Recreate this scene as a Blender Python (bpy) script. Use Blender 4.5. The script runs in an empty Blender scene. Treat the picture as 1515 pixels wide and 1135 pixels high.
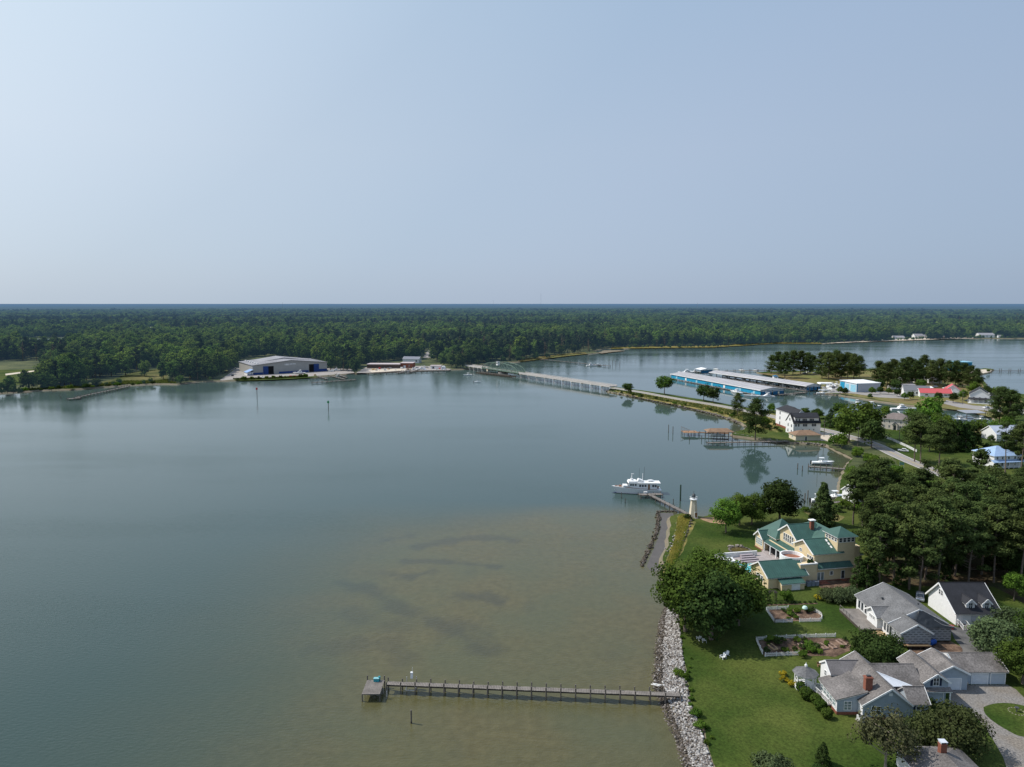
import bpy, bmesh, math, random
import numpy as np
from mathutils import Vector, Matrix
from mathutils.geometry import tessellate_polygon
PI = math.pi; R = math.radians
random.seed(7); RNG = np.random.default_rng(7)
SC = bpy.context.scene; COL = SC.collection
# ------------------------------------------------------------------ survey: picture point -> place on the ground
CAM_H = 72.0; FOC = 1050.0; PITCH = math.atan(119/1050)
def at(px, py, z=0.0):
    u = px-757.5; v = py-567.5
    d = v*math.cos(PITCH)+FOC*math.sin(PITCH); f = FOC*math.cos(PITCH)-v*math.sin(PITCH)
    t = (CAM_H-z)/d
    return Vector((u*t, f*t, z))
def at2(px, py, z=0.0):
    p = at(px, py, z); return (p.x, p.y)
# ------------------------------------------------------------------ materials
MATS = {}
def nodes_of(m):
    m.use_nodes = True; nt = m.node_tree; return nt, nt.nodes, nt.links
def mat(name, col, rough=.75, var=.18, scale=1.5, var2=.1, scale2=14., bump=0., bscale=8., metal=0., spec=.35, tint=None, bands=None, dash=None, trans=0.):
    """procedural surface: base colour broken up by two noises, optional horizontal boards, optional printed dashes"""
    if name in MATS: return MATS[name]
    m = bpy.data.materials.new(name); nt, N, L = nodes_of(m)
    b = N['Principled BSDF']; b.inputs['Roughness'].default_value = rough; b.inputs['Metallic'].default_value = metal
    b.inputs['Specular IOR Level'].default_value = spec
    tc = N.new('ShaderNodeTexCoord')
    def noise(s, d=4):
        n = N.new('ShaderNodeTexNoise'); n.inputs['Scale'].default_value = s; n.inputs['Detail'].default_value = d
        L.new(tc.outputs['Object'], n.inputs['Vector']); return n.outputs['Fac']
    def ramp(src, a, c, lo=.3, hi=.7):
        r = N.new('ShaderNodeMapRange'); r.inputs['From Min'].default_value = lo; r.inputs['From Max'].default_value = hi
        r.inputs['To Min'].default_value = a; r.inputs['To Max'].default_value = c; L.new(src, r.inputs['Value']); return r.outputs['Result']
    def mul(a, c):
        x = N.new('ShaderNodeMath'); x.operation = 'MULTIPLY'; L.new(a, x.inputs[0])
        if isinstance(c, float): x.inputs[1].default_value = c
        else: L.new(c, x.inputs[1])
        return x.outputs[0]
    n1 = noise(scale); n2 = noise(scale2, 3)
    f = mul(ramp(n1, 1-var, 1+var), ramp(n2, 1-var2, 1+var2))
    if bands:
        sep = N.new('ShaderNodeSeparateXYZ'); L.new(tc.outputs['Object'], sep.inputs[0])
        x = N.new('ShaderNodeMath'); x.operation = 'FRACT'; L.new(mul(sep.outputs['Z'], 1.0/bands), x.inputs[0])
        f = mul(f, ramp(x.outputs[0], .72, 1.0, 0, .22))
    c = N.new('ShaderNodeMix'); c.data_type = 'RGBA'; c.blend_type = 'MULTIPLY'; c.inputs['Factor'].default_value = 1
    if tint:
        cc = N.new('ShaderNodeMix'); cc.data_type = 'RGBA'; L.new(ramp(n1, 0, 1, .38, .62), cc.inputs['Factor'])
        cc.inputs['A'].default_value = (*col, 1); cc.inputs['B'].default_value = (*tint, 1); L.new(cc.outputs['Result'], c.inputs['A'])
    else: c.inputs['A'].default_value = (*col, 1)
    cb = N.new('ShaderNodeCombineXYZ')
    for i in range(3): L.new(f, cb.inputs[i])
    L.new(cb.outputs[0], c.inputs['B'])
    out = c.outputs['Result']
    if dash:
        br = N.new('ShaderNodeTexBrick'); br.inputs['Scale'].default_value = 1.0; br.inputs['Mortar Size'].default_value = .19
        br.inputs['Brick Width'].default_value = 1.15; br.inputs['Row Height'].default_value = .5; br.inputs['Mortar Smooth'].default_value = 0
        sp = N.new('ShaderNodeSeparateXYZ'); L.new(tc.outputs['Object'], sp.inputs[0])
        ad = N.new('ShaderNodeMath'); ad.operation = 'ADD'; L.new(sp.outputs['X'], ad.inputs[0]); L.new(sp.outputs['Y'], ad.inputs[1])
        co = N.new('ShaderNodeCombineXYZ'); L.new(ad.outputs[0], co.inputs[0]); L.new(sp.outputs['Z'], co.inputs[1]); L.new(co.outputs[0], br.inputs['Vector'])
        mx = N.new('ShaderNodeMix'); mx.data_type = 'RGBA'; L.new(br.outputs['Fac'], mx.inputs['Factor'])
        mx.inputs['A'].default_value = (*dash, 1); L.new(out, mx.inputs['B']); out = mx.outputs['Result']
    L.new(out, b.inputs['Base Color'])
    if bump:
        bp = N.new('ShaderNodeBump'); bp.inputs['Strength'].default_value = bump; bp.inputs['Distance'].default_value = .15
        L.new(noise(bscale, 5), bp.inputs['Height']); L.new(bp.outputs[0], b.inputs['Normal'])
    MATS[name] = m; return m
def leafmat(name, col, dark, trans=.25, patch=0., light=None):
    m = bpy.data.materials.new(name); nt, N, L = nodes_of(m); N.remove(N['Principled BSDF']); out = N['Material Output']
    at_ = N.new('ShaderNodeAttribute'); at_.attribute_name = 'tint'
    oi = N.new('ShaderNodeObjectInfo')
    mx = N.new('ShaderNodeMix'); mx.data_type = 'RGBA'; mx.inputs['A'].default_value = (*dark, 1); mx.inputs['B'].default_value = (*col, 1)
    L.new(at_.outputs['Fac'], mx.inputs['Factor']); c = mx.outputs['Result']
    r = N.new('ShaderNodeMapRange'); r.inputs['To Min'].default_value = .72; r.inputs['To Max'].default_value = 1.28; L.new(oi.outputs['Random'], r.inputs['Value'])
    hs = N.new('ShaderNodeHueSaturation'); hs.inputs['Saturation'].default_value = 1.0; L.new(r.outputs[0], hs.inputs['Value']); L.new(c, hs.inputs['Color'])
    rh = N.new('ShaderNodeMath'); rh.operation = 'MULTIPLY'; rh.inputs[1].default_value = 7.31; L.new(oi.outputs['Random'], rh.inputs[0])
    rf = N.new('ShaderNodeMath'); rf.operation = 'FRACT'; L.new(rh.outputs[0], rf.inputs[0])
    r2 = N.new('ShaderNodeMapRange'); r2.inputs['To Min'].default_value = .485; r2.inputs['To Max'].default_value = .515; L.new(rf.outputs[0], r2.inputs['Value']); L.new(r2.outputs[0], hs.inputs['Hue'])
    c = hs.outputs[0]
    if patch:
        nz = N.new('ShaderNodeTexNoise'); nz.inputs['Scale'].default_value = patch; nz.inputs['Detail'].default_value = 4
        L.new(oi.outputs['Location'], nz.inputs['Vector'])
        r3 = N.new('ShaderNodeMapRange'); r3.inputs['From Min'].default_value = .42; r3.inputs['From Max'].default_value = .62
        r3.inputs['To Min'].default_value = 0; r3.inputs['To Max'].default_value = 1.0; L.new(nz.outputs['Fac'], r3.inputs['Value'])
        m2 = N.new('ShaderNodeMix'); m2.data_type = 'RGBA'; L.new(r3.outputs[0], m2.inputs['Factor']); L.new(c, m2.inputs['A'])
        h2 = N.new('ShaderNodeHueSaturation'); h2.inputs['Value'].default_value = 1.7; h2.inputs['Hue'].default_value = .485; h2.inputs['Saturation'].default_value = 1.1; L.new(c, h2.inputs['Color'])
        L.new(h2.outputs[0], m2.inputs['B']); c = m2.outputs['Result']
    d = N.new('ShaderNodeBsdfDiffuse'); t = N.new('ShaderNodeBsdfTranslucent'); L.new(c, d.inputs[0])
    ht = N.new('ShaderNodeHueSaturation'); ht.inputs['Hue'].default_value = .485; ht.inputs['Value'].default_value = 1.4; L.new(c, ht.inputs['Color']); L.new(ht.outputs[0], t.inputs[0])
    ms = N.new('ShaderNodeMixShader'); ms.inputs[0].default_value = trans; L.new(d.outputs[0], ms.inputs[1]); L.new(t.outputs[0], ms.inputs[2])
    L.new(ms.outputs[0], out.inputs['Surface']); MATS[name] = m; return m
G = lambda v: (v, v, v)
WHITE = mat('white_paint', (.78, .78, .77), .5, .06); WHITE_SIDING = mat('white_siding', (.76, .76, .76), .55, .05, bands=.28)
BLUE_SIDING = mat('blue_grey_siding', (.34, .395, .45), .6, .05, bands=.28)
YELLOW = mat('pale_yellow_siding', (.63, .51, .32), .65, .05, bands=.3)
GREEN_ROOF = mat('green_metal_roof', (.040, .098, .080), .55, .12, .6, .05, spec=.4)
GREY_SHINGLE = mat('grey_shingles', (.13, .13, .132), .9, .2, .4, .3, 4, bump=.3)
OLD_SHINGLE = mat('weathered_grey_shingles', (.145, .132, .125), .9, .32, .3, .35, 3.5, bump=.3)
DARK_SHINGLE = mat('dark_shingles', (.022, .023, .028), .85, .2, .6, .2, 5, bump=.2)
BROWN_SHINGLE = mat('brown_shingles', (.22, .14, .09), .9, .2, .5, .15, 5)
BRICK = mat('red_brick', (.23, .085, .055), .85, .15, 3, .25, 25, bump=.2)
GLASS = mat('window_glass', (.035, .045, .055), .12, .25, .5, spec=.6)
PALEGLASS = mat('pale_glass', (.16, .22, .22), .12, .3, .5, spec=.6)
NAVY = mat('navy_paint', (.01, .02, .055), .55); BLACK = mat('black_rubber', G(.018), .7); CHAR = mat('charcoal_metal', (.06, .065, .07), .5)
GREYMETAL = mat('grey_metal', (.34, .35, .37), .45, .1, metal=.3); HW_METAL = mat('pale_roof_metal', (.55, .58, .63), .4, .08, .3)
WOOD = mat('weathered_wood', (.185, .165, .148), .9, .25, .6, .25, 6, bump=.2); DARKWOOD = mat('dark_wet_wood', (.06, .05, .04), .85, .3, 1); BROWNWOOD = mat('brown_wood', (.26, .15, .085), .85, .25, .7)
NEWWOOD = mat('new_lumber', (.55, .40, .22), .8, .15, 1)
WRAP = mat('printed_house_wrap', (.34, .35, .37), .7, .08, dash=(.05, .055, .065))
TARP = mat('black_tarpaulin', (.022, .024, .026), .35, .3, .8, bump=.8, bscale=1.2, spec=.5)
RED = mat('red_plastic', (.55, .035, .03), .45); BLUEP = mat('blue_plastic', (.02, .10, .42), .4); TEALP = mat('teal_plastic', (.03, .30, .34), .4)
CONC = mat('concrete', (.29, .265, .245), .9, .15, .4, .12, 5); PAVE = mat('pinkish_grey_paving', (.34, .30, .29), .85, .15, .5, .12, 4)
ASPH = mat('asphalt', (.085, .083, .082), .92, .2, .25, .15, 5, tint=(.13, .125, .12)); ROADC = mat('sunbleached_road', (.30, .28, .26), .9, .15, .15, .12, 3, tint=(.24, .225, .215))
GRAVEL = mat('gravel_drive', (.225, .21, .195), .95, .25, .25, .35, 3, tint=(.155, .135, .112), bump=.4)
LINE = mat('road_line_paint', (.65, .63, .58), .8); YLINE = mat('yellow_line_paint', (.50, .36, .06), .8)
SAND = mat('sand', (.52, .45, .36), .95, .15, .1, .12, 2); MUD = mat('mud_bank', (.20, .165, .12), .95, .25, .2, .2, 2, tint=(.13, .115, .075)); SOIL = mat('garden_soil', (.085, .05, .032), .95, .35, .7, .4, 3, tint=(.14, .09, .06), bump=.5)
LAWN = mat('mown_lawn', (.032, .061, .009), .95, .26, .055, .32, 2.4, tint=(.060, .075, .016), bump=.5, bscale=5, spec=.1)
FIELD = mat('dry_grass', (.20, .155, .07), .95, .25, .04, .25, .5, tint=(.12, .125, .04), spec=.1)
MARSH = mat('marsh_ground', (.13, .135, .04), .95, .3, .2, .25, 2, tint=(.22, .17, .06), spec=.1)
MEADOW = mat('rough_meadow', (.055, .07, .022), .95, .3, .03, .3, .4, tint=(.11, .10, .04), spec=.1)
SCRUB = mat('rough_ground', (.05, .065, .022), .95, .3, .03, .25, .5, tint=(.09, .095, .035), spec=.1)
DUFF = mat('pine_litter', (.085, .058, .035), .95, .3, .15, .3, 2, tint=(.045, .05, .022), spec=.1)
CYAN = mat('bright_blue_sheeting', (.015, .26, .44), .45, .06, .3, bands=None); CYAN_DK = mat('deep_blue_sheeting', (.012, .12, .24), .5)
PALECYAN = mat('pale_blue_panel', (.25, .50, .62), .5); ROYAL = mat('royal_blue_sheeting', (.012, .05, .20), .5); HANGAR = mat('warm_grey_sheeting', (.36, .35, .325), .6, .06, .3)
VOID = mat('dark_interior', (.006, .007, .009), .9); HANGROOF = mat('dull_metal_roof', (.24, .235, .25), .6, .18, .06, .1, 1)
SHEDROOF = mat('marina_roof_metal', (.40, .385, .39), .5, .08, .08, metal=.1)
BRIDGE_GREEN = mat('faded_green_steel', (.13, .19, .15), .6, .2, .3); PALECONC = mat('pale_concrete', (.50, .47, .44), .9, .12, .1, .1, 1)
CORAL = mat('coral_red_roof', (.50, .095, .10), .6, .08); STUCCO = mat('cream_stucco', (.58, .52, .45), .85, .05); CREAM = mat('cream_boards', (.62, .55, .42), .75, .05)
GELCOAT = mat('white_gelcoat', (.80, .80, .79), .25, .04); TEAK = mat('teak_trim', (.26, .12, .06), .6); CANVAS = mat('navy_canvas', (.02, .035, .08), .8)
SILVER = mat('car_silver', (.42, .43, .45), .25, .04, metal=.4); CARWHITE = mat('car_white', (.72, .72, .72), .25, .03); CARDARK = mat('car_dark', (.03, .035, .045), .25, .03)
POOLW = mat('pool_water', (.10, .46, .46), .08, .1, .5, spec=.6); PONDW = mat('murky_pond', (.10, .08, .03), .1, .2, .8, spec=.6)
BARK = mat('bark', (.16, .125, .10), .9, .3, 1.2); PALEBARK = mat('pale_bark', (.30, .25, .20), .9, .25, 1.2); PILE = mat('piling_wood', (.13, .115, .10), .9, .3, .8)
GREENMARK = mat('green_marker', (.02, .30, .09), .6); ROCKD = mat('dark_rock', (.12, .105, .09), .9, .3, .6)
LF = {
 'oak': leafmat('oak_leaves', (.082, .135, .026), (.026, .046, .012), .28),
 'dark': leafmat('dark_leaves', (.056, .090, .026), (.018, .032, .011), .22),
 'pine': leafmat('pine_needles', (.084, .116, .036), (.028, .042, .016), .2),
 'cedar': leafmat('cedar_sprays', (.085, .125, .040), (.030, .046, .018), .2),
 'bright': leafmat('fresh_leaves', (.12, .20, .030), (.05, .09, .018), .3),
 'plum': leafmat('plum_leaves', (.098, .098, .048), (.040, .044, .022), .2),
 'greyleaf': leafmat('grey_green_leaves', (.098, .130, .058), (.04, .054, .026), .2),
 'yellow': leafmat('yellow_leaves', (.42, .34, .03), (.22, .18, .02), .25),
 'forest': leafmat('forest_leaves', (.094, .148, .034), (.020, .036, .012), .25, patch=.010),
 'forest2': leafmat('forest_needles', (.044, .068, .028), (.012, .021, .010), .18, patch=.006),
 'verge': leafmat('verge_blades', (.085, .115, .03), (.045, .065, .018), .4),
 'crape': leafmat('crape_leaves', (.062, .078, .028), (.026, .034, .015), .2),
 'grass': leafmat('grass_blades', (.22, .26, .05), (.12, .16, .03), .5),
 'reed': leafmat('marsh_reed_blades', (.46, .40, .10), (.26, .28, .06), .5)}
# ------------------------------------------------------------------ mesh builder and object helpers
class M:
    def __init__(s): s.v = []; s.f = []
    def add(s, vs, fs):
        n = len(s.v); s.v += [tuple(v) for v in vs]; s.f += [tuple(i+n for i in f) for f in fs]; return s
    def box(s, x0, x1, y0, y1, z0, z1):
        return s.add([(x0,y0,z0),(x1,y0,z0),(x1,y1,z0),(x0,y1,z0),(x0,y0,z1),(x1,y0,z1),(x1,y1,z1),(x0,y1,z1)],
            [(0,3,2,1),(4,5,6,7),(0,1,5,4),(1,2,6,5),(2,3,7,6),(3,0,4,7)])
    def cbox(s, x, y, z, w, d, h): return s.box(x-w/2, x+w/2, y-d/2, y+d/2, z, z+h)
    def obox(s, c, r, u, n, hw, hh, d0, d1):
        c, r, u, n = map(Vector, (c, r, u, n)); vs = []
        for d in (d0, d1):
            for a, b in ((-1,-1),(1,-1),(1,1),(-1,1)): vs.append(c+r*hw*a+u*hh*b+n*d)
        return s.add(vs, [(0,3,2,1),(4,5,6,7),(0,1,5,4),(1,2,6,5),(2,3,7,6),(3,0,4,7)])
    def ext(s, pts, vec):
        """solid from a planar outline and an extrusion vector"""
        n = len(pts); v = Vector(vec); ps = [Vector(p) for p in pts]
        return s.add(ps+[p+v for p in ps], [tuple(range(n))[::-1], tuple(range(n, 2*n))]+[(i,(i+1)%n,(i+1)%n+n,i+n) for i in range(n)])
    def slab(s, pts, t): return s.ext(pts, (0,0,-t))
    def tube(s, a, b, r, n=6, r2=None, cap=True):
        a, b = Vector(a), Vector(b); d = (b-a).normalized(); r2 = r if r2 is None else r2
        u = d.orthogonal().normalized(); w = d.cross(u)
        vs = []
        for p, q in ((a, r), (b, r2)):
            for i in range(n): t = 2*PI*i/n; vs.append(p+u*q*math.cos(t)+w*q*math.sin(t))
        fs = [(i,(i+1)%n,(i+1)%n+n,i+n) for i in range(n)]
        if cap: fs += [tuple(range(n))[::-1], tuple(range(n, 2*n))]
        return s.add(vs, fs)
    def bar(s, a, b, w, h):
        a, b = Vector(a), Vector(b); d = (b-a); l = d.length; d.normalize()
        up = Vector((0,0,1)) if abs(d.z) < .95 else Vector((1,0,0)); r = d.cross(up).normalized(); u = r.cross(d)
        return s.obox((a+b)/2, r, u, d, w/2, h/2, -l/2, l/2)
    def lathe(s, prof, n=12, c=(0,0)):
        vs = []
        for r, z in prof:
            for i in range(n): t = 2*PI*(i+.5)/n; vs.append((c[0]+r*math.cos(t), c[1]+r*math.sin(t), z))
        fs = [tuple(range(n))[::-1], tuple(range(len(vs)-n, len(vs)))]
        for k in range(len(prof)-1):
            for i in range(n): fs.append((k*n+i, k*n+(i+1)%n, (k+1)*n+(i+1)%n, (k+1)*n+i))
        return s.add(vs, fs)
    def blob(s, c, r, seed=0, sub=2, jit=.18, sq=(1,1,1)):
        bm = bmesh.new(); bmesh.ops.create_icosphere(bm, subdivisions=sub, radius=1); rr = random.Random(seed)
        for v in bm.verts:
            k = r*(1+rr.uniform(-jit, jit)); v.co = Vector((v.co.x*k*sq[0], v.co.y*k*sq[1], v.co.z*k*sq[2]))+Vector(c)
        bm.verts.index_update(); s.add([v.co.copy() for v in bm.verts], [tuple(v.index for v in f.verts) for f in bm.faces]); bm.free(); return s
    def gable_walls(s, x0, x1, y0, y1, z0, ze, zr, axis='x', rc=None):
        if axis == 'x': m = (y0+y1)/2 if rc is None else rc; return s.ext([(x0,y0,z0),(x0,y0,ze),(x0,m,zr),(x0,y1,ze),(x0,y1,z0)], (x1-x0,0,0))
        m = (x0+x1)/2 if rc is None else rc; return s.ext([(x0,y0,z0),(x1,y0,z0),(x1,y0,ze),(m,y0,zr),(x0,y0,ze)], (0,y1-y0,0))
    def mesh(s, name):
        me = bpy.data.meshes.new(name); me.from_pydata(s.v, [], s.f); me.update()
        bm = bmesh.new(); bm.from_mesh(me); bmesh.ops.recalc_face_normals(bm, faces=bm.faces); bm.to_mesh(me); bm.free(); return me
    def obj(s, name, m, parent=None, smooth=False, label=None):
        me = s.mesh(name); me.materials.append(m); o = bpy.data.objects.new(name, me); COL.objects.link(o)
        if smooth:
            for p in me.polygons: p.use_smooth = True
        if parent is not None: o.parent = parent
        if label: o['label'] = label
        return o
def tag(o, label=None, cat=None, group=None, kind=None):
    for k, v in (('label', label), ('category', cat), ('group', group), ('kind', kind)):
        if v: o[k] = v
    return o
def thing(name, label, cat, loc=(0,0,0), rz=0, group=None):
    o = bpy.data.objects.new(name, None); COL.objects.link(o); o.location = loc; o.rotation_euler = (0,0,rz); o.empty_display_size = .5
    return tag(o, label, cat, group)
def copy_thing(root, loc, rz=0, label=None, scale=None):
    r = root.copy(); COL.objects.link(r); r.location = loc; r.rotation_euler = (0,0,rz)
    if scale: r.scale = (scale,)*3
    if label: r['label'] = label
    for ch in list(root.children):
        c = ch.copy(); COL.objects.link(c); c.parent = r
        for g in ch.children:
            d = g.copy(); COL.objects.link(d); d.parent = c
    return r
def gable_roof(T, x0, x1, y0, y1, ze, zr, axis='x', m=None, ov=.35, rake=.3, rc=None, trim=None, name='roof', ribs=0, barge=(1, 1)):
    """two sloping slabs (roof) over a pale trim layer; ze/zr are wall-plane heights at eave and ridge"""
    m = m or GREY_SHINGLE; trim = trim or WHITE; A = M(); B = M()
    if axis == 'x': a0, a1, b0, b1 = x0-rake, x1+rake, y0, y1; P = lambda a, b, z: (a, b, z)
    else: a0, a1, b0, b1 = y0-rake, y1+rake, x0, x1; P = lambda a, b, z: (b, a, z)
    c = (b0+b1)/2 if rc is None else rc
    for e, sg in ((b0, -1), (b1, 1)):
        k = (zr-ze)/abs(c-e); eo = e+sg*ov; zo = ze-k*ov
        B.slab([P(a0,eo,zo+.16), P(a1,eo,zo+.16), P(a1,c,zr+.16), P(a0,c,zr+.16)], .14)
        A.slab([P(a0-.04,eo+sg*.05,zo+.25-k*.05), P(a1+.04,eo+sg*.05,zo+.25-k*.05), P(a1+.04,c,zr+.25), P(a0-.04,c,zr+.25)], .085)
        if ribs:
            n = int((a1-a0)/ribs)
            for i in range(n+1):
                a = a0+(a1-a0)*i/n; A.bar(P(a,eo,zo+.27), P(a,c,zr+.27), .05, .06)
    for aa in [q for q, on in zip((a0-.1, a1+.1), barge) if on]:
        for e, sg in ((b0, -1), (b1, 1)): k = (zr-ze)/abs(c-e); B.bar(P(aa, e+sg*ov, ze-k*ov+.12), P(aa, c, zr+.12), .09, .30)
    if axis == 'x': A.bar((a0-.04,c,zr+.27), (a1+.04,c,zr+.27), .22, .06)
    else: A.bar((c,a0-.04,zr+.27), (c,a1+.04,zr+.27), .22, .06)
    r = A.obj(name, m, T); B.obj('trim', trim, r); return r
def hip_roof(T, x0, x1, y0, y1, ze, zr, m=None, ov=.4, trim=None, name='roof', run=None):
    m = m or GREY_SHINGLE; x0 -= ov; x1 += ov; y0 -= ov; y1 += ov; A = M(); w = x1-x0; d = y1-y0
    q = (min(w, d)/2-.01) if run is None else run
    if w >= d: r0, r1 = (x0+q, (y0+y1)/2, zr), (x1-q, (y0+y1)/2, zr)
    else: r0, r1 = ((x0+x1)/2, y0+q, zr), ((x0+x1)/2, y1-q, zr)
    v = [(x0,y0,ze),(x1,y0,ze),(x1,y1,ze),(x0,y1,ze), r0, r1]
    f = [(0,1,5,4),(1,2,5),(2,3,4,5),(3,0,4),(3,2,1,0)] if w >= d else [(0,1,4),(1,2,5,4),(2,3,5),(3,0,4,5),(3,2,1,0)]
    A.add(v, f); r = A.obj(name, m, T)
    B = M(); B.box(x0+.05, x1-.05, y0+.05, y1-.05, ze-.18, ze-.004); B.obj('trim', trim or WHITE, r); return r
DIRS = {'S': ((0,-1,0),(1,0,0)), 'N': ((0,1,0),(-1,0,0)), 'W': ((-1,0,0),(0,-1,0)), 'E': ((1,0,0),(0,1,0))}
def win(T, p, face, w, h, nx=1, ny=2, fm=None, gm=None, b=.09, name='window', shutter=None):
    n, r = DIRS[face]; p = Vector(p); rv = Vector(r); u = Vector((0,0,1)); F = M()
    for a in (-1, 1): F.obox(p+rv*a*(w/2+b/2), r, u, n, b/2, h/2+b, .0, .07)
    for a in (-1, 1): F.obox(p+u*a*(h/2+b/2), r, u, n, w/2, b/2, .0, .07)
    for i in range(1, nx): F.obox(p+rv*(-w/2+w*i/nx), r, u, n, .035, h/2, .025, .055)
    for i in range(1, ny): F.obox(p+u*(-h/2+h*i/ny), r, u, n, w/2, .03, .025, .06)
    f = F.obj(name, fm or WHITE, T)
    g = M(); g.obox(p, r, u, n, w/2, h/2, .004, .022); g.obj('pane', gm or GLASS, f)
    if shutter:
        for a in (-1, 1): q = M(); q.obox(p+rv*a*(w/2+b+.22), r, u, n, .2, h/2+.05, .005, .06); q.obj('shutter', shutter, T)
    return f
def door(T, p, face, w, h, m, panels=4, trim=None, name='garage_door'):
    """p = bottom centre"""
    n, r = DIRS[face]; u = Vector((0,0,1)); p = Vector(p)+u*h/2; rv = Vector(r); D = M(); D.obox(p, r, u, n, w/2, h/2, .002, .04)
    for i in range(panels): D.obox(p+u*(-h/2+h*(i+.5)/panels), r, u, n, w/2-.08, h/panels/2-.05, .04, .065)
    d = D.obj(name, m, T); F = M()
    for a in (-1, 1): F.obox(p+rv*a*(w/2+.07), r, u, n, .07, h/2+.14, .0, .09)
    F.obox(p+u*(h/2+.07), r, u, n, w/2, .07, .0, .09); F.obj('door_frame', trim or WHITE, d); return d
def railing(Mo, pts, h=1.0, post=1.6, bal=.3, pw=.1, bw=.035):
    for a, b in zip(pts[:-1], pts[1:]):
        a, b = Vector(a), Vector(b); l = (b-a).length; n = max(1, round(l/post)); u = Vector((0,0,h))
        for i in range(n+1): q = a+(b-a)*i/n; Mo.bar(q, q+u*1.06, pw, pw)
        Mo.bar(a+u, b+u, .08, .06); Mo.bar(a+u*.15, b+u*.15, .06, .05)
        if bal:
            k = int(l/bal)
            for i in range(k): q = a+(b-a)*(i+.5)/k; Mo.bar(q+u*.15, q+u, bw, bw)
def sheet(name, pts, z, m, kind='structure', sub=0):
    """flat patch of ground from an outline of (x, y) points"""
    vs = [Vector((p[0], p[1], z)) for p in pts]; A = M()
    A.add(vs, [tuple(t) for t in tessellate_polygon([vs])]); me = bpy.data.meshes.new(name); me.from_pydata(A.v, [], A.f)
    bm = bmesh.new(); bm.from_mesh(me)
    for f in bm.faces:
        f.normal_update()
        if f.normal.z < 0: f.normal_flip()
    bm.to_mesh(me); bm.free(); me.materials.append(m); o = bpy.data.objects.new(name, me); COL.objects.link(o); o['kind'] = kind; return o
def strip(pts, w0, w1=None):
    """outline of a ribbon along a centre line of (x, y) points"""
    w1 = w0 if w1 is None else w1; L_, R_ = [], []; n = len(pts)
    for i in range(n):
        a = Vector(pts[max(i-1,0)][:2]); b = Vector(pts[min(i+1,n-1)][:2]); d = (b-a).normalized(); p = Vector(pts[i][:2]); nn = Vector((-d.y, d.x)); w = (w0+(w1-w0)*i/(n-1))/2
        L_.append((p+nn*w)[:]); R_.append((p-nn*w)[:])
    return L_+R_[::-1]
def smooth_line(pts, k=4):
    out = []; n = len(pts); P = [np.array(p[:2], float) for p in pts]
    for i in range(n-1):
        p0, p1, p2, p3 = P[max(i-1,0)], P[i], P[i+1], P[min(i+2,n-1)]
        for j in range(k):
            t = j/k; out.append(tuple(.5*((2*p1)+(-p0+p2)*t+(2*p0-5*p1+4*p2-p3)*t*t+(-p0+3*p1-3*p2+p3)*t**3)))
    out.append(tuple(P[-1])); return out
def inside(px, py, poly):
    poly = np.asarray(poly); r = np.zeros(len(px), bool); j = len(poly)-1
    for i in range(len(poly)):
        xi, yi = poly[i]; xj, yj = poly[j]
        c = ((yi > py) != (yj > py)); 
        with np.errstate(divide='ignore', invalid='ignore'): x = (xj-xi)*(py-yi)/(yj-yi+1e-12)+xi
        r ^= c & (px < x); j = i
    return r
def dist_poly(px, py, line):
    d = np.full(px.shape, 1e9)
    for (ax, ay), (bx, by) in zip(line[:-1], line[1:]):
        vx, vy = bx-ax, by-ay; t = np.clip(((px-ax)*vx+(py-ay)*vy)/(vx*vx+vy*vy+1e-9), 0, 1)
        d = np.minimum(d, np.hypot(px-ax-t*vx, py-ay-t*vy))
    return d
def npmesh(name, V, F, m, tint=None, smooth=False):
    me = bpy.data.meshes.new(name); V = np.asarray(V, np.float32); F = np.asarray(F, np.int32); k = F.shape[1]
    me.vertices.add(len(V)); me.vertices.foreach_set('co', V.ravel()); me.loops.add(F.size); me.loops.foreach_set('vertex_index', F.ravel())
    me.polygons.add(len(F)); me.polygons.foreach_set('loop_start', np.arange(0, F.size, k, dtype=np.int32)); me.polygons.foreach_set('loop_total', np.full(len(F), k, np.int32))
    if tint is not None:
        a = me.attributes.new('tint', 'FLOAT', 'POINT'); a.data.foreach_set('value', np.asarray(tint, np.float32))
    me.update(calc_edges=True); me.materials.append(m)
    if smooth: me.polygons.foreach_set('use_smooth', np.ones(len(F), bool))
    return me
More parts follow.
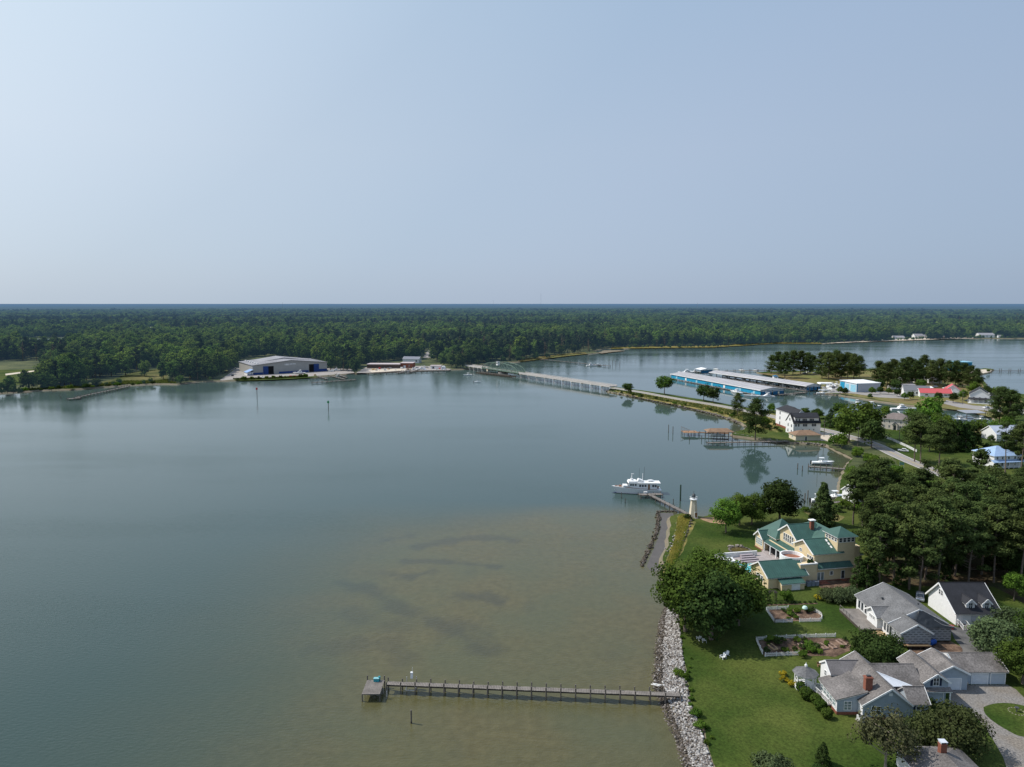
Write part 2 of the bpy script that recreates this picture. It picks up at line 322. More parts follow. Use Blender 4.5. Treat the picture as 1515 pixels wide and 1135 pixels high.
# ------------------------------------------------------------------ vegetation
def leaf_cloud(cl, per, size, rng, aspect=1.0, flat=1.0, centre=None, tnoise=.22):
    """many small leaf faces around clump centres cl = (x, y, z, r)"""
    cl = np.asarray(cl, float); n = len(cl)*per; ci = np.repeat(np.arange(len(cl)), per)
    d = rng.normal(size=(n,3)); d /= np.linalg.norm(d, axis=1)[:,None]
    rad = cl[ci,3]*np.cbrt(rng.uniform(.25, 1.15, n)); off = d*rad[:,None]; off[:,2] *= flat
    p = cl[ci,:3]+off
    ctr = cl[:,:3].mean(0) if centre is None else np.asarray(centre, float)
    o = p-ctr; o /= np.linalg.norm(o, axis=1)[:,None]+1e-6
    nn = d*.55+o*.5+rng.normal(size=(n,3))*.45+np.array([0,0,.25]); nn /= np.linalg.norm(nn, axis=1)[:,None]
    a = np.cross(nn, rng.normal(size=(n,3))); a /= np.linalg.norm(a, axis=1)[:,None]; b = np.cross(nn, a)
    s = size*rng.uniform(.65, 1.35, n)[:,None]/2; a *= s; b *= s*aspect
    V = np.stack([p-a*.9-b*.35, p-b*1.05+a*.15, p+a-b*.1, p+b*.95-a*.2], 1).reshape(-1,3)
    F = np.arange(4*n).reshape(-1,4)
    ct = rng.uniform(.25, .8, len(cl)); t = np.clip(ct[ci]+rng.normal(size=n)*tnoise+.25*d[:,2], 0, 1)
    return V, F, np.repeat(t, 4)
def ball_pts(n, rng, rx, rz, cz, lo=.55, up=-1.0, lump=.25):
    out = []; ph = rng.uniform(0, 6.28, 4)
    while len(out) < n:
        d = rng.normal(size=3); d /= np.linalg.norm(d)
        if d[2] < up: continue
        k = rng.uniform(lo, 1)**.7; az = math.atan2(d[1], d[0]); k *= 1+lump*(math.sin(3*az+ph[0])*.5+math.sin(2*az+ph[1]+d[2]*3)*.5)
        out.append((d[0]*rx*k, d[1]*rx*k, cz+d[2]*rz*k))
    return out
def limbs(h0, h, r0, tips, rng, n=8, lean=.4):
    T = M(); p = Vector((0,0,-.4)); k = 5; top = h0+(h-h0)*.55
    pts = [p]+[Vector((rng.normal()*lean*.5*i/k, rng.normal()*lean*.5*i/k, top*i/k)) for i in range(1, k+1)]
    for i in range(k): T.tube(pts[i], pts[i+1], r0*(1.25 if i == 0 else 1-.14*i), 7, r0*(1-.14*(i+1)), cap=False)
    for t in tips[:n]:
        i = 2+int(rng.integers(0, k-1)); a = pts[min(i, k)]; b = Vector(t); m = (a+b)/2+Vector((0,0,-.08*(b-a).length)); q = r0*.42
        T.tube(a, m, q, 5, q*.65, cap=False); T.tube(m, b, q*.65, 5, q*.25, cap=False)
    return T
PROTO = {}
def mk_leafy(key, leaf, h, r, trunk, clumps, per, size, seed, cz=.6, rz=.42, lo=.5, up=-.75, bark=None, cr=.3, aspect=.85, lump=.25, nl=9):
    rng = np.random.default_rng(seed); pts = ball_pts(clumps, rng, r*.8, h*rz*.85, h*cz, lo, up, lump)
    cl = [(x, y, max(z, size*.6), r*cr*rng.uniform(.65, 1.2)) for x, y, z in pts]
    V, F, t = leaf_cloud(cl, per, size, rng, aspect, .8, (0, 0, h*cz*.8))
    V[:,2] = np.maximum(V[:,2], .03)
    c = npmesh('crown', V, F, LF[leaf], t); T = limbs(h*.25, h, trunk, pts, rng, nl).mesh('trunk'); T.materials.append(bark or BARK)
    PROTO.setdefault(key, []).append((T, c))
def mk_pine(key, leaf, h, trunk, clumps, per, size, seed, base=.5, rmax=3.6, bark=None):
    rng = np.random.default_rng(seed); T = M(); k = 6; lean = rng.normal(size=2)*.03*h/k
    pts = [Vector((lean[0]*i+rng.normal()*.06*i, lean[1]*i+rng.normal()*.06*i, -.4 if i == 0 else h*.97*i/k)) for i in range(k+1)]
    for i in range(k): T.tube(pts[i], pts[i+1], trunk*(1-.13*i), 7, trunk*(1-.13*(i+1)), cap=False)
    def axis(z): f = max(0, min(k-.001, z/(h*.97)*k)); i = int(f); return pts[i].lerp(pts[i+1], f-i)
    cl = []
    for j in range(clumps):
        f = base+(1-base)*rng.uniform(0, 1)**.8; u = (f-base)/(1-base); prof = (.55+.75*math.sin(PI*min(1, u*.8+.15)))*(1-u**4*.75)
        az = rng.uniform(0, 6.283); rr = rmax*prof*rng.uniform(.35, 1.0); a = axis(f*h-1.0-rr*.1); q = Vector((math.cos(az)*rr, math.sin(az)*rr, 0))
        e = Vector((a.x+q.x, a.y+q.y, f*h+rng.normal()*.3)); T.tube(a, e, trunk*.22, 4, trunk*.08, cap=False)
        cl.append((e.x, e.y, e.z+.25, rng.uniform(.75, 1.35)*rmax/3.6))
        if rr > 1.6: e2 = a.lerp(e, .6); cl.append((e2.x, e2.y, e2.z+.3, rng.uniform(.6, .95)*rmax/3.6))
    cl.append((pts[-1].x, pts[-1].y, h*.97, 1.0*rmax/3.6))
    for j in range(3): f = rng.uniform(base*.6, base); a = axis(f*h); az = rng.uniform(0, 6.28); T.tube(a, a+Vector((math.cos(az), math.sin(az), .15))*rng.uniform(.7, 1.8), trunk*.16, 4, .02, cap=False)
    V, F, t = leaf_cloud(cl, per, size, rng, .38, .55, (0, 0, h*.55))
    c = npmesh('crown', V, F, LF[leaf], t); tm = T.mesh('trunk'); tm.materials.append(bark or BARK); PROTO.setdefault(key, []).append((tm, c))
def mk_cone(key, leaf, h, r, n, per, size, seed, pw=.9, tips=.75, z0=.06):
    rng = np.random.default_rng(seed); cl = []
    for j in range(n):
        u = rng.uniform(0, 1)**1.25; rad = r*((1-u)**pw)*(.85+.3*rng.uniform())+.08; az = rng.uniform(0, 6.283); k = rng.uniform(tips, 1)
        cl.append((math.cos(az)*rad*k, math.sin(az)*rad*k, h*(z0+(1-z0)*u)-rad*.12, max(.16*r, .30*r*(1-u*.6))))
    V, F, t = leaf_cloud(cl, per, size, rng, .55, .7, (0,0,h*.3)); V[:,2] = np.maximum(V[:,2], .03)
    T = M(); T.tube((0,0,-.3), (0,0,h*.93), r*.07+.03, 7, .02); tm = T.mesh('trunk'); tm.materials.append(BARK)
    PROTO.setdefault(key, []).append((tm, npmesh('crown', V, F, LF[leaf], t)))
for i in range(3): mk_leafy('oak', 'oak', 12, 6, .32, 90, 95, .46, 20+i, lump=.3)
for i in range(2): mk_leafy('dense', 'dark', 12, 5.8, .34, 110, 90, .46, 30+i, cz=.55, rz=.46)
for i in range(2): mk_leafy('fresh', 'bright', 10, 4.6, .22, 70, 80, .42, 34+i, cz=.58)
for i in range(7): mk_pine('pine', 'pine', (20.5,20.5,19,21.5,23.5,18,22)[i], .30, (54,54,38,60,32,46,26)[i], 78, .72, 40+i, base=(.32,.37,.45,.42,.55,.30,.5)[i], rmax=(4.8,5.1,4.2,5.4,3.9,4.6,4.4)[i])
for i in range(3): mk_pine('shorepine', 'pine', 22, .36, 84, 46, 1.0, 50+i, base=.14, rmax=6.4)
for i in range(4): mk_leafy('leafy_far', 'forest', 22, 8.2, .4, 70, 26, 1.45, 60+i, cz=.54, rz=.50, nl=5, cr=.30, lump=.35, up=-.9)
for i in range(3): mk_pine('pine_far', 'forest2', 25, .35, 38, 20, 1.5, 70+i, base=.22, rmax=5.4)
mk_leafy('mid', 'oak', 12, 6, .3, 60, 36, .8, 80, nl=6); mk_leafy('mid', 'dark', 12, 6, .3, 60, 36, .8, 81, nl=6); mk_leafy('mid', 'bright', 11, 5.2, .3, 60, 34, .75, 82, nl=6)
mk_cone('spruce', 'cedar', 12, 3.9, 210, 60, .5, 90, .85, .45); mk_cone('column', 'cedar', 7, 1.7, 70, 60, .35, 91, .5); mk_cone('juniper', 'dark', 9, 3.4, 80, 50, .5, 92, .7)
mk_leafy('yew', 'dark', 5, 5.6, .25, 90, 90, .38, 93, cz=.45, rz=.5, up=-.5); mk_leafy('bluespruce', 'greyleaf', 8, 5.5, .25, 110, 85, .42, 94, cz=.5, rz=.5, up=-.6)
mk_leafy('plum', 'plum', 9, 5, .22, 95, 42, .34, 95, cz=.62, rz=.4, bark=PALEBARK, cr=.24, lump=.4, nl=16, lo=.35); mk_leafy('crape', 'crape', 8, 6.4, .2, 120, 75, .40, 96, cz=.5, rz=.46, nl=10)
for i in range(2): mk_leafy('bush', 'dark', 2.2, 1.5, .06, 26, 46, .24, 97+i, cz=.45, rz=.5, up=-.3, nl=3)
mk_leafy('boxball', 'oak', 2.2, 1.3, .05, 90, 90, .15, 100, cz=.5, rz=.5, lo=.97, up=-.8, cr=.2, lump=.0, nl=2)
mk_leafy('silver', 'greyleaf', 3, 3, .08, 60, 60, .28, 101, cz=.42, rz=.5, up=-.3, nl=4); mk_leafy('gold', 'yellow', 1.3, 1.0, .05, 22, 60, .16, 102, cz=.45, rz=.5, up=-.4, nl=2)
mk_leafy('freshbush', 'bright', 2.0, 1.5, .05, 26, 46, .24, 103, cz=.45, rz=.5, up=-.3, nl=3)
def tree(key, loc, s=1.0, rz=None, label='', group=None, name='tree', cat='tree', var=None, sz=None):
    P = PROTO[key]; tm, cm = P[random.randrange(len(P)) if var is None else var % len(P)]
    e = thing(name, label, cat, loc, random.uniform(0, 6.28) if rz is None else rz, group); e.scale = (s, s, s*(sz or 1))
    for n, me in (('trunk', tm), ('crown', cm)):
        o = bpy.data.objects.new(n, me); COL.objects.link(o); o.parent = e
    return e
# ------------------------------------------------------------------ ground, shores, water
def rough(pts, step, amp, seed=0):
    rr = random.Random(seed); out = []
    for a, b in zip(pts[:-1], pts[1:]):
        a, b = Vector(a[:2]), Vector(b[:2]); n = max(1, int((b-a).length/step)); d = (b-a).normalized(); nn = Vector((-d.y, d.x))
        for i in range(n): out.append((a+(b-a)*i/n+(nn*rr.uniform(-amp, amp) if i else nn*0))[:])
    out.append(tuple(pts[-1][:2])); return out
def land(name, shore, rest, m, bank, z=1.0, w=2.2):
    """top sheet from a shoreline and the outline that closes it, with a sloping bank along the shoreline"""
    sheet(name, shore+rest, z, m); A = M(); n = len(shore); lo = []
    area = sum(a[0]*b[1]-b[0]*a[1] for a, b in zip(shore+rest, (shore+rest)[1:]+(shore+rest)[:1])); sg = 1 if area > 0 else -1
    for i in range(n):
        d = (Vector(shore[min(i+1, n-1)])-Vector(shore[max(i-1, 0)])).normalized(); nn = Vector((d.y, -d.x))*sg; q = Vector(shore[i])+nn*w; lo.append((q.x, q.y, -.5))
    A.add([(p[0], p[1], z-.003) for p in shore]+lo, [(i, i+1, n+i+1, n+i) for i in range(n-1)]); tag(A.obj(bank, {'mud_bank': MUD, 'beach': SAND}[bank], None), kind='structure')
fs = [at2(*p) for p in [(-900,610),(-300,596),(0,583),(28,581),(60,578.5),(110,577),(150,574),(190,570.5),(230,569),(262,569.5),(290,565.5),(320,564.5),(355,563.5),(400,562.5),(430,561),(470,558),(500,556),(522,553),(545,553),(575,550.5),(600,549),(640,548.5),(665,548),(697,546),(712,540),(735,537),(762,536.5),(785,533.5),(812,530.5),(838,527),(868,524.5),(885,522.5),(878,519.5),(890,517),(905,516),(925,516.5),(950,515.5),(1000,515.5),(1050,514.5),(1100,511.5),(1150,508.5),(1215,509),(1260,507),(1330,504.5),(1400,502),(1460,501.2),(1515,501.5),(1700,500),(2300,497)]]
fs = rough(fs, 9, 1.6, 1)
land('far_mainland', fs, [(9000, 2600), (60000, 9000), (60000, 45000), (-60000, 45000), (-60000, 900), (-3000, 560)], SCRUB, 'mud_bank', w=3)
ps = [(905,574),(930,576.5),(985,584.5),(1050,595),(1100,604.5),(1135,609.5),(1150,609),(1175,611),(1215,616),(1240,622),(1270,620),(1300,617),(1350,617),(1395,626),(1440,633),(1476,629),(1470,619),(1445,611),(1410,607.5),(1370,604),(1330,599),(1300,595),(1275,590.5),(1250,587),(1238,585),(1222,583),(1200,573),(1160,560),(1120,552),(1160,550.5),(1230,548.5),(1290,546.5),(1370,545.5),(1440,548),(1457,546.2),(1470,547.5),(1466,551),(1448,556),(1455,565),(1462,574),(1485,581),(1515,585),(1800,600)]
ps1 = rough([at2(*p) for p in ps], 5, .7, 2)
ps2 = rough([at2(*p) for p in [(1105,1300),(1055,1138),(1045,1105),(1033,1072),(1021,1040),(1016,1012),(1012,985),(1008,950),(1004,915),(994,890),(984,868),(980,834),(989,806),(993,782),(992,768),(1008,763.5),(1040,769),(1062,764),(1092,760),(1125,758),(1160,756),(1195,757),(1222,752),(1240,738),(1245,712),(1252,692),(1262,679),(1240,669),(1222,660),(1200,657.5),(1172,656.5),(1150,655.5),(1128,652),(1105,649),(1085,646.5),(1083,643.5),(1092,640.5),(1102,637.5),(1105,633),(1096,627),(1070,617),(1030,607),(990,598),(950,590),(920,584),(900,580.5)]], 3, .45, 3)
land('peninsula', ps2+ps1, [at2(2300, 700), at2(2300, 1700), at2(1100, 1700)], LAWN, 'mud_bank', w=1.6)
def patch(name, px, m, z=1.008, kind='structure', amp=.5, step=4, seed=5):
    p = [at2(x, y, z) for x, y in px]; return sheet(name, rough(p+[p[0]], step, amp, seed)[:-1], z, m, kind)
patch('marina_field', [(1122,552.5),(1240,549.5),(1300,548),(1390,548),(1440,551),(1452,566),(1460,580),(1500,585),(1512,592),(1512,612),(1478,620),(1430,608.5),(1370,601),(1325,596),(1290,590),(1255,585),(1225,578),(1195,568),(1160,559)], FIELD, 1.006)
patch('sandy_point', [(1432,548),(1457,546.6),(1468,547.6),(1464,550.5),(1447,554),(1434,552)], SAND, 1.03)
patch('marina_yard', [(1215,572),(1250,572),(1300,578),(1340,583),(1345,590),(1300,588),(1262,582),(1225,581)], ROADC, 1.03)
patch('pine_floor', [(1300,735),(1330,712),(1420,715),(1515,742),(1700,780),(1700,905),(1515,893),(1470,868),(1350,868),(1305,862),(1296,820),(1290,775)], DUFF, 1.006, amp=1.0)
patch('forest_margin', [(1225,660),(1262,640),(1310,655),(1330,690),(1270,705),(1255,690),(1262,678)], SCRUB, 1.006)
patch('causeway_verge', [(905,576),(985,588),(1050,598),(1110,609),(1155,613),(1150,640),(1120,632),(1090,622),(1060,612),(1000,599),(950,589),(915,581)], MARSH, 1.006)
patch('rock_shelf', [(1001,772),(1008,768),(1015,772),(1008,800),(995,826),(985,845),(978,846),(986,828),(997,803)], MARSH, 1.01)
patch('reed_bed', [(1003,769),(1030,772),(1017,795),(1006,822),(990,848),(980,850),(986,832),(998,805)], MARSH, 1.014)
patch('meadow', [(130,572),(170,560),(195,551),(240,545),(252,563),(190,568)], MEADOW, 1.006, amp=1.5); patch('shore_lawn', [(-20,548),(56,546),(57,563),(25,570),(-20,571)], LAWN, 1.012, amp=1)
patch('sand_path', [(8,553),(56,547.5),(56,549),(8,555.5)], SAND, 1.03, amp=.3)
patch('boatyard_apron', [(325,563),(348,546),(365,540),(480,544),(520,546),(524,552),(470,556),(400,560.5),(345,561.5)], CONC, 1.012)
patch('yard_grass', [(345,562),(400,560.8),(470,556.8),(470,558),(430,560.4),(400,562),(355,563)], LAWN, 1.03, amp=.2, step=6)
patch('quay_yard', [(526,552.5),(545,541),(600,541),(640,542),(668,546),(665,547.5),(600,548.5),(575,550)], CONC, 1.012)
patch('quay_sand', [(545,548),(575,546),(600,545.5),(600,548),(575,549.5),(550,551)], SAND, 1.03, amp=.2)
patch('far_beach', [(1215,508.6),(1260,506.5),(1330,504),(1400,501.6),(1440,500.7),(1440,498.6),(1400,499.2),(1330,501.4),(1260,504.4)], SAND, 1.03, amp=1); patch('far_marsh', [(905,515.8),(950,515.2),(1050,514),(1100,511),(1150,508),(1215,508.5),(1215,506.5),(1150,506),(1100,508.5),(1050,511.5),(950,512.5),(905,513.5)], MARSH, 1.02, amp=2, step=12)
patch('marsh_islet', [(885,522),(893,518.5),(915,518),(925,519.2),(905,521),(890,523)], MUD, 1.02, amp=1); patch('bay_margin', [(770,535),(800,531.5),(840,526.5),(870,523.5),(865,521),(830,524),(790,528.5),(765,533)], FIELD, 1.02, amp=1)
patch('creek', [(28,508),(30,502),(75,500.5),(110,499),(118,503),(112,507.5),(60,509)], PONDW if False else mat('creek_water', (.30, .36, .38), .15, .1, .02), 1.02, amp=2, step=15)
patch('valley_road', [(626,529),(632,520),(646,512),(650,512.5),(642,521),(640,530)], ROADC, 1.03, amp=.3)
# roads
CWAY = [at2(*p, 1.05) for p in [(880,568.0),(905,573.6),(950,580.5),(1000,589.6),(1059,599.3),(1099,607),(1138,614.8),(1165,622),(1190,630),(1220,636),(1250,644),(1290,656),(1330,675),(1370,692),(1420,712),(1500,745)]]
CW = smooth_line(CWAY[1:], 5)
sheet('causeway_road', strip(CW, 7.4), 1.03, ROADC); 
for off in (-3.3, 3.3):
    ln = []; 
    for i in range(len(CW)):
        d = (Vector(CW[min(i+1, len(CW)-1)])-Vector(CW[max(i-1, 0)])).normalized(); ln.append((CW[i][0]-d.y*off, CW[i][1]+d.x*off))
    sheet('edge_line', strip(ln, .22), 1.036, LINE)
sheet('centre_line', strip(CW, .25), 1.036, YLINE)
patch('beach_lot', [(1212,639),(1245,641),(1262,650),(1240,654),(1214,652)], SAND, 1.02, amp=.2)
sheet('gravel_drive', [at2(x, y, 1.02) for x, y in [(1404,1016),(1440,1013),(1490,1013),(1503,1020),(1515,1032),(1560,1060),(1620,1170),(1500,1170),(1484,1120),(1468,1092),(1452,1070),(1440,1055),(1424,1046),(1404,1042)]], 1.02, GRAVEL)
ov = [at2(x, y, 1.05) for x, y in [(1455,1046),(1470,1041),(1490,1040),(1515,1044),(1560,1058),(1570,1090),(1515,1090),(1490,1080),(1468,1066),(1457,1055)]]
sheet('drive_island', smooth_line(ov+[ov[0]], 4)[:-1], 1.035, LAWN)
sheet('asphalt_drive', [at2(x, y, 1.02) for x, y in [(1404,925),(1425,930),(1440,930),(1470,925),(1480,1000),(1425,985),(1424,960),(1412,945)]], 1.02, ASPH)
patch('construction_dirt', [(1345,958),(1405,948),(1424,958),(1424,968),(1390,975),(1345,968)], SOIL, 1.012, amp=.3, step=2); patch('worn_soil', [(1205,862),(1262,855),(1280,862),(1262,872),(1215,870)], SOIL, 1.012, amp=.4, step=2)
patch('side_road', [(1400,592),(1440,600),(1500,604),(1515,606),(1515,612),(1470,609),(1420,603),(1395,597)], ROADC, 1.03, amp=.2); patch('cove_bank', [(1345,618),(1395,627),(1440,634),(1476,630),(1515,632),(1515,650),(1440,645),(1380,636)], FIELD, 1.008, amp=.5)
patch('garden_path', [(1288,757),(1320,763),(1345,772),(1345,774),(1318,766),(1288,759.5)], SAND, 1.03, amp=.1); patch('lawn_dirt', [(1033,766),(1060,765.5),(1078,770),(1072,776),(1050,773)], mat('bare_earth', (.30, .19, .11), .95, .25, .3), 1.02, amp=.4, step=2)
patch('house_path', [(1188,745+12),(1225,757),(1250,765),(1240,772),(1205,766)], FIELD, 1.02, amp=.4, step=3)
# water: one sheet, finer near the shallow bay, with the depth of the bed held per vertex
gx = np.unique(np.concatenate([np.linspace(-90, 75, 166), np.linspace(75, 420, 60), -np.geomspace(90, 60000, 46), np.geomspace(420, 60000, 30)]))
gy = np.unique(np.concatenate([[-200, 0, 50], np.linspace(80, 285, 206), np.geomspace(286, 2600, 70), [5000, 46000]]))
WX, WY = np.meshgrid(gx, gy); nx, ny = len(gx), len(gy)
V = np.stack([WX.ravel(), WY.ravel(), np.zeros(nx*ny)], 1); ii = (np.arange(ny-1)[:,None]*nx+np.arange(nx-1)[None]).ravel()
F = np.stack([ii, ii+1, ii+nx+1, ii+nx], 1)
def fnoise(x, y, s, seed):
    r = np.random.default_rng(seed); o = np.zeros_like(x)
    for k in range(9): a = r.uniform(0, 6.28); f = s*2**(k/3); o += np.sin((x*np.cos(a)+y*np.sin(a))*f+r.uniform(0, 6.28))/(1+k*.5)
    return o/3
X, Y = V[:,0], V[:,1]; wob = fnoise(X, Y, .05, 3)*9
edge = [at2(*p) for p in [(1000,752),(940,752),(800,757),(700,764),(560,776),(470,830),(420,900),(385,1010),(310,1135),(240,1300)]]
poly = edge+[(60, 60), (60, 247)]
ins = inside(X, Y, poly); dd = dist_poly(X, Y, edge); sd = np.where(ins, dd, -dd)+wob*.35
edgetop = dist_poly(X, Y, edge[:4]); soft = np.clip(np.where(X > 10, 26, 26+(10-X)*.8), 10, 90)
sh = np.clip((sd+soft*.45)/soft, 0, 1); sh = sh*sh*(3-2*sh)
near = np.array([tuple(p) for p in ps2]); dsh = dist_poly(X, Y, [tuple(p) for p in ps2[::2]]); sh = np.maximum(sh, np.clip(1-dsh/16, 0, 1)*.75*(dsh > 0))
weed = np.zeros(len(X))
for line, w in (([(505,862),(545,872),(575,890),(600,905),(640,918),(668,930),(690,945),(712,962)], 3.0), ([(565,848),(600,853),(640,845)], 2.4), ([(570,800),(605,793)], 2.6), ([(600,830),(660,832),(735,838)], 2.0), ([(670,920),(700,935),(715,955)], 4.0), ([(620,810),(700,795),(760,800)], 3.0), ([(520,905),(560,925),(610,920)], 4), ([(690,880),(740,890)], 3), ([(480,960),(560,955),(600,970)], 4)):
    weed = np.maximum(weed, np.clip(1.25-dist_poly(X, Y, smooth_line([at2(*p) for p in line], 3))/w+fnoise(X, Y, .45, 5)*.85, 0, 1)*(.68 if w < 3.5 else .4))
weed = np.maximum(weed, np.clip(fnoise(X, Y, .22, 9)*1.4-.75, 0, 1)*.35)*np.clip((230-Y)/20, 0, 1)
calm = np.clip((X-20)/40, 0, 1)*np.clip((Y-245)/25, 0, 1)*np.clip((640-Y)/120, 0, 1)
deep = bpy.data.materials.new('bay_water'); nt, N, L = nodes_of(deep); bs = N['Principled BSDF']
def attr(n): a = N.new('ShaderNodeAttribute'); a.attribute_name = n; return a.outputs['Fac']
def mixc(f, a, b):
    m = N.new('ShaderNodeMix'); m.data_type = 'RGBA'
    if isinstance(f, float): m.inputs['Factor'].default_value = f
    else: L.new(f, m.inputs['Factor'])
    for s, v in (('A', a), ('B', b)):
        if isinstance(v, tuple): m.inputs[s].default_value = (*v, 1)
        else: L.new(v, m.inputs[s])
    return m.outputs['Result']
def mathn(op, a, b=None):
    m = N.new('ShaderNodeMath'); m.operation = op
    for i, v in enumerate((a, b)):
        if v is None: continue
        if isinstance(v, (int, float)): m.inputs[i].default_value = v
        else: L.new(v, m.inputs[i])
    return m.outputs[0]
tc = N.new('ShaderNodeTexCoord')
def wn(scale, det=3, sx=1., sy=1., rot=0.):
    mp = N.new('ShaderNodeMapping'); mp.inputs['Scale'].default_value = (sx, sy, 1); mp.inputs['Rotation'].default_value = (0, 0, rot); L.new(tc.outputs['Object'], mp.inputs[0])
    n = N.new('ShaderNodeTexNoise'); n.inputs['Scale'].default_value = scale; n.inputs['Detail'].default_value = det; L.new(mp.outputs[0], n.inputs['Vector']); return n.outputs['Fac']
def rng_(v, a, b, c, d):
    r = N.new('ShaderNodeMapRange'); L.new(v, r.inputs['Value'])
    for k, x in zip(('From Min', 'From Max', 'To Min', 'To Max'), (a, b, c, d)): r.inputs[k].default_value = x
    return r.outputs[0]
bed = mixc(rng_(wn(.55, 6), .35, .65, 0., 1.), (.078, .068, .027), (.098, .086, .037)); bed = mixc(rng_(wn(.05, 3), .35, .65, 0., .6), bed, (.068, .076, .038))
bed = mixc(mathn('MULTIPLY', attr('weed'), .75), bed, (.036, .038, .027))
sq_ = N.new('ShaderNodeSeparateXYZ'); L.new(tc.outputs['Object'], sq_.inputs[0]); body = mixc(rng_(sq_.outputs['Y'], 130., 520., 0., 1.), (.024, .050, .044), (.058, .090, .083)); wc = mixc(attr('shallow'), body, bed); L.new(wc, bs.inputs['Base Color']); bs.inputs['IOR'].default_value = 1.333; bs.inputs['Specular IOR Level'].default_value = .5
streak = rng_(wn(.011, 4, .35, 1.6, .1), .42, .6, 0., 1.); windy = mathn('MULTIPLY', mathn('SUBTRACT', 1.0, attr('calm')), mathn('ADD', mathn('MULTIPLY', streak, .45), .45))
L.new(mathn('ADD', mathn('MULTIPLY', windy, .15), .03), bs.inputs['Roughness'])
hgt = mathn('ADD', wn(.9, 4, 1., 2.2, .35), mathn('MULTIPLY', wn(3.2, 3, 1., 1.8, .5), .35))
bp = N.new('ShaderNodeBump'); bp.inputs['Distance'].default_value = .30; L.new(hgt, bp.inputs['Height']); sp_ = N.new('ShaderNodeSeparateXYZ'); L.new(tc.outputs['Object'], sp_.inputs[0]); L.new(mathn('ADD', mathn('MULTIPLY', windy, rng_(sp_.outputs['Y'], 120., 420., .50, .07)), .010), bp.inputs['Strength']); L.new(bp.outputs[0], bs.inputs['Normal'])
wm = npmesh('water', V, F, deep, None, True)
for nme, arr in (('shallow', sh), ('weed', weed), ('calm', calm)):
    a = wm.attributes.new(nme, 'FLOAT', 'POINT'); a.data.foreach_set('value', arr.astype(np.float32))
wo = bpy.data.objects.new('water', wm); COL.objects.link(wo); wo['kind'] = 'structure'
# ------------------------------------------------------------------ haze tint for what lies kilometres away (fixed in the world)
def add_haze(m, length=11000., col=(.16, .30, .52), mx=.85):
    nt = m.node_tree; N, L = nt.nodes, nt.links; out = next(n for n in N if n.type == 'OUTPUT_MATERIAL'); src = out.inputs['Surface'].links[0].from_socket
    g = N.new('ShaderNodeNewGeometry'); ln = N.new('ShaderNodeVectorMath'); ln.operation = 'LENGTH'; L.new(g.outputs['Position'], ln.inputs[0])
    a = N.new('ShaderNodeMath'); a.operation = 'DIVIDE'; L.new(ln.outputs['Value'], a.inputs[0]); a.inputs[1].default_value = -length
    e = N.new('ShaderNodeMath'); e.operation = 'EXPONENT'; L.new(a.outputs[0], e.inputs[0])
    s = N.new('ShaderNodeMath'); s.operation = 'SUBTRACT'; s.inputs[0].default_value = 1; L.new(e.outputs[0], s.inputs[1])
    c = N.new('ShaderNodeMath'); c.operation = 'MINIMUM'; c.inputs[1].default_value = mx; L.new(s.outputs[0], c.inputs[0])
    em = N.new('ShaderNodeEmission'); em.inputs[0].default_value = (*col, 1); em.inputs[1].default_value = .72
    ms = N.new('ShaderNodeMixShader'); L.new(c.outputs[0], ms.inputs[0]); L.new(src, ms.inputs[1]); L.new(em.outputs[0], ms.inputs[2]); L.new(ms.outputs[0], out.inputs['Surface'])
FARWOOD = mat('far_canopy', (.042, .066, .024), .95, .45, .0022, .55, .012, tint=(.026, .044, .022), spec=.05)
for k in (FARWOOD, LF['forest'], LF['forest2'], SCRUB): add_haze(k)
# ------------------------------------------------------------------ forest beyond the bay
pa = np.array(fs+[(9000, 2600), (60000, 9000), (60000, 45000), (-60000, 45000), (-60000, 900), (-3000, 560)])
clear = [[at2(*p, 1) for p in q] for q in (
  [(-30,580),(-30,534),(60,534),(62,572)], [(316,566),(345,545),(352,536),(362,530),(400,527),(478,533),(484,547),(522,549),(530,556)],
  [(524,554),(536,540),(590,533),(622,532),(630,520),(643,512),(652,512),(648,522),(640,534),(666,543),(672,551)], [(112,580),(125,566),(192,548),(242,542),(262,560),(245,574)],
  [(22,520),(28,501),(120,498),(124,518)], [(765,537),(800,529),(840,524),(870,520.5),(870,526)], [(870,526),(872,518),(925,514),(1100,510),(1215,506.5),(1300,505),(1300,509)],
  [(1290,506),(1312,503),(1318,500),(1372,499),(1376,502),(1436,500),(1438,497.6),(1466,497.2),(1470,499.4),(1515,499.4),(1515,503)], [(211,497),(212,488),(232,488),(232,497)], [(680,545),(690,541),(712,538),(712,546)])]
def scatter(d0, d1, sp, seed):
    r = np.random.default_rng(seed); w = d1*.82+80
    x = np.arange(-w, w, sp); y = np.arange(d0*.7, d1, sp); gx_, gy_ = np.meshgrid(x, y); gx_ = gx_.ravel()+r.uniform(-.45, .45, gx_.size)*sp; gy_ = gy_.ravel()+r.uniform(-.45, .45, gy_.size)*sp
    dd_ = np.hypot(gx_, gy_); ok = (dd_ >= d0) & (dd_ < d1) & (np.abs(gx_) < gy_*.82+60); gx_, gy_ = gx_[ok], gy_[ok]
    ok = inside(gx_, gy_, pa)
    for q in clear: ok &= ~inside(gx_, gy_, q)
    return gx_[ok], gy_[ok]
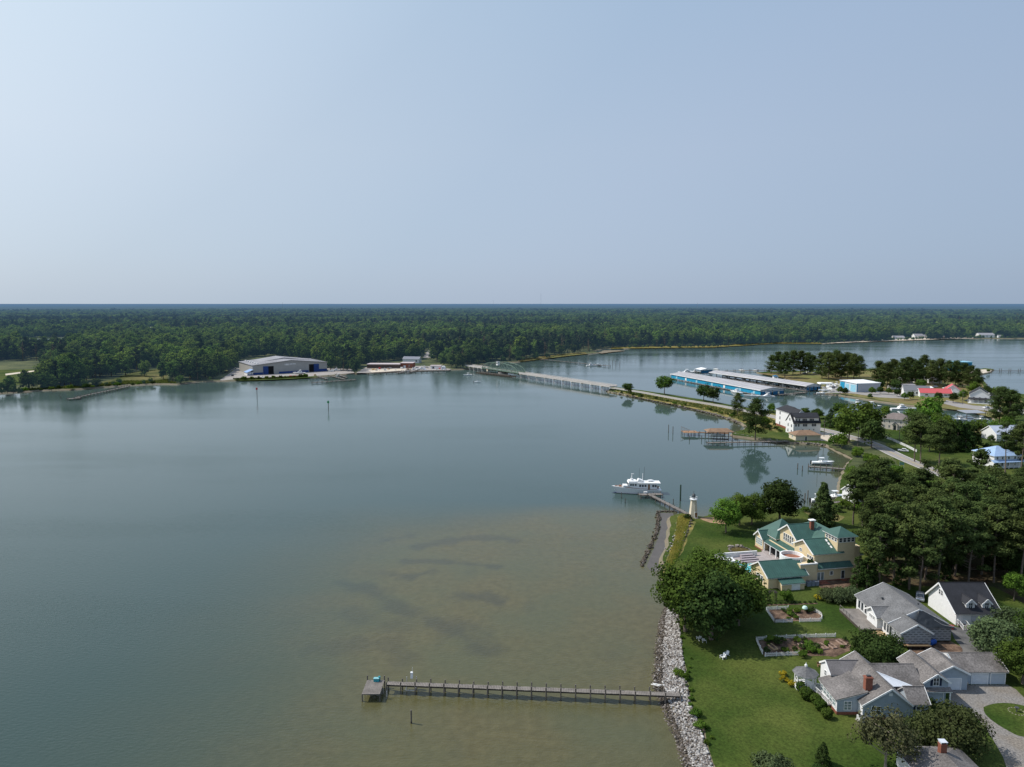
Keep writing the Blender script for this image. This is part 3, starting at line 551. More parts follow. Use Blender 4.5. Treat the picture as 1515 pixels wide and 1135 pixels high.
SHORE = [(3,583,.42,0),(11,582,.4,0),(20,583,.36,0),(30,583.5,.26,0),(70,561,.85,1),(80,566,.85,1),(90,562,1.0,1),(103,566,.9,0),(114,560,1.0,1),(128,563,.95,0),(141,560,.95,1),(150,554,1.05,0),(165,557,1.0,0),(186,556,1.15,0),(202,548,1.0,1),(214,557,.72,0),(242,561,.75,0),(256,563,.85,0),(268,565,.8,1),(281,562,.95,0),(293,563,.9,1),(304,558,1.0,0),(316,556,.95,0),(327,551,.95,0),(341,541,1.0,0),(489,548,.85,0),(498,545,1.0,1),(508,549,1.0,1),(517,546,1.05,1),(525,552,.75,0),(656,541,.75,0),(668,544,.75,0),(681,545,.8,0),(692,541,.85,0),(704,537,.9,0),(716,536,.9,0)]
for n_, (px, py, s, pn) in enumerate(SHORE):
    q = at(px, py, 1); w_ = 'at the left picture edge by the water' if px < 40 else 'between lawn and meadow on the left shore' if px < 172 else 'at the back of the left meadow' if px < 230 else 'in the clump left of the boat hangar' if px < 345 else 'in the clump just right of the boat hangar' if px < 530 else 'beside the left bridge end'
    tree('pine_far' if pn else 'leafy_far', q, s, None, ('tall dark pine ' if pn else 'big rounded leafy tree ')+w_, ('pines ' if pn else 'rounded leafy trees ')+w_, 'pine_tree' if pn else 'leafy_tree')
SHP = np.array([at2(a[0], a[1], 1) for a in SHORE])
FP = []
for d0, d1, sp, s0, sz, sd_ in ((540, 1500, 10.6, .86, .92, 1), (1500, 3000, 13, 1.0, .80, 2), (3000, 7000, 24, 1.85, .40, 3)):
    x, y = scatter(d0, d1, sp, sd_); r = np.random.default_rng(sd_+50)
    if d0 < 600:                                   # keep the water's edge free of overhanging trunks
        k = (dist_poly(x, y, fs) > 9) & (np.min(np.hypot(x[:,None]-SHP[None,:,0], y[:,None]-SHP[None,:,1]), axis=1) > 7); x, y = x[k], y[k]
    s = s0*np.clip(r.normal(.97, .21, len(x)), .5, 1.5); FP.append(np.stack([x, y, s, s*sz*r.uniform(.85, 1.15, len(x)), r.uniform(0, 6.28, len(x))], 1))
_r = np.random.default_rng(77); _l = np.array(fs); _k = _r.integers(2, len(_l)-1, 900); _p = _l[_k]+_r.normal(size=(900,2))*3.5+np.array([0,5.5]); _ok = inside(_p[:,0], _p[:,1], pa)
for q in clear[1:3]: _ok &= ~inside(_p[:,0], _p[:,1], q)
_p = _p[_ok]; _s = _r.uniform(.12,.42,len(_p)); FP.append(np.stack([_p[:,0], _p[:,1], _s, _s*.8, _r.uniform(0,6.28,len(_p))], 1))
FP = np.concatenate(FP); kind = (fnoise(FP[:,0], FP[:,1], .006, 21)+.5*fnoise(FP[:,0], FP[:,1], .0012, 22)+RNG.normal(size=len(FP))*.25 > -.3)   # True: broadleaf
pick = np.where(kind, RNG.integers(0, 4, len(FP)), 4+RNG.integers(0, 3, len(FP)))
D = np.hypot(FP[:,0], FP[:,1]); order = np.argsort(np.where((np.abs(FP[:,0]) < FP[:,1]*.725+8) & (FP[:,2] > .4), D, 1e9))
NEAR_N = 62; near_i = order[:NEAR_N]; firsts = {}
for i in near_i:
    x, y, s, sz, rz = FP[i]; px = 757.5+FOC*x/(y*math.cos(PITCH)+CAM_H*math.sin(PITCH)); bl = bool(kind[i])
    where = 'on the wooded shore at the far left of the boatyard' if px < 345 else 'crowded around the big boat hangar' if px < 535 else 'behind the quay between hangar and bridge' if px < 690 else 'on the wooded shore behind the green truss bridge'
    lab = ('broad leafy tree ' if bl else 'tall dark pine ')+where
    t = tree('leafy_far' if bl else 'pine_far', (x, y, 1), s, rz, lab, ('leafy trees ' if bl else 'pines ')+where, 'leafy_tree' if bl else 'pine_tree', var=int(pick[i]) if bl else int(pick[i])-4)
    t.scale = (s, s, sz)
    firsts.setdefault(int(pick[i]), t.children[1] if t.children[1].name.startswith('crown') else t.children[0])
rest = np.setdiff1d(np.arange(len(FP)), near_i)
for k in range(7):                                  # make sure every crown exists once to be scattered
    if k not in firsts:
        j = next(i for i in rest if pick[i] == k); x, y, s, sz, rz = FP[j]; bl = k < 4
        t = tree('leafy_far' if bl else 'pine_far', (x, y, 1), s, rz, 'dark tree standing deep in the far forest', 'trees standing deep in the far forest', 'leafy_tree' if bl else 'pine_tree', var=k if bl else k-4); t.scale = (s, s, sz); firsts[k] = t.children[1]; rest = rest[rest != j]
fme = bpy.data.meshes.new('forest'); fme.vertices.add(len(rest)); q = FP[rest]; co = np.stack([q[:,0], q[:,1], np.ones(len(q))], 1); fme.vertices.foreach_set('co', co.astype(np.float32).ravel())
for nme, arr, ty in (('rot', q[:,4], 'FLOAT'), ('sxy', q[:,2], 'FLOAT'), ('szz', q[:,3], 'FLOAT'), ('idx', pick[rest], 'INT')):
    a = fme.attributes.new(nme, ty, 'POINT'); a.data.foreach_set('value', arr.astype(np.int32 if ty == 'INT' else np.float32))
fo = bpy.data.objects.new('forest', fme); COL.objects.link(fo); tag(fo, 'dense dark green forest stretching to the horizon beyond the bay', 'forest', None, 'stuff')
ng = bpy.data.node_groups.new('forest_scatter', 'GeometryNodeTree'); ng.interface.new_socket('Geometry', in_out='INPUT', socket_type='NodeSocketGeometry'); ng.interface.new_socket('Geometry', in_out='OUTPUT', socket_type='NodeSocketGeometry')
N, L = ng.nodes, ng.links; gi = N.new('NodeGroupInput'); go = N.new('NodeGroupOutput'); ip = N.new('GeometryNodeInstanceOnPoints'); gj = N.new('GeometryNodeGeometryToInstance')
def named(n, ty): a = N.new('GeometryNodeInputNamedAttribute'); a.data_type = ty; a.inputs['Name'].default_value = n; return a.outputs[0]
for k in range(6, -1, -1):
    oi = N.new('GeometryNodeObjectInfo'); oi.inputs['Object'].default_value = firsts[k]; oi.inputs['As Instance'].default_value = False; oi.transform_space = 'ORIGINAL'; L.new(oi.outputs['Geometry'], gj.inputs[0])
cr_ = N.new('ShaderNodeCombineXYZ'); L.new(named('rot', 'FLOAT'), cr_.inputs['Z']); e2r = N.new('FunctionNodeEulerToRotation'); L.new(cr_.outputs[0], e2r.inputs[0])
cs = N.new('ShaderNodeCombineXYZ'); sx = named('sxy', 'FLOAT'); L.new(sx, cs.inputs['X']); L.new(sx, cs.inputs['Y']); L.new(named('szz', 'FLOAT'), cs.inputs['Z'])
L.new(gi.outputs[0], ip.inputs['Points']); L.new(gj.outputs[0], ip.inputs['Instance']); ip.inputs['Pick Instance'].default_value = True; L.new(named('idx', 'INT'), ip.inputs['Instance Index'])
L.new(e2r.outputs[0], ip.inputs['Rotation']); L.new(cs.outputs[0], ip.inputs['Scale']); L.new(ip.outputs[0], go.inputs[0])
fo.modifiers.new('scatter', 'NODES').node_group = ng
r = np.random.default_rng(5); ax = np.concatenate([-np.geomspace(60000, 300, 60), np.linspace(-280, 280, 12), np.geomspace(300, 60000, 60)]); ay = np.geomspace(6700, 46000, 90); AX, AY = np.meshgrid(ax, ay)
z = 13+r.uniform(-3, 4, AX.shape)+np.clip((AY-9000)/30000, 0, 1)*6; z[0] = 0; n_ = len(ax); V = np.stack([AX.ravel(), AY.ravel(), z.ravel()], 1); ii = (np.arange(len(ay)-1)[:,None]*n_+np.arange(n_-1)[None]).ravel()
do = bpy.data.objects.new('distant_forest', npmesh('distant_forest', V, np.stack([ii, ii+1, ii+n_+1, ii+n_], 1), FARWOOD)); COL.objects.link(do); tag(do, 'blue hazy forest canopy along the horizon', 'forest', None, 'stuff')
# ------------------------------------------------------------------ near houses (local axes follow each house)
def mesh_part(T, name, m, fn, smooth=False, label=None):
    A = M(); fn(A); return A.obj(name, m, T, smooth, label)
# --- pale blue house with its long chain of roofs, by the lawn
T = thing('house', 'rambling pale blue house with weathered grey roofs and a brick chimney beside the gazebo', 'house', (56,114,1))
A = M(); A.gable_walls(4.1,12.2,.45,13,0,2.7,5.5,'y',8.7); A.ext([(.4,2,0),(5.4,2,0),(5.4,2,4.0),(.4,2,2.75)],(0,6.9,0)); A.gable_walls(12.2,15.3,.5,4.6,0,2.8,4.6,'x'); A.gable_walls(2.2,8.7,8.6,12.8,0,3.7,5.1,'x')
A.gable_walls(9,17.3,5.2,12.6,0,3.2,5.35,'x'); A.gable_walls(17.2,21.6,5.4,13.4,2.9,4.0,5.45,'y'); A.box(17.3,21.4,5.6,13.3,0,2.9)
A.gable_walls(22.1,28.0,9.9,16,0,3.1,4.6,'y'); A.gable_walls(27.4,36.5,11.9,19,0,2.4,4.1,'x'); A.obj('wall', BLUE_SIDING, T)
mesh_part(T, 'wall', WHITE_SIDING, lambda A: A.box(.34,.40,2.02,8.88,.55,2.74), label='white windowed porch wall facing the lawn'); mesh_part(T, 'wall', WHITE_SIDING, lambda A: A.box(4.04,4.1,.5,1.98,.5,2.72), label='narrow white return wall by the air conditioner'); mesh_part(T, 'gable', WHITE_SIDING, lambda A: (A.ext([(2.14,8.62,0),(2.14,12.78,0),(2.14,12.78,3.66),(2.14,10.7,5.06),(2.14,8.62,3.66)],(.06,0,0))), label='white gable facing the lawn')
mesh_part(T, 'foundation', BRICK, lambda A: (A.box(.3,5,1.94,8.9,-.2,.5), A.box(4.0,12.3,.38,2,-.2,.45), A.box(12.2,15.36,.42,4.6,-.2,.3)))
gable_roof(T, 4.1,12.2,.45,13,2.75,5.55,'y',OLD_SHINGLE,rc=8.7,ov=.3)
A = M(); A.slab([(-.05,1.75,2.8),(-.05,9.1,2.8),(5.6,9.1,4.28),(5.6,1.75,4.28)],.12); r_ = A.obj('roof', OLD_SHINGLE, T); B = M(); B.slab([(0,1.8,2.66),(0,9.05,2.66),(5.4,9.05,4.1),(5.4,1.8,4.1)],.12); B.obj('trim', WHITE, r_)
gable_roof(T, 12.0,15.3,.5,4.6,2.85,4.65,'x',OLD_SHINGLE,ov=.25,rake=.15,barge=(0,1))
gable_roof(T, 2.2,8.6,8.6,12.8,3.75,5.15,'x',mat('darker_weathered_shingles',(.14,.13,.13),.9,.25,.35,.2,4),ov=.25,rake=.15,barge=(1,0))
gable_roof(T, 9,17.2,5.2,12.6,3.25,5.4,'x',OLD_SHINGLE,ov=.2,rake=.0,barge=(0,0))
gable_roof(T, 17.2,21.6,5.4,13.4,4.05,5.5,'y',OLD_SHINGLE,ov=.3); gable_roof(T, 22.1,28,9.9,16,3.15,4.65,'y',OLD_SHINGLE,ov=.3); gable_roof(T, 27.8,36.5,11.9,19,2.45,4.15,'x',OLD_SHINGLE,ov=.3,rake=.2,barge=(0,1))
mesh_part(T, 'awning', HW_METAL, lambda A: [A.slab([(11.2,4.2,3.9),(15.0,4.2,3.9),(9.6,7.6,5.0)],.1)]+[A.bar((11.2+.6*i,4.25,3.93),(9.8,7.4,4.97),.05,.05) for i in range(6)], label='pale blue metal roof over the courtyard')
A = M(); A.slab([(17.0,4.5,2.75),(22.0,4.5,2.75),(22.0,5.5,3.1),(17.0,5.5,3.1)],.1); r_ = A.obj('pent_roof', OLD_SHINGLE, T); B = M(); B.box(17.05,21.95,4.54,5.35,2.5,2.63); B.obj('trim', WHITE, r_)
for x in (17.3, 21.6): mesh_part(T, 'post', WHITE, lambda A: A.box(x-.08,x+.08,4.6,4.76,0,2.5))
c = mesh_part(T, 'chimney', BRICK, lambda A: (A.box(5.3,6.5,2.3,3.2,2,6.6), A.box(5.2,6.6,2.2,3.3,6.35,6.5))); mesh_part(c, 'flue', CHAR, lambda A: (A.box(5.55,6.25,2.55,2.9,6.6,6.85)))
for i in range(5): win(T, (.34, 3.0+i*1.2, 1.75), 'W', .85, 1.3, 1, 2, gm=PALEGLASS)
win(T, (2.2,2.0,1.65), 'S', 1.15, 1.5, 2, 3, gm=PALEGLASS); win(T, (13.6,.5,1.75), 'S', .75, 1.2, 1, 2, shutter=NAVY); win(T, (19.4,5.4,4.1), 'S', .95, 1.35, 2, 2, shutter=NAVY); win(T, (6.3,.45,1.7), 'S', 1.5, 1.4, 2, 2); win(T, (2.14,10.7,2.9), 'W', .6, .9, 1, 2); win(T, (2.14,9.7,1.2), 'W', .5, .8, 1, 2)
mesh_part(T, 'gable_vent', WHITE, lambda A: A.box(8.4,9.0,.40,.47,4.3,4.8))
door(T, (19.4,5.6,0), 'S', 3.0, 2.3, mat('grey_blue_door', (.42,.47,.52), .6, .05), 4); door(T, (25.2,9.9,0), 'S', 3.1, 2.15, mat('pale_door', (.60,.63,.66), .6, .05), 4); door(T, (31.6,11.9,0), 'S', 2.9, 2.1, MATS['pale_door'], 4); door(T, (35.0,11.9,0), 'S', 2.6, 2.1, MATS['grey_blue_door'], 4)
mesh_part(T, 'gable_panel', mat('pale_flashing', (.62,.62,.62), .6), lambda A: A.ext([(27.32,12.6,2.9),(27.32,15.45,4.15),(27.32,18.2,2.9)],(.06,0,0))); mesh_part(T, 'porch_rail', WHITE, lambda A: railing(A, [(.2,9.2,.6),(-.4,9.6,.6)], .95, 1, .16))
A = M(); A.cbox(0,0,0,1.3,1.3,.12); t = thing('air_conditioner', 'grey outdoor air conditioning unit on a pad at the corner of the pale blue house', 'air conditioner', (59.6,114.0,1.0), .1); A.obj('pad', CONC, t); mesh_part(t, 'casing', mat('pale_casing', (.55,.55,.54), .5), lambda A: A.cbox(0,0,.12,1.0,1.0,.85)); mesh_part(t, 'fan_grille', CHAR, lambda A: A.lathe([(.4,.97),(.4,1.0)], 14)); mesh_part(t, 'louvre', CHAR, lambda A: [A.box(-.45,.45,-.53,-.505,.25+.12*i,.31+.12*i) for i in range(5)])
# --- gazebo and its walkway
T = thing('gazebo', 'white eight-sided gazebo with grey roof and railings on the lawn', 'gazebo', (54.4,124.6,1)); o8 = lambda r, i: (r*math.cos(2*PI*(i+.5)/8), r*math.sin(2*PI*(i+.5)/8))
mesh_part(T, 'floor', WHITE, lambda A: A.lathe([(1.95,0),(1.95,.65)], 8)); r_ = mesh_part(T, 'roof', GREY_SHINGLE, lambda A: A.lathe([(2.35,3.0),(2.3,3.06),(1.2,3.62),(.14,4.25)], 8)); mesh_part(r_, 'finial', WHITE, lambda A: A.lathe([(.24,4.2),(.26,4.5),(.05,4.75),(.03,5.0)], 8)); mesh_part(r_, 'fascia', WHITE, lambda A: A.lathe([(2.2,2.78),(2.28,2.99)], 8))
for i in range(8):
    x, y = o8(1.8, i); mesh_part(T, 'post', WHITE, lambda A: A.box(x-.08,x+.08,y-.08,y+.08,.65,2.9))
    if i != 6: a, b = o8(1.8, i), o8(1.8, i+1); mesh_part(T, 'railing', WHITE, lambda A: railing(A, [(*a,.65),(*b,.65)], .9, 3, .2, .05))
T = thing('walkway', 'white railed boardwalk from the gazebo to the pale blue house', 'walkway', (54.4,124.6,1))
mesh_part(T, 'deck', PAVE, lambda A: (A.slab([(.8,-1.75,.62),(1.8,-1.2,.62),(2.6,-3.7,.62),(1.3,-4.1,.62)],.15), A.slab([(1.3,-4.1,.62),(2.6,-3.7,.62),(2.3,-6.6,.62),(1.45,-6.6,.62)],.15)))
for q in ([(.75,-1.85,.62),(1.2,-4.1,.62),(1.4,-6.5,.62)], [(1.85,-1.2,.62),(2.65,-2.6,.62)]): mesh_part(T, 'railing', WHITE, lambda A: railing(A, q, .95, 1.3, .2, .1))
# --- grey house being re-clad
T = thing('house', 'grey roofed house being rebuilt, with printed wall wrap and a black tarpaulin corner', 'house', (80,140,1))
A = M(); A.gable_walls(.5,12.6,4.9,19,0,3.1,5.9,'y',6.7); A.obj('wall', WHITE_SIDING, T); mesh_part(T, 'wall', WRAP, lambda A: (A.gable_walls(.7,6.9,.3,4,.5,3.0,4.75,'y'), A.box(6.9,12.5,2.6,3.62,.3,3.05)), label='unfinished wall in grey printed wrap')
mesh_part(T, 'foundation', DARKWOOD, lambda A: (A.box(.75,6.8,.5,4,-.2,.5), A.box(6.8,12.4,2.8,4,-.2,.3))); gable_roof(T, .5,12.6,5.0,19,3.15,6.0,'y',GREY_SHINGLE,rc=6.7,ov=.4)
gable_roof(T, .7,6.9,.3,5.4,3.05,4.8,'y',GREY_SHINGLE,ov=.35,rake=.25,barge=(1,0)); gable_roof(T, -.6,4,7.6,12.2,3.0,4.3,'x',GREY_SHINGLE,ov=.3,rake=.2,barge=(1,0))
A = M(); A.gable_walls(-.5,1,7.7,12.1,0,2.95,4.25,'x'); A.obj('porch', WHITE_SIDING, T)
A = M(); rr = random.Random(3); g = [[Vector((4.6,2.2,3.2)).lerp(Vector((13.1,2.2,3.1)), i/10).lerp(Vector((6.7,4.9,6.2)).lerp(Vector((7.0,4.9,6.2)), i/10), j/6)+Vector((0,0,rr.uniform(.02,.2))) for i in range(11)] for j in range(7)]
A.add([p for q in g for p in q], [(j*11+i, j*11+i+1, j*11+i+12, j*11+i+11) for j in range(6) for i in range(10)]); A.obj('tarpaulin', TARP, T)
mesh_part(T, 'tarpaulin_edge', mat('pale_batten', (.5,.5,.5), .6), lambda A: (A.bar((6.7,4.9,6.35),(13.1,2.2,3.3),.12,.05), A.bar((9.2,3.2,4.55),(10.6,2.6,3.75),.08,.04), A.bar((10.6,2.6,3.75),(12.6,2.3,3.42),.08,.04)))
for y in (14.6,16.2,17.6): win(T, (.5,y,1.7), 'W', .95, 1.8, 1, 1, b=.14)
for y in (5.0,6.2): win(T, (.5,y,1.7), 'W', .8, 1.7, 1, 1, b=.14)
for y in (9.1,9.9,10.7): win(T, (-.5,y,2.3), 'W', .5, .6, 1, 2)
mesh_part(T, 'roof_vent', CHAR, lambda A: (A.cbox(3.3,13.2,4.9,.4,.4,.35), A.cbox(8.5,8.2,5.75,.3,.3,.3)))
T = thing('deck', 'raised timber deck along the grey house', 'deck', (76,147,1)); mesh_part(T, 'boards', WOOD, lambda A: [A.box(-.2+.32*i,.1+.32*i,0,10.5,.6,.66) for i in range(14)]); mesh_part(T, 'skirt', DARKWOOD, lambda A: A.box(-.15,4.2,.1,10.4,0,.58)); mesh_part(T, 'railing', WOOD, lambda A: railing(A, [(-.1,10.3,.66),(-.1,5.6,.66)], .95, 1.5, 0))
for k, (x, y, rz, lb) in enumerate(((77.6,144.8,.5,'stack of fresh yellow planks leaning at the deck steps'),(79.2,146,.3,'short pile of offcut planks on the deck end'))):
    t = thing('lumber_pile', lb, 'lumber', (x,y,1), rz); mesh_part(t, 'plank', NEWWOOD, lambda A: [A.cbox(random.uniform(-.2,.2), .35*i-.9, .02+.12*(i % 3), 2.6, .22, .09) for i in range(6)])
t = thing('barrel', 'blue plastic barrel lying by the wrapped wall', 'barrel', (87.8,141.3,1), .5); mesh_part(t, 'drum', BLUEP, lambda A: (A.tube((-.9,0,.55),(.9,0,.55),.52,12), A.tube((-.5,0,.55),(-.4,0,.55),.56,12), A.tube((.4,0,.55),(.5,0,.55),.56,12)))
t = thing('trailer', 'flat timber trailer parked against the wrapped wall', 'trailer', (83.7,139.6,1)); mesh_part(t, 'bed', BROWNWOOD, lambda A: A.box(-2.6,2.6,-.5,.5,.65,.8)); mesh_part(t, 'rail', NEWWOOD, lambda A: A.box(-2.6,2.6,-.55,-.48,.8,1.0))
for x in (-1.6, 1.6): mesh_part(t, 'wheel', BLACK, lambda A: A.tube((x,-.45,.32),(x,.45,.32),.32,10))
for x, y, lb in ((95.2,150.2,'red fuel can lying by the white garage wall'),(96.3,148.6,'round red bin standing nearest the white garage steps'),(94.6,152,'long red kayak end against the white garage')):
    t = thing('bin', lb, 'bin', (x,y,1), random.random()); mesh_part(t, 'body', RED, lambda A: (A.lathe([(.45,0),(.55,.5),(.5,.8)], 10), A.cbox(.7,.1,0,1.0,.5,.5))); mesh_part(t, 'lid', mat('dull_red', (.3,.03,.03), .5), lambda A: A.lathe([(.5,.8),(.2,.92)], 10))
# --- white garage house with two dormers
T = thing('house', 'white gabled garage house with dark roof and two dormers', 'house', (98.4,150.4,1)); A = M(); A.gable_walls(0,9.4,0,10.5,0,2.9,7.0,'x',6.2); A.obj('wall', WHITE_SIDING, T)
gable_roof(T, 0,9.4,0,10.5,2.95,7.1,'x',DARK_SHINGLE,rc=6.2,ov=.5,rake=.45)
for x in (3.5, 7.1):
    d = thing('dormer', None, None, (x,0,0)); d.parent = T; A = M(); A.gable_walls(-.95,.95,.75,5,2.9,4.6,5.5,'y'); A.obj('wall', WHITE_SIDING, d); gable_roof(d, -.95,.95,.75,4.9,4.62,5.55,'y',DARK_SHINGLE,ov=.22,rake=.2,barge=(1,0)); win(d, (0,.75,4.15), 'S', .8, 1.25, 2, 2, b=.13)
win(T, (0,5.5,5.1), 'W', .55, 1.1, 1, 2); win(T, (0,6.4,5.1), 'W', .55, 1.1, 1, 2); door(T, (4.6,0,0), 'S', 2.8, 2.2, mat('cool_grey_door', (.46,.48,.52), .6, .05), 4); door(T, (.9,0,.5), 'S', .9, 2.0, WHITE, 2, name='door')
t = thing('steps', 'white railed steps down from the white garage house', 'steps', (99.3,150.3,1)); mesh_part(t, 'tread', PAVE, lambda A: [A.box(-.7,.7,-1.2-.35*i,-.85-.35*i+.3,0,.55-.14*i) for i in range(4)]+[A.box(-.7,.7,-1.0,-.02,0,.55)])
for x in (-.75, .75): mesh_part(t, 'railing', WHITE, lambda A: railing(A, [(x,-.1,.55),(x,-1.0,.55),(x,-2.4,.05)], .95, 1, .17))
# --- brick chimney house at the bottom edge
T = thing('house', 'low house with weathered hip roof and brick chimney at the bottom edge', 'house', (70,98,1)); p = at(1391,1107,5.8)
T.location = (p.x, p.y-1.2, 1); A = M(); A.box(-4.6,4.6,-8,4.4,0,2.7); A.obj('wall', WHITE_SIDING, T); hip_roof(T, -4.6,4.6,-8,4.4,2.75,4.8,OLD_SHINGLE); c = mesh_part(T, 'chimney', BRICK, lambda A: (A.box(-.45,.45,.3,1.1,3,6.0), A.box(-.5,.5,.25,1.15,5.7,5.85))); mesh_part(c, 'chimney_cap', HW_METAL, lambda A: (A.box(-.5,.5,.2,1.2,6.25,6.32), A.box(-.45,-.36,.3,1.1,6.0,6.25), A.box(.36,.45,.3,1.1,6.0,6.25)))
mesh_part(T, 'gutter', WHITE, lambda A: A.box(-5.15,-5.0,-8.3,4.7,2.55,2.7))
# --- yellow house with green roofs (turned 11 degrees)
YR = R(11)
def yl(x, y, z=0): c, s = math.cos(YR), math.sin(YR); return Vector((64+c*x-s*y, 170.5+s*x+c*y, 1+z))
T = thing('mansion', 'large pale yellow house with green metal roofs and a lookout tower', 'house', yl(0,0), YR); g_ = dict(m=GREEN_ROOF, ribs=.62)
A = M(); A.box(14.4,27.5,1.9,24,0,3.7); A.gable_walls(14.2,22,2.5,11.2,3.7,7.05,9.3,'x'); A.gable_walls(16.4,23,13.5,21.7,3.7,7.1,9.8,'x'); A.box(21,30,6,23.5,3.7,7.0); A.box(20.7,25.8,2.48,7.8,0,11.2); A.box(15.4,23.8,22,30.4,0,4.6); A.gable_walls(13.3,20,25.2,29.4,.3,3.5,5.2,'x'); A.box(27.5,33,9,21,0,3.5); A.gable_walls(26,31.4,13,19,3.5,5.2,7.2,'x'); A.obj('wall', YELLOW, T)
mesh_part(T, 'foundation', BRICK, lambda A: (A.box(13.2,15.6,25.1,29.5,-.2,.32), A.box(15.3,23.9,21.9,30.5,-.2,.3), A.box(14.5,27.6,1.82,2.5,-.2,.25)))
gable_roof(T, 14.2,22,2.5,11.2,7.1,9.4,'x',ov=.4,rake=.5,barge=(1,0),**g_); gable_roof(T, 16.4,24,13.5,21.7,7.15,9.9,'x',ov=.4,rake=.5,barge=(1,0),**g_); hip_roof(T, 20.5,30,8,24,7.0,10.0,GREEN_ROOF,run=4.6)
hip_roof(T, 20.7,25.8,2.48,7.8,11.2,13.1,GREEN_ROOF,ov=.55); hip_roof(T, 15.4,23.8,22,30.4,4.6,9.0,GREEN_ROOF); gable_roof(T, 13.3,19.6,25.2,29.4,3.55,5.3,'x',ov=.35,rake=.4,barge=(1,0),**g_); hip_roof(T, 27,33,9,21,3.5,5.6,GREEN_ROOF); gable_roof(T, 27,31.4,13,19,5.25,7.3,'x',ov=.3,rake=.3,**g_)
def pent(x0, x1, y0, y1, z0, z1, ax, m=GREEN_ROOF):
    A = M()
    if ax == 'W': A.slab([(x0,y0,z0),(x0,y1,z0),(x1,y1,z1),(x1,y0,z1)],.1); [A.bar((x0,y0+i*.62,z0+.02),(x1,y0+i*.62,z1+.02),.05,.06) for i in range(int((y1-y0)/.62)+1)]
    else: A.slab([(x0,y0,z0),(x1,y0,z0),(x1,y1,z1),(x0,y1,z1)],.1); [A.bar((x0+i*.62,y0,z0+.02),(x0+i*.62,y1,z1+.02),.05,.06) for i in range(int((x1-x0)/.62)+1)]
    r_ = A.obj('pent_roof', m, T); B = M()
    if ax == 'W': B.box(x0+.05,x0+.3,y0+.05,y1-.05,z0-.3,z0-.11)
    else: B.box(x0+.05,x1-.05,y0+.05,y0+.3,z0-.3,z0-.11)
    B.obj('trim', WHITE, r_)
pent(13.2,16.4,12.4,25,3.1,4.3,'W'); pent(14.5,24.5,.9,2.5,3.75,4.75,'S')
for y in (12.7,15.6,18.6,21.6,24.7): mesh_part(T, 'post', WHITE, lambda A: A.box(13.35,13.6,y-.13,y+.13,0,2.85))
mesh_part(T, 'veranda_floor', PAVE, lambda A: A.box(12.8,14.5,12.2,25,-.1,.28)); mesh_part(T, 'wall', VOID, lambda A: A.box(14.3,14.38,12.6,24,.3,2.7), label='shaded veranda glazing')
for i in range(5): win(T, (16.4,19.6-i*1.0,6.05), 'W', .62, 2.0, 1, 2, b=.1)
for i in range(3): win(T, (14.2,5.1-i*.95,5.3), 'W', .6, 1.6 if i else 1.6, 1, 2)
win(T, (14.2,8.4,6.3), 'W', .9, .8, 2, 2)
for i in range(4): win(T, (20.7,3.3+i*1.2,10.35), 'W', .75, 1.1, 1, 2, b=.12); win(T, (21.5+i*1.17,2.48,10.35), 'S', .8, 1.15, 1, 2, b=.12)
for i in range(3): win(T, (13.3,26.1+i*1.15,2.3), 'W', .85, 1.9, 2, 3, gm=PALEGLASS)
for x in (15.3, 16.3): win(T, (x,1.9,1.35), 'S', .8, 2.0, 1, 1, gm=PALEGLASS)
win(T, (18.9,1.9,2.0), 'S', .75, .9, 1, 2, b=.16); win(T, (22.2,1.9,1.4), 'S', .9, 2.0, 1, 1)
c = mesh_part(T, 'chimney', BRICK, lambda A: A.box(21.8,22.8,15.6,16.4,8,11.4)); mesh_part(c, 'chimney_cap', WHITE, lambda A: A.box(21.5,23.1,15.3,16.7,11.4,11.6)); mesh_part(T, 'skylight', WHITE, lambda A: [A.bar((19.9-.02*i,3.6+1.0*i,7.98+.53*i),(19.9,4.3+1.0*i,8.35+.53*i),.45,.06) for i in range(3)]); mesh_part(T, 'roof_unit', GREYMETAL, lambda A: (A.cbox(15.4,30.6,3.9,1.2,1.0,.7), A.cbox(16.8,31,3.9,.9,.9,.9)))
c = mesh_part(T, 'steps', BRICK, lambda A: (A.box(14.9,16.9,.4,1.8,0,.35), A.box(14.6,17.2,-.2,.4,0,.18), A.box(21.6,22.8,.9,1.8,0,.3)))
T = thing('terrace', 'tall pale yellow terrace block with round white parapet against the yellow house', 'terrace', yl(0,0), YR); A = M(); A.box(9.6,14.38,1.3,9.2,0,4.9); A.obj('wall', YELLOW, T); mesh_part(T, 'coping', WHITE, lambda A: (A.box(9.5,14.45,1.2,1.55,4.92,5.2), A.box(14.1,14.44,1.56,9.2,4.92,5.2)))
mesh_part(T, 'parapet', WHITE, lambda A: A.add([(10.4+r_*math.cos(2*PI*i/28), 6.6+r_*math.sin(2*PI*i/28), z_) for r_, z_ in ((2.95,0),(2.95,5.9),(2.6,5.9),(2.6,5.0)) for i in range(28)], [(k*28+i, k*28+(i+1) % 28, (k+1)*28+(i+1) % 28, (k+1)*28+i) for k in range(3) for i in range(28)])); mesh_part(T, 'terrace_floor', mat('terracotta', (.26,.11,.07), .85, .2), lambda A: A.lathe([(2.62,4.8),(2.62,5.04)], 28, (10.4,6.6))); mesh_part(T, 'planting', LF['dark'], lambda A: [A.blob((12.6+.5*i,2.4+.8*(i % 2),5.2),.42,i,2,.3) for i in range(4)])
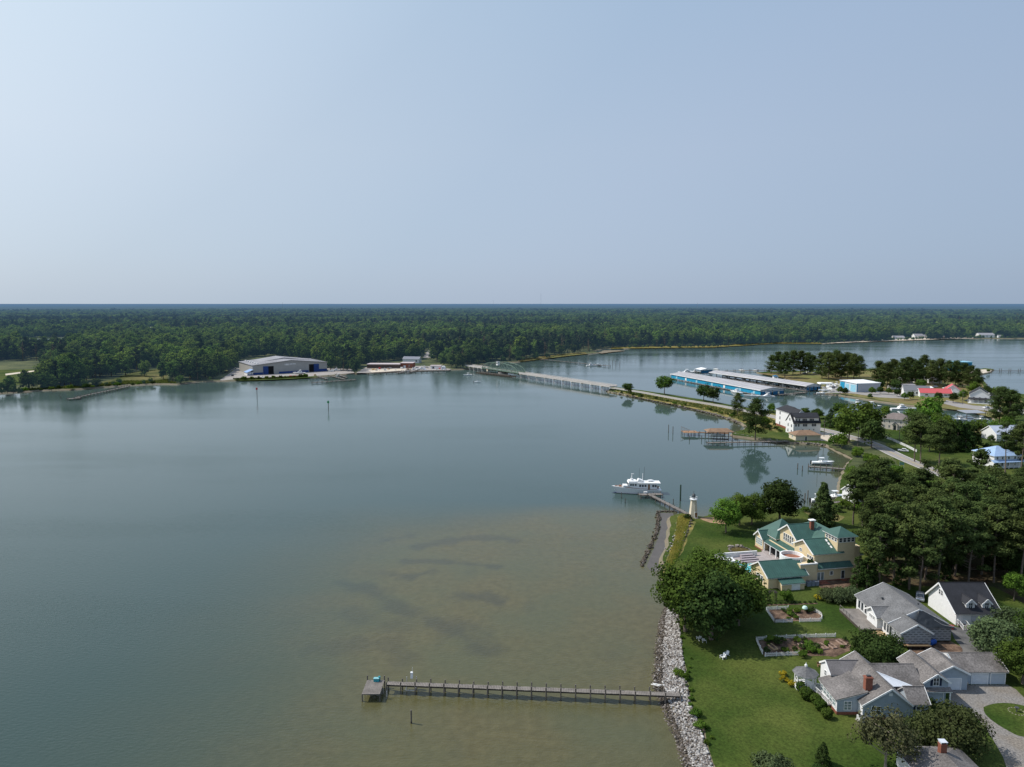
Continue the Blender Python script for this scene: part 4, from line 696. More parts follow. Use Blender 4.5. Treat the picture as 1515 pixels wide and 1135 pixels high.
T = thing('pool_house', 'low pale yellow pool house with green metal roof and lean-to shed', 'pool house', yl(0,0), YR); A = M(); A.gable_walls(0,10.4,0,8.3,0,2.9,5.3,'x',4.2); A.ext([(2.6,-1.9,0),(2.6,.02,0),(2.6,.02,2.35),(2.6,-1.9,1.75)],(6.2,0,0)); A.obj('wall', YELLOW, T); gable_roof(T, 0,10.4,0,8.3,2.95,5.4,'x',rc=4.2,ov=.45,rake=.4,**g_)
pent(2.4,9.0,-2.15,.0,1.82,2.5,'S'); door(T, (6.4,-1.9,0), 'S', 2.0, 1.6, WHITE, 1, name='door')
for i in range(6): win(T, (1.2+i*1.6,0,2.62), 'S', 1.0, .28, 1, 1, b=.07)
for i in range(3): win(T, (0,2.9+i*1.1,1.7), 'W', .75, 1.1, 1, 2, b=.12)
for i in range(3):
    t = thing('air_conditioner', ('leftmost','middle','rightmost')[i]+' of the three grey air conditioners beside the pool house', 'air conditioner', yl(11.0+i*1.15,-.1), YR); mesh_part(t, 'casing', mat('blue_grey_casing', (.20,.23,.29), .5), lambda A: A.cbox(0,0,0,.95,.95,1.15)); mesh_part(t, 'fan_grille', CHAR, lambda A: A.lathe([(.38,1.15),(.36,1.19)], 12))
T = thing('swimming_pool', 'turquoise swimming pool beside the pool house', 'pool', yl(0,0), YR); mesh_part(T, 'water_surface', POOLW, lambda A: A.box(.9,8.6,10.2,16.6,.02,.12)); mesh_part(T, 'rim', PAVE, lambda A: (A.box(.4,.88,9.7,17.1,.0,.18), A.box(8.62,9.1,9.7,17.1,.0,.18), A.box(.9,8.6,9.7,10.18,.0,.18), A.box(.9,8.6,16.62,17.1,.0,.18)))
sheet('patio', [yl(*p)[:2] for p in ((9.1,9.4),(13.4,9.4),(13.4,24.6),(3.5,24.2),(-1.5,17.2),(8.9,17.2))], 1.03, PAVE)
T = thing('garden_steps', 'broad grey steps rising from the pool to the white garden wall', 'steps', yl(0,0), YR); mesh_part(T, 'tread', mat('lilac_stone', (.30,.26,.28), .85, .1), lambda A: [A.box(2.6+.5*i,8.4-.2*i,17.6+1.0*i,18.55+1.0*i,0,.25+.25*i) for i in range(4)]); mesh_part(T, 'riser', mat('dark_stone', (.10,.09,.10), .85), lambda A: [A.box(2.6+.5*i,8.4-.2*i,17.52+1.0*i,17.59+1.0*i,.0,.2+.25*i) for i in range(4)])
T = thing('garden_wall', 'low white wall around the upper end of the pool', 'wall', yl(0,0), YR); mesh_part(T, 'wall', WHITE, lambda A: (A.box(-2.3,9.8,22.2,22.6,0,1.35), A.box(-2.7,-2.3,17.2,22.6,0,1.35), A.box(-2.3,1.6,17.0,17.4,0,1.0))); mesh_part(T, 'pier', WHITE, lambda A: (A.cbox(-2.5,22.4,0,.7,.7,1.5), A.cbox(-2.5,17.2,0,.7,.7,1.5)))
for i in range(3):
    t = thing('sun_lounger', ('left','middle','right')[i]+' white sun lounger inside the white pool wall', 'sun lounger', yl(-1.2+i*1.1,19.4), YR); mesh_part(t, 'seat', WHITE, lambda A: A.box(-.33,.33,-.9,.5,.3,.38)); mesh_part(t, 'backrest', WHITE, lambda A: A.ext([(-.33,.5,.34),(.33,.5,.34),(.33,1.1,.8),(-.33,1.1,.8)],(0,.05,-.05)))
    for x in (-.28, .28): mesh_part(t, 'leg', WHITE, lambda A: (A.box(x-.04,x+.04,-.8,-.72,0,.3), A.box(x-.04,x+.04,.4,.48,0,.3)))
pp = at(1095,815,1); T = thing('pond', 'round brown garden pond ringed with stones behind the white wall', 'pond', pp); mesh_part(T, 'water_surface', PONDW, lambda A: A.lathe([(2.8,.02),(2.8,.1)], 24)); mesh_part(T, 'stone_edge', ROCKD, lambda A: [A.blob((3.0*math.cos(a*.314), 3.0*math.sin(a*.314), .15), .42, a, 1, .3, (1,1,.7)) for a in range(20)]); mesh_part(T, 'boulder', mat('pale_rock', (.24,.21,.18), .9), lambda A: (A.blob((-1.8,3,.3),.6,3,2,.3,(1.4,1,.6)), A.blob((.2,3.4,.35),.5,4,2,.3,(1.3,1,.8)), A.blob((1.4,3.1,.3),.45,5,2,.3)))
# ------------------------------------------------------------------ shore details near the lawn
ROCK = bpy.data.materials.new('mixed_rock'); nt, N, L = nodes_of(ROCK); bs = N['Principled BSDF']; bs.inputs['Roughness'].default_value = .9; a_ = N.new('ShaderNodeAttribute'); a_.attribute_name = 'tint'
rp = N.new('ShaderNodeValToRGB'); L.new(a_.outputs['Fac'], rp.inputs[0]); e_ = rp.color_ramp.elements; e_[0].color = (.035,.028,.02,1); e_[1].color = (.62,.60,.57,1)
for p_, c_ in ((.3,(.11,.085,.06,1)),(.5,(.22,.19,.17,1)),(.72,(.36,.34,.32,1))): e_.new(p_).color = c_
nz = N.new('ShaderNodeTexNoise'); nz.inputs['Scale'].default_value = 6; mxx = N.new('ShaderNodeMix'); mxx.data_type = 'RGBA'; mxx.blend_type = 'MULTIPLY'; mxx.inputs['Factor'].default_value = .5; L.new(rp.outputs[0], mxx.inputs['A']); L.new(nz.outputs['Fac'], mxx.inputs['B']); L.new(mxx.outputs['Result'], bs.inputs['Base Color'])
_b = bmesh.new(); bmesh.ops.create_icosphere(_b, subdivisions=1, radius=1); ICO_V = np.array([v.co[:] for v in _b.verts]); ICO_F = np.array([[v.index for v in f.verts] for f in _b.faces]); _b.free()
def rocks(name, P, S, tint, label, cat='rocks', seed=1):
    r = np.random.default_rng(seed); n = len(P); k = len(ICO_V)
    q = ICO_V[None]*(1+r.normal(size=(n,k,1))*.16)*np.stack([S*r.uniform(.7,1.4,n), S*r.uniform(.7,1.3,n), S*r.uniform(.5,.95,n)], 1)[:,None,:]
    a = r.uniform(0, 6.28, n); c, s = np.cos(a)[:,None], np.sin(a)[:,None]; x = q[:,:,0]*c-q[:,:,1]*s; y = q[:,:,0]*s+q[:,:,1]*c; V = np.stack([x, y, q[:,:,2]], 2)+np.asarray(P)[:,None,:]
    F = (ICO_F[None]+(np.arange(n)*k)[:,None,None]).reshape(-1,3); o = bpy.data.objects.new(name, npmesh(name, V.reshape(-1,3), F, ROCK, np.repeat(tint, k))); COL.objects.link(o); return tag(o, label, cat, None, 'stuff')
def fill(poly, n, seed):
    r = np.random.default_rng(seed); p = np.array([q[:2] for q in poly]); lo, hi = p.min(0), p.max(0); out = np.zeros((0,2))
    while len(out) < n: c = r.uniform(lo, hi, (n*3,2)); out = np.concatenate([out, c[inside(c[:,0], c[:,1], p)]])
    return out[:n]
Lr = [(984,893),(974,915),(967,950),(964,985),(961,1012),(972,1040),(987,1075),(1000,1110),(1010,1138),(1030,1185)]; Rr = [(998,893),(1004,915),(1008,950),(1012,985),(1016,1012),(1021,1040),(1033,1072),(1045,1105),(1055,1138),(1076,1185)]
rl, rrr = [at2(*p) for p in Lr], [at2(*p, 1) for p in Rr]; pts = fill(rl+rrr[::-1], 10500, 3); dl = dist_poly(pts[:,0], pts[:,1], rl); dr = dist_poly(pts[:,0], pts[:,1], rrr); u = dl/(dl+dr); r = np.random.default_rng(4)
rocks('riprap', np.stack([pts[:,0], pts[:,1], -.25+u*1.35+r.uniform(-.12,.12,len(u))], 1), r.uniform(.10,.27,len(u)), np.clip(np.where(u < .36, .24, .64)+r.normal(size=len(u))*.22, 0, 1), 'grey and white stone riprap along the lawn edge from the big tree to the bottom of the picture')
mesh_ = [Vector((*p, -.3)) for p in rl], [Vector((*p, .95)) for p in rrr]; A = M(); n_ = len(rl); A.add(mesh_[0]+mesh_[1], [(i,i+1,n_+i+1,n_+i) for i in range(n_-1)]); tag(A.obj('rock_bank', MUD, None), kind='structure')
def rockline(name, px, w, n, sz, tint, lab, seed, z=.05):
    ln = smooth_line([at2(*p) for p in px], 6); r = np.random.default_rng(seed); d = np.r_[0, np.cumsum([math.dist(a, b) for a, b in zip(ln[:-1], ln[1:])])]; s = r.uniform(0, d[-1], n); la = np.array(ln)
    P = np.stack([np.interp(s, d, la[:,0])+r.normal(size=n)*w*.35, np.interp(s, d, la[:,1])+r.normal(size=n)*w*.35, np.full(n, z)+r.uniform(-.1,.25,n)], 1); return rocks(name, P, r.uniform(sz*.6, sz*1.3, n), np.clip(tint+r.normal(size=n)*.13, 0, 1), lab, 'rocks', seed)
rockline('breakwater', [(1000,757.5),(985,757),(975,758.5),(974,770),(973,782),(969,794),(964,805),(958,818),(951,832),(949,838)], 1.0, 430, .30, .24, 'dark low stone breakwater curving out below the small lighthouse', 5)
rockline('stone_edging', [(1022,770),(1019,782),(1014,795),(1008,808),(1001,822)], .8, 110, .28, .42, 'thin line of stones between the rough grass and the lawn below the lighthouse', 6, 1.1)
rockline('rock_toe', [(1010,768),(1006,785),(1002,800),(996,815),(990,832),(984,846),(978,852)], 2.0, 130, .34, .6, 'scattered pale stones in the rough grass under the lighthouse', 7, 1.0)
rockline('shore_rocks', [(1086,643),(1110,648),(1135,652),(1160,655),(1200,657.5),(1222,660)], 2.2, 330, .45, .45, 'stone edging along the shore below the white three storey house', 8, .6)
rockline('causeway_rocks', [(898,579),(950,590.5),(990,598.5),(1030,607.5),(1070,617.5),(1096,627.5)], 3.0, 520, .6, .42, 'stone edging along the water side of the causeway', 9, .5)
sheet('mud_flat', [at2(*p) for p in [(976,759),(996,759),(997,775),(992,802),(982,830),(976,845),(964,846),(957,838),(966,815),(975,792),(978,775)]], .012, mat('grey_mud', (.085,.075,.066), .6, .12, .4, spec=.5))
def blades(name, poly, n, h, key, lab, seed, z=1.0, w=.12):
    r = np.random.default_rng(seed); p = fill(poly, n, seed); a = r.uniform(0, 6.28, n); l = r.uniform(.5, 1.2, n)*h; dx, dy = np.cos(a)*w, np.sin(a)*w; tx, ty = r.normal(size=(2,n))*h*.3
    z0 = np.full(n, z-.05); V = np.stack([np.stack([p[:,0]-dx, p[:,1]-dy, z0], 1), np.stack([p[:,0]+dx, p[:,1]+dy, z0], 1), np.stack([p[:,0]+tx+dx*.3, p[:,1]+ty+dy*.3, z0+l], 1), np.stack([p[:,0]+tx-dx*.3, p[:,1]+ty-dy*.3, z0+l], 1)], 1).reshape(-1,3)
    t = np.clip(fnoise(p[:,0], p[:,1], .5, seed)*.5+.5+r.normal(size=n)*.15, 0, 1); o = bpy.data.objects.new(name, npmesh(name, V, np.arange(4*n).reshape(-1,4), LF[key], np.repeat(t, 4))); COL.objects.link(o); return tag(o, lab, 'grass', None, 'stuff')
blades('reeds', [at2(*p) for p in [(1003,770),(1012,767),(1022,771),(1012,796),(1004,822),(990,846),(983,846),(990,828),(999,803)]], 5000, .8, 'reed', 'yellow green reeds in the strip below the lighthouse', 3)
blades('rough_grass', [at2(*p) for p in [(1012,790),(1018,776),(1021,772),(1015,795),(1006,822),(994,846),(986,848),(999,822)]], 2200, .7, 'grass', 'rough green grass beside the stone line below the lighthouse', 4)
rb_ = random.Random(8); BL_ = [at2(*p, 1) for p in [(1010,925),(1016,985),(1020,1012),(1024,1040),(1037,1074),(1050,1106)]]
BANK = [(BL_[k][0]+(BL_[k+1][0]-BL_[k][0])*u+rb_.uniform(-.6,1.1), BL_[k][1]+(BL_[k+1][1]-BL_[k][1])*u, rb_.uniform(.16,.42)) for k in range(5) for u in (.1,.35,.6,.85)]
blades('shore_reeds', [at2(*p) for p in [(905,577),(950,585),(1000,594),(1059,604),(1099,612),(1140,622),(1150,628),(1110,630),(1070,614.5),(1000,599),(950,590)]], 5000, .6, 'verge', 'rough verge grass along the causeway', 7, w=.3)
blades('far_reeds', [at2(*p) for p in [(30,581),(60,578),(110,576.5),(190,570),(230,568.5),(262,569),(250,565),(190,566),(118,573),(35,578)]], 4000, 1.3, 'verge', 'marsh grass on the far left shore', 8, w=.4)
blades('yard_hedge_grass', [at2(*p) for p in [(345,562.5),(400,561),(455,557.5),(455,559.5),(400,562.3),(350,563.6)]], 2500, 1.2, 'verge', 'overgrown grass between the boat hangar and the water', 9, w=.4)
# ---- piers
def pile_at(A, x, y, z0, z1, r=.13, n=7): A.tube((x,y,z0),(x,y,z1), r, n, r*.92)
def pier(T, a, b, z, w, step, up=.6, boards=.3, wood=None, pilew=.13, both=True, depth=-1.2):
    """deck, stringers and pilings between two points (local to T)"""
    a, b = Vector((*a,0)), Vector((*b,0)); d = (b-a); l = d.length; d.normalize(); nn = Vector((-d.y,d.x,0)); A = M(); k = int(l/boards)
    for i in range(k): c = a+d*(i+.5)*l/k; A.obox(c+Vector((0,0,z)), d, nn, (0,0,1), l/k/2-.02, w/2+random.uniform(-.03,.03), -.06, 0)
    A.obj('deck', wood or WOOD, T); B = M()
    for s in (-1, 1): B.bar(a+nn*s*(w/2-.15)+Vector((0,0,z-.22)), b+nn*s*(w/2-.15)+Vector((0,0,z-.22)), .12, .26)
    B.obj('stringer', DARKWOOD, T); n = max(1, round(l/step))
    for i in range(n+1):
        c = a+d*l*i/n
        for s in ((-1, 1) if both else (1,)):
            q = c+nn*s*(w/2+.08); P = M(); pile_at(P, q.x, q.y, depth, z+up*random.uniform(.75,1.2), pilew); P.obj('piling', PILE, T)
T = thing('pier', 'long narrow weathered wooden pier reaching from the riprap into the shallows', 'pier', (0,0,0)); a, b = at2(573,1010.5,1.7), at2(1006,1027.5,1.7); pier(T, a, b, 1.7, 1.25, 2.75, .75)
a2, b2 = at2(557,1010,1.5), at2(556,1025,1.1); A = M(); e0 = at(556.5,1006,1.6); A.box(e0.x-1.7,e0.x+1.5,e0.y-4.6,e0.y+.3,1.32,1.42); [A.box(e0.x-1.75,e0.x+1.55,e0.y-4.6+.32*i,e0.y-4.34+.32*i,1.425,1.47) for i in range(15)]; A.obj('platform', WOOD, T)
for x, y in ((-1.7,.3),(1.5,.3),(-1.7,-4.5),(1.5,-4.5),(-1.7,-2.1),(1.5,-2.1)): mesh_part(T, 'piling', PILE, lambda A: pile_at(A, e0.x+x, e0.y+y, -1.2, 2.3 if y > 0 else 1.35))
mesh_part(T, 'ladder', GREYMETAL, lambda A: ([A.bar((e0.x+2.6,e0.y-3.8+s,0),(e0.x+2.6,e0.y-3.8+s,1.5),.06,.06) for s in (0,.5)]+[A.bar((e0.x+2.6,e0.y-3.8,.3*i),(e0.x+2.6,e0.y-3.3,.3*i),.05,.05) for i in range(5)]))
t = thing('bin', 'teal bin standing on the end platform of the long pier', 'bin', (e0.x+.1,e0.y-.2,1.47)); mesh_part(t, 'body', TEALP, lambda A: (A.cbox(0,0,0,1.0,.6,.55), A.cbox(.5,.25,.0,.35,.3,.8))); mesh_part(t, 'lid', mat('pale_teal', (.2,.42,.45), .4), lambda A: A.cbox(0,0,.55,1.06,.66,.08))
p = at(609,1020,0); t = thing('boat_lift', 'white boat lift frame beside the long pier', 'boat lift', (p.x,p.y+.2,0)); mesh_part(t, 'frame', mat('galvanised', (.55,.56,.57), .4, .1, metal=.4), lambda A: (pile_at(A,-.9,0,-1,2.4,.07), pile_at(A,.9,0,-1,2.4,.07), A.bar((-.9,0,1.2),(.9,0,1.2),.1,.1), A.bar((-.9,-1.6,.6),(.9,-1.6,.6),.1,.1), A.bar((-.9,0,.6),(-.9,-1.6,.6),.1,.1), A.bar((.9,0,.6),(.9,-1.6,.6),.1,.1))); mesh_part(t, 'motor', WHITE, lambda A: (A.cbox(0,.2,2.0,.45,.4,1.2), pile_at(A,.15,.2,3.2,4.2,.03)))
p = at(985,1022,1.0); t = thing('ladder_frame', 'white leaning frame on the stones beside the long pier', 'frame', (p.x-1.2,p.y+1,1)); mesh_part(t, 'rail', WHITE, lambda A: (A.bar((-1,1.6,-.2),(.2,-.4,.6),.12,.12), A.bar((-.6,1.9,-.2),(.6,-.1,.6),.12,.12), A.bar((-.5,.9,.15),(-.1,1.2,.15),.1,.1)))
def lone(px, py, h, lab, r=.15, m=None, z=-1.5):
    p = at(px, py, 0); t = thing('piling', lab, 'piling', (p.x,p.y,0)); mesh_part(t, 'post', m or PILE, lambda A: pile_at(A, 0, 0, z, h, r)); mesh_part(t, 'band', DARKWOOD, lambda A: pile_at(A, 0, 0, -.1, .35, r+.02))
lone(608.5,1070,2.4,'single dark piling standing in the water below the long pier')
lone(1006.5,741,6.0,'tall dark green piling standing between the yacht and the lighthouse',.28,mat('green_pile',(.03,.06,.04),.8)); lone(996,746,2.0,'short piling left of the lighthouse')
for (x, y, h, lab) in ((919.5,737,2.2,'piling close to the bow of the long white yacht'),(925,744,1.6,'piling standing alone in front of the bow of the long white yacht'),(948.5,739,1.8,'piling at the corner of the yacht landing stage')): lone(x,y,h,lab)
for (x, y, h, lab) in ((1180,694,2.6,'left piling of the pair beside the motor boat dock'),(1187,697,2.4,'right piling of the pair beside the motor boat dock'),(1190.5,743,3.4,'nearest tall piling left of the white boats by the spruce'),(1195,738,3.2,'far tall piling left of the white boats by the spruce'),(989,640,4.5,'left piling of the pair off the brown jetty end'),(995.5,642,4.2,'right piling of the pair off the brown jetty end'),(1020,651,2.4,'piling in the water below the brown jetty'),(1038,651,2.4,'piling between the brown jetty and the boathouse')): lone(x,y,h,lab,.2)
# yacht pier
T = thing('pier', 'pale wooden pier running from the small lighthouse out to the white yacht', 'pier', (0,0,0)); a, b = at2(960,731,1.3), at2(1017,760,1.3); pier(T, a, b, 1.3, 1.6, 3.2, .3)
a, b = at2(945.5,731.5,1.3), at2(979,730.5,1.3); pier(T, a, b, 1.25, 2.4, 3.0, .6)
t = thing('equipment_box', 'white dock box on the landing stage beside the yacht', 'box', (*at2(955,730,1.25),1.25)); mesh_part(t, 'body', WHITE, lambda A: A.cbox(0,0,0,1.2,.6,.6)); mesh_part(t, 'lid', GELCOAT, lambda A: A.cbox(0,0,.6,1.26,.66,.08))
# ---- lighthouse
p = at(1025.5,765,1); T = thing('lighthouse', 'small cream wooden lighthouse tower at the end of the lawn', 'lighthouse', p, R(12))
mesh_part(T, 'tower', CREAM, lambda A: A.lathe([(1.5,0),(.92,5.9)], 6)); mesh_part(T, 'gallery', WHITE, lambda A: A.lathe([(.92,5.92),(1.3,6.05),(1.3,6.2)], 12))
mesh_part(T, 'railing', WHITE, lambda A: [A.tube((1.22*math.cos(i*.628),1.22*math.sin(i*.628),6.2),(1.22*math.cos(i*.628),1.22*math.sin(i*.628),6.9),.035,5) for i in range(10)]+[A.tube((1.22*math.cos(i*.628),1.22*math.sin(i*.628),6.9),(1.22*math.cos(i*.628+.628),1.22*math.sin(i*.628+.628),6.9),.035,5) for i in range(10)])
l = mesh_part(T, 'lantern', mat('pale_lantern', (.55,.56,.58), .3), lambda A: A.lathe([(.52,6.21),(.52,7.4)], 8)); mesh_part(l, 'dome', CHAR, lambda A: A.lathe([(.66,7.4),(.5,7.75),(.2,8.05),(.06,8.1),(.05,9.0)], 8)); mesh_part(l, 'pane', GLASS, lambda A: [A.obox((.50*math.cos(a),.50*math.sin(a),6.95),(-math.sin(a),math.cos(a),0),(0,0,1),(math.cos(a),math.sin(a),0),.17,.3,-.02,.03) for a in [PI/4*(i+1) for i in range(8)]])
door(T, (.35,-1.33,0), 'S', .9, 1.9, BROWNWOOD, 1, name='door'); mesh_part(T, 'step', CONC, lambda A: A.box(-.2,.9,-2.1,-1.42,-.05,.2))
# ---- garden things
def fence(name, lab, pts, h=.85, m=WHITE):
    T = thing(name, lab, 'fence', (0,0,0)); A = M(); B = M(); 
    for a, b in zip(pts[:-1], pts[1:]):
        a, b = Vector((*a[:2],1)), Vector((*b[:2],1)); l = (b-a).length; n = max(1, int(l/.19))
        for i in range(n): q = a+(b-a)*(i+.5)/n; B.bar(q, q+Vector((0,0,h*(1 if i % 2 else .93))), .1, .03)
        for z in (.25, .65): B.bar(a+Vector((0,0,z*h)), b+Vector((0,0,z*h)), .04, .08)
        k = max(1, round(l/2.2))
        for i in range(k+1): q = a+(b-a)*i/k; A.bar(q, q+Vector((0,0,h*1.08)), .12, .12)
    B.obj('pickets', m, T); A.obj('post', m, T); return T
W_ = lambda L_: [at2(*p, 1) for p in L_]
patch('garden_bed', [(1133,902),(1146,920),(1213,918.5),(1216,910),(1203,903.5),(1165,901)], SOIL, 1.02, amp=.15, step=1.5); patch('garden_bed', [(1119,948),(1130,970),(1182,969),(1235,972),(1262,962),(1252,945),(1178,943)], SOIL, 1.02, amp=.25, step=1.5); patch('planting_row', [(1135,894.5),(1210,892),(1210,893.6),(1135,896.3)], SOIL, 1.02, amp=.1, step=1)
fence('garden_fence', 'white picket fence around the upper kitchen garden', W_([(1166,901.5),(1133,902.5),(1146,921.5),(1172,920.8)])); fence('garden_fence', 'short white picket run at the right of the upper kitchen garden', W_([(1183,920.5),(1214,919.5)])); fence('garden_fence', 'curved pale picket fence closing the right end of the upper kitchen garden', W_([(1203,904.5),(1210,907.5),(1215,911),(1216,916)]))
fence('garden_fence', 'grey picket fence along the far side of the lower kitchen garden', W_([(1128,968),(1118.5,947.5),(1178,944),(1236,942.5)])); fence('garden_fence', 'white picket fence along the near side of the lower kitchen garden', W_([(1132,971.5),(1182,969.5)]))
for i, (x, y, w_) in enumerate(((1143,958,2.4),(1187,957,2.2),(1202,957.5,2.4),(1217,957,2.6),(1231,957,2.0),(1245,952,2.4),(1176,911,1.8))):
    p = at(x,y,1); t = thing('raised_bed', ('raised plank bed at the left end of the lower garden','pinkish plank bed second from left in the lower garden','pinkish plank bed in the middle of the lower garden','pale plank bed right of the middle of the lower garden','short plank bed near the right end of the lower garden','loose plank bed at the far right of the lower garden','plank bed in the middle of the upper garden')[i], 'raised bed', p, .25); mesh_part(t, 'plank', NEWWOOD if i == 0 else mat('pink_plank', (.36,.26,.21), .85, .2), lambda A: (A.box(-.5,-.42,-w_/2,w_/2,0,.32), A.box(.42,.5,-w_/2,w_/2,0,.32), A.box(-.42,.42,-w_/2,-w_/2+.08,0,.3), A.box(-.42,.42,w_/2-.08,w_/2,0,.3))); mesh_part(t, 'soil', SOIL, lambda A: A.box(-.42,.42,-w_/2+.08,w_/2-.08,.02,.24))
rg = random.Random(11); UG = 'vegetable plants in the upper kitchen garden'; LG = 'vegetable plants in the lower kitchen garden'
for i in range(16): x, y = rg.uniform(1143,1206), rg.uniform(904,917); tree(rg.choice(['freshbush','bush']), at(x,y,1), rg.uniform(.28,.6), None, 'low leafy vegetable plant in the brown soil of the upper kitchen garden', UG, 'vegetable_plant', 'plant')
for i in range(30): x, y = rg.uniform(1128,1250), rg.uniform(946,967); tree(rg.choice(['freshbush','freshbush','bush']), at(x,y,1), rg.uniform(.25,.7), None, 'low leafy vegetable plant in the brown soil of the lower kitchen garden', LG, 'vegetable_plant', 'plant')
for i in range(10): tree('bush', at(1139+7.4*i,894.2-.23*i,1), .3, None, 'tiny shrub in the soil row behind the upper garden', 'row of tiny shrubs behind the upper garden', 'shrub', 'shrub')
p = at(1190.5,907,1); t = thing('garden_shelter', 'small pale green domed canopy on a post in the upper garden', 'canopy', p); mesh_part(t, 'post', PILE, lambda A: pile_at(A,0,0,0,1.3,.05)); mesh_part(t, 'dome', mat('pale_mint', (.50,.68,.60), .5), lambda A: A.lathe([(.62,1.1),(.6,1.3),(.42,1.6),(.1,1.75)], 12))
p = at(1142,889,1); t = thing('arbor', 'dark wooden garden arbor in front of the pool house', 'arbor', p); [mesh_part(t, 'post', DARKWOOD, lambda A: A.box(x-.08,x+.08,y-.08,y+.08,0,2.2)) for x in (-.9,.9) for y in (-.5,.5)]; mesh_part(t, 'beam', DARKWOOD, lambda A: [A.box(-1.1,1.1,-.7+.28*i,-.6+.28*i,2.2,2.32) for i in range(6)])
def chair(p, rz, lab, m=WHITE):
    t = thing('garden_chair', lab, 'chair', p, rz, None); mesh_part(t, 'seat', m, lambda A: A.ext([(-.33,-.35,.42),(.33,-.35,.42),(.33,.3,.28),(-.33,.3,.28)],(0,0,.05))); mesh_part(t, 'backrest', m, lambda A: [A.ext([(-.33+.135*i,.28,.28),(-.22+.135*i,.28,.28),(-.22+.135*i,.62,1.05-.04*abs(i-2)),(-.33+.135*i,.62,1.05-.04*abs(i-2))],(0,.04,0)) for i in range(5)])
    for s in (-1, 1): mesh_part(t, 'armrest', m, lambda A: A.box(s*.42-.08,s*.42+.08,-.42,.42,.58,.62)); mesh_part(t, 'leg', m, lambda A: (A.box(s*.38-.04,s*.38+.04,-.38,-.28,0,.58), A.ext([(s*.38-.03,.25,.3),(s*.38+.03,.25,.3),(s*.38+.03,.7,0),(s*.38-.03,.7,0)],(0,.1,.02))))
    t.scale = (.95,)*3
chair(at(1069,974.5,1), R(-60), 'nearer white garden chair on the open lawn'); chair(at(1074,970.5,1), R(-60), 'farther white garden chair on the open lawn, by its twin'); chair(at(1034,946,1), R(200), 'left garden chair in the shade under the big tree'); chair(at(1042,949,1), R(170), 'right garden chair in the shade under the big tree')
p = at(1055,930,1); t = thing('ball', 'small white ball lying in the shade under the big tree', 'ball', p); mesh_part(t, 'shell', WHITE, lambda A: A.blob((0,0,.22),.22,1,2,0), True)
p = at(1214,986,1); t = thing('bench', 'small reddish bench behind the gazebo', 'bench', p, .2); mesh_part(t, 'seat', BROWNWOOD, lambda A: A.box(-.7,.7,-.2,.2,.4,.46)); [mesh_part(t, 'leg', BROWNWOOD, lambda A: A.box(x-.06,x+.06,-.18,.18,0,.4)) for x in (-.55,.55)]; mesh_part(t, 'backrest', BROWNWOOD, lambda A: A.box(-.7,.7,.2,.25,.5,.85))
p = at(1504,1053,1); t = thing('birdbath', 'small grey birdbath in a stone ring on the drive island', 'birdbath', p); mesh_part(t, 'bowl', CHAR, lambda A: A.lathe([(.12,0),(.08,.6),(.35,.75),(.35,.82)], 10)); mesh_part(t, 'ring', mat('pale_ring', (.20,.18,.13), .9), lambda A: [A.blob((1.2*math.cos(i*.4),1.2*math.sin(i*.4),.03),.16,i,1,.2,(1,1,.5)) for i in range(16)])
p = at(1424,1013,1); t = thing('junk_pile', 'small pile of odds and ends by the pale garage door', 'junk', p); mesh_part(t, 'sack', mat('dirty_sack', (.45,.40,.33), .9), lambda A: (A.blob((-.5,0,.2),.4,1,2,.2,(1.3,1,.6)), A.blob((.9,.2,.2),.3,2,2,.2))); mesh_part(t, 'log', DARKWOOD, lambda A: (A.tube((.0,0,.15),(1.3,.3,.2),.13,7), A.tube((.2,.5,.15),(1.2,.5,.6),.1,6)))
# ---- near trees and shrubs
for x, y, s_ in BANK: tree('freshbush', (x,y,.95), s_, None, 'tuft of green weeds on the crest of the stone riprap', 'weed tufts on the crest of the riprap', 'weed', 'plant')
def tr(key, px, py, s, lab, **k): return tree(key, at(px,py,1), s, None, lab, **k)
tr('oak',1014,934,1.28,'broad leafy tree overhanging the riprap at the water edge',name='leafy_tree',var=0,sz=1.0); tr('dense',1052,946,1.35,'huge dark spreading tree in the middle of the lawn by the garden chairs',name='leafy_tree',var=0,sz=.95); tr('oak',1092,925,1.22,'big spreading tree beside the upper kitchen garden',name='leafy_tree',var=2,sz=.95); tr('oak',1050,900,1.15,'leafy tree at the back of the big clump on the lawn',name='leafy_tree',var=1)
tr('fresh',1074,788,1.1,'round young tree on the lawn nearest the lighthouse',name='leafy_tree'); tr('oak',1094,777,.82,'slim tree between the young tree and the big dark tree on the point',name='leafy_tree'); tr('oak',1112,776,.85,'leafy tree left of the big dark tree on the point',name='leafy_tree'); tr('dense',1153,774,1.22,'large dark round tree on the point behind the yellow house',name='leafy_tree',var=1)
tr('spruce',1216,776,1.15,'conical green spruce behind the yellow house beside the boats',name='spruce_tree'); tr('column',1268,868,1.05,'yellow green conifer at the right corner of the yellow house',name='conifer',sz=1.1); tr('juniper',1282,872,.9,'dark conifer between the yellow house and the pine wood',name='conifer')
tr('plum',1310,1140,1.05,'sparse reddish grey tree in front of the pale blue house',name='ornamental_tree'); tr('crape',1405,1108,.92,'wide dark red and green tree between house and gravel drive',name='ornamental_tree'); tr('crape',1362,1100,.62,'dark bushy tree beside the brick chimney at the bottom edge',name='ornamental_tree')
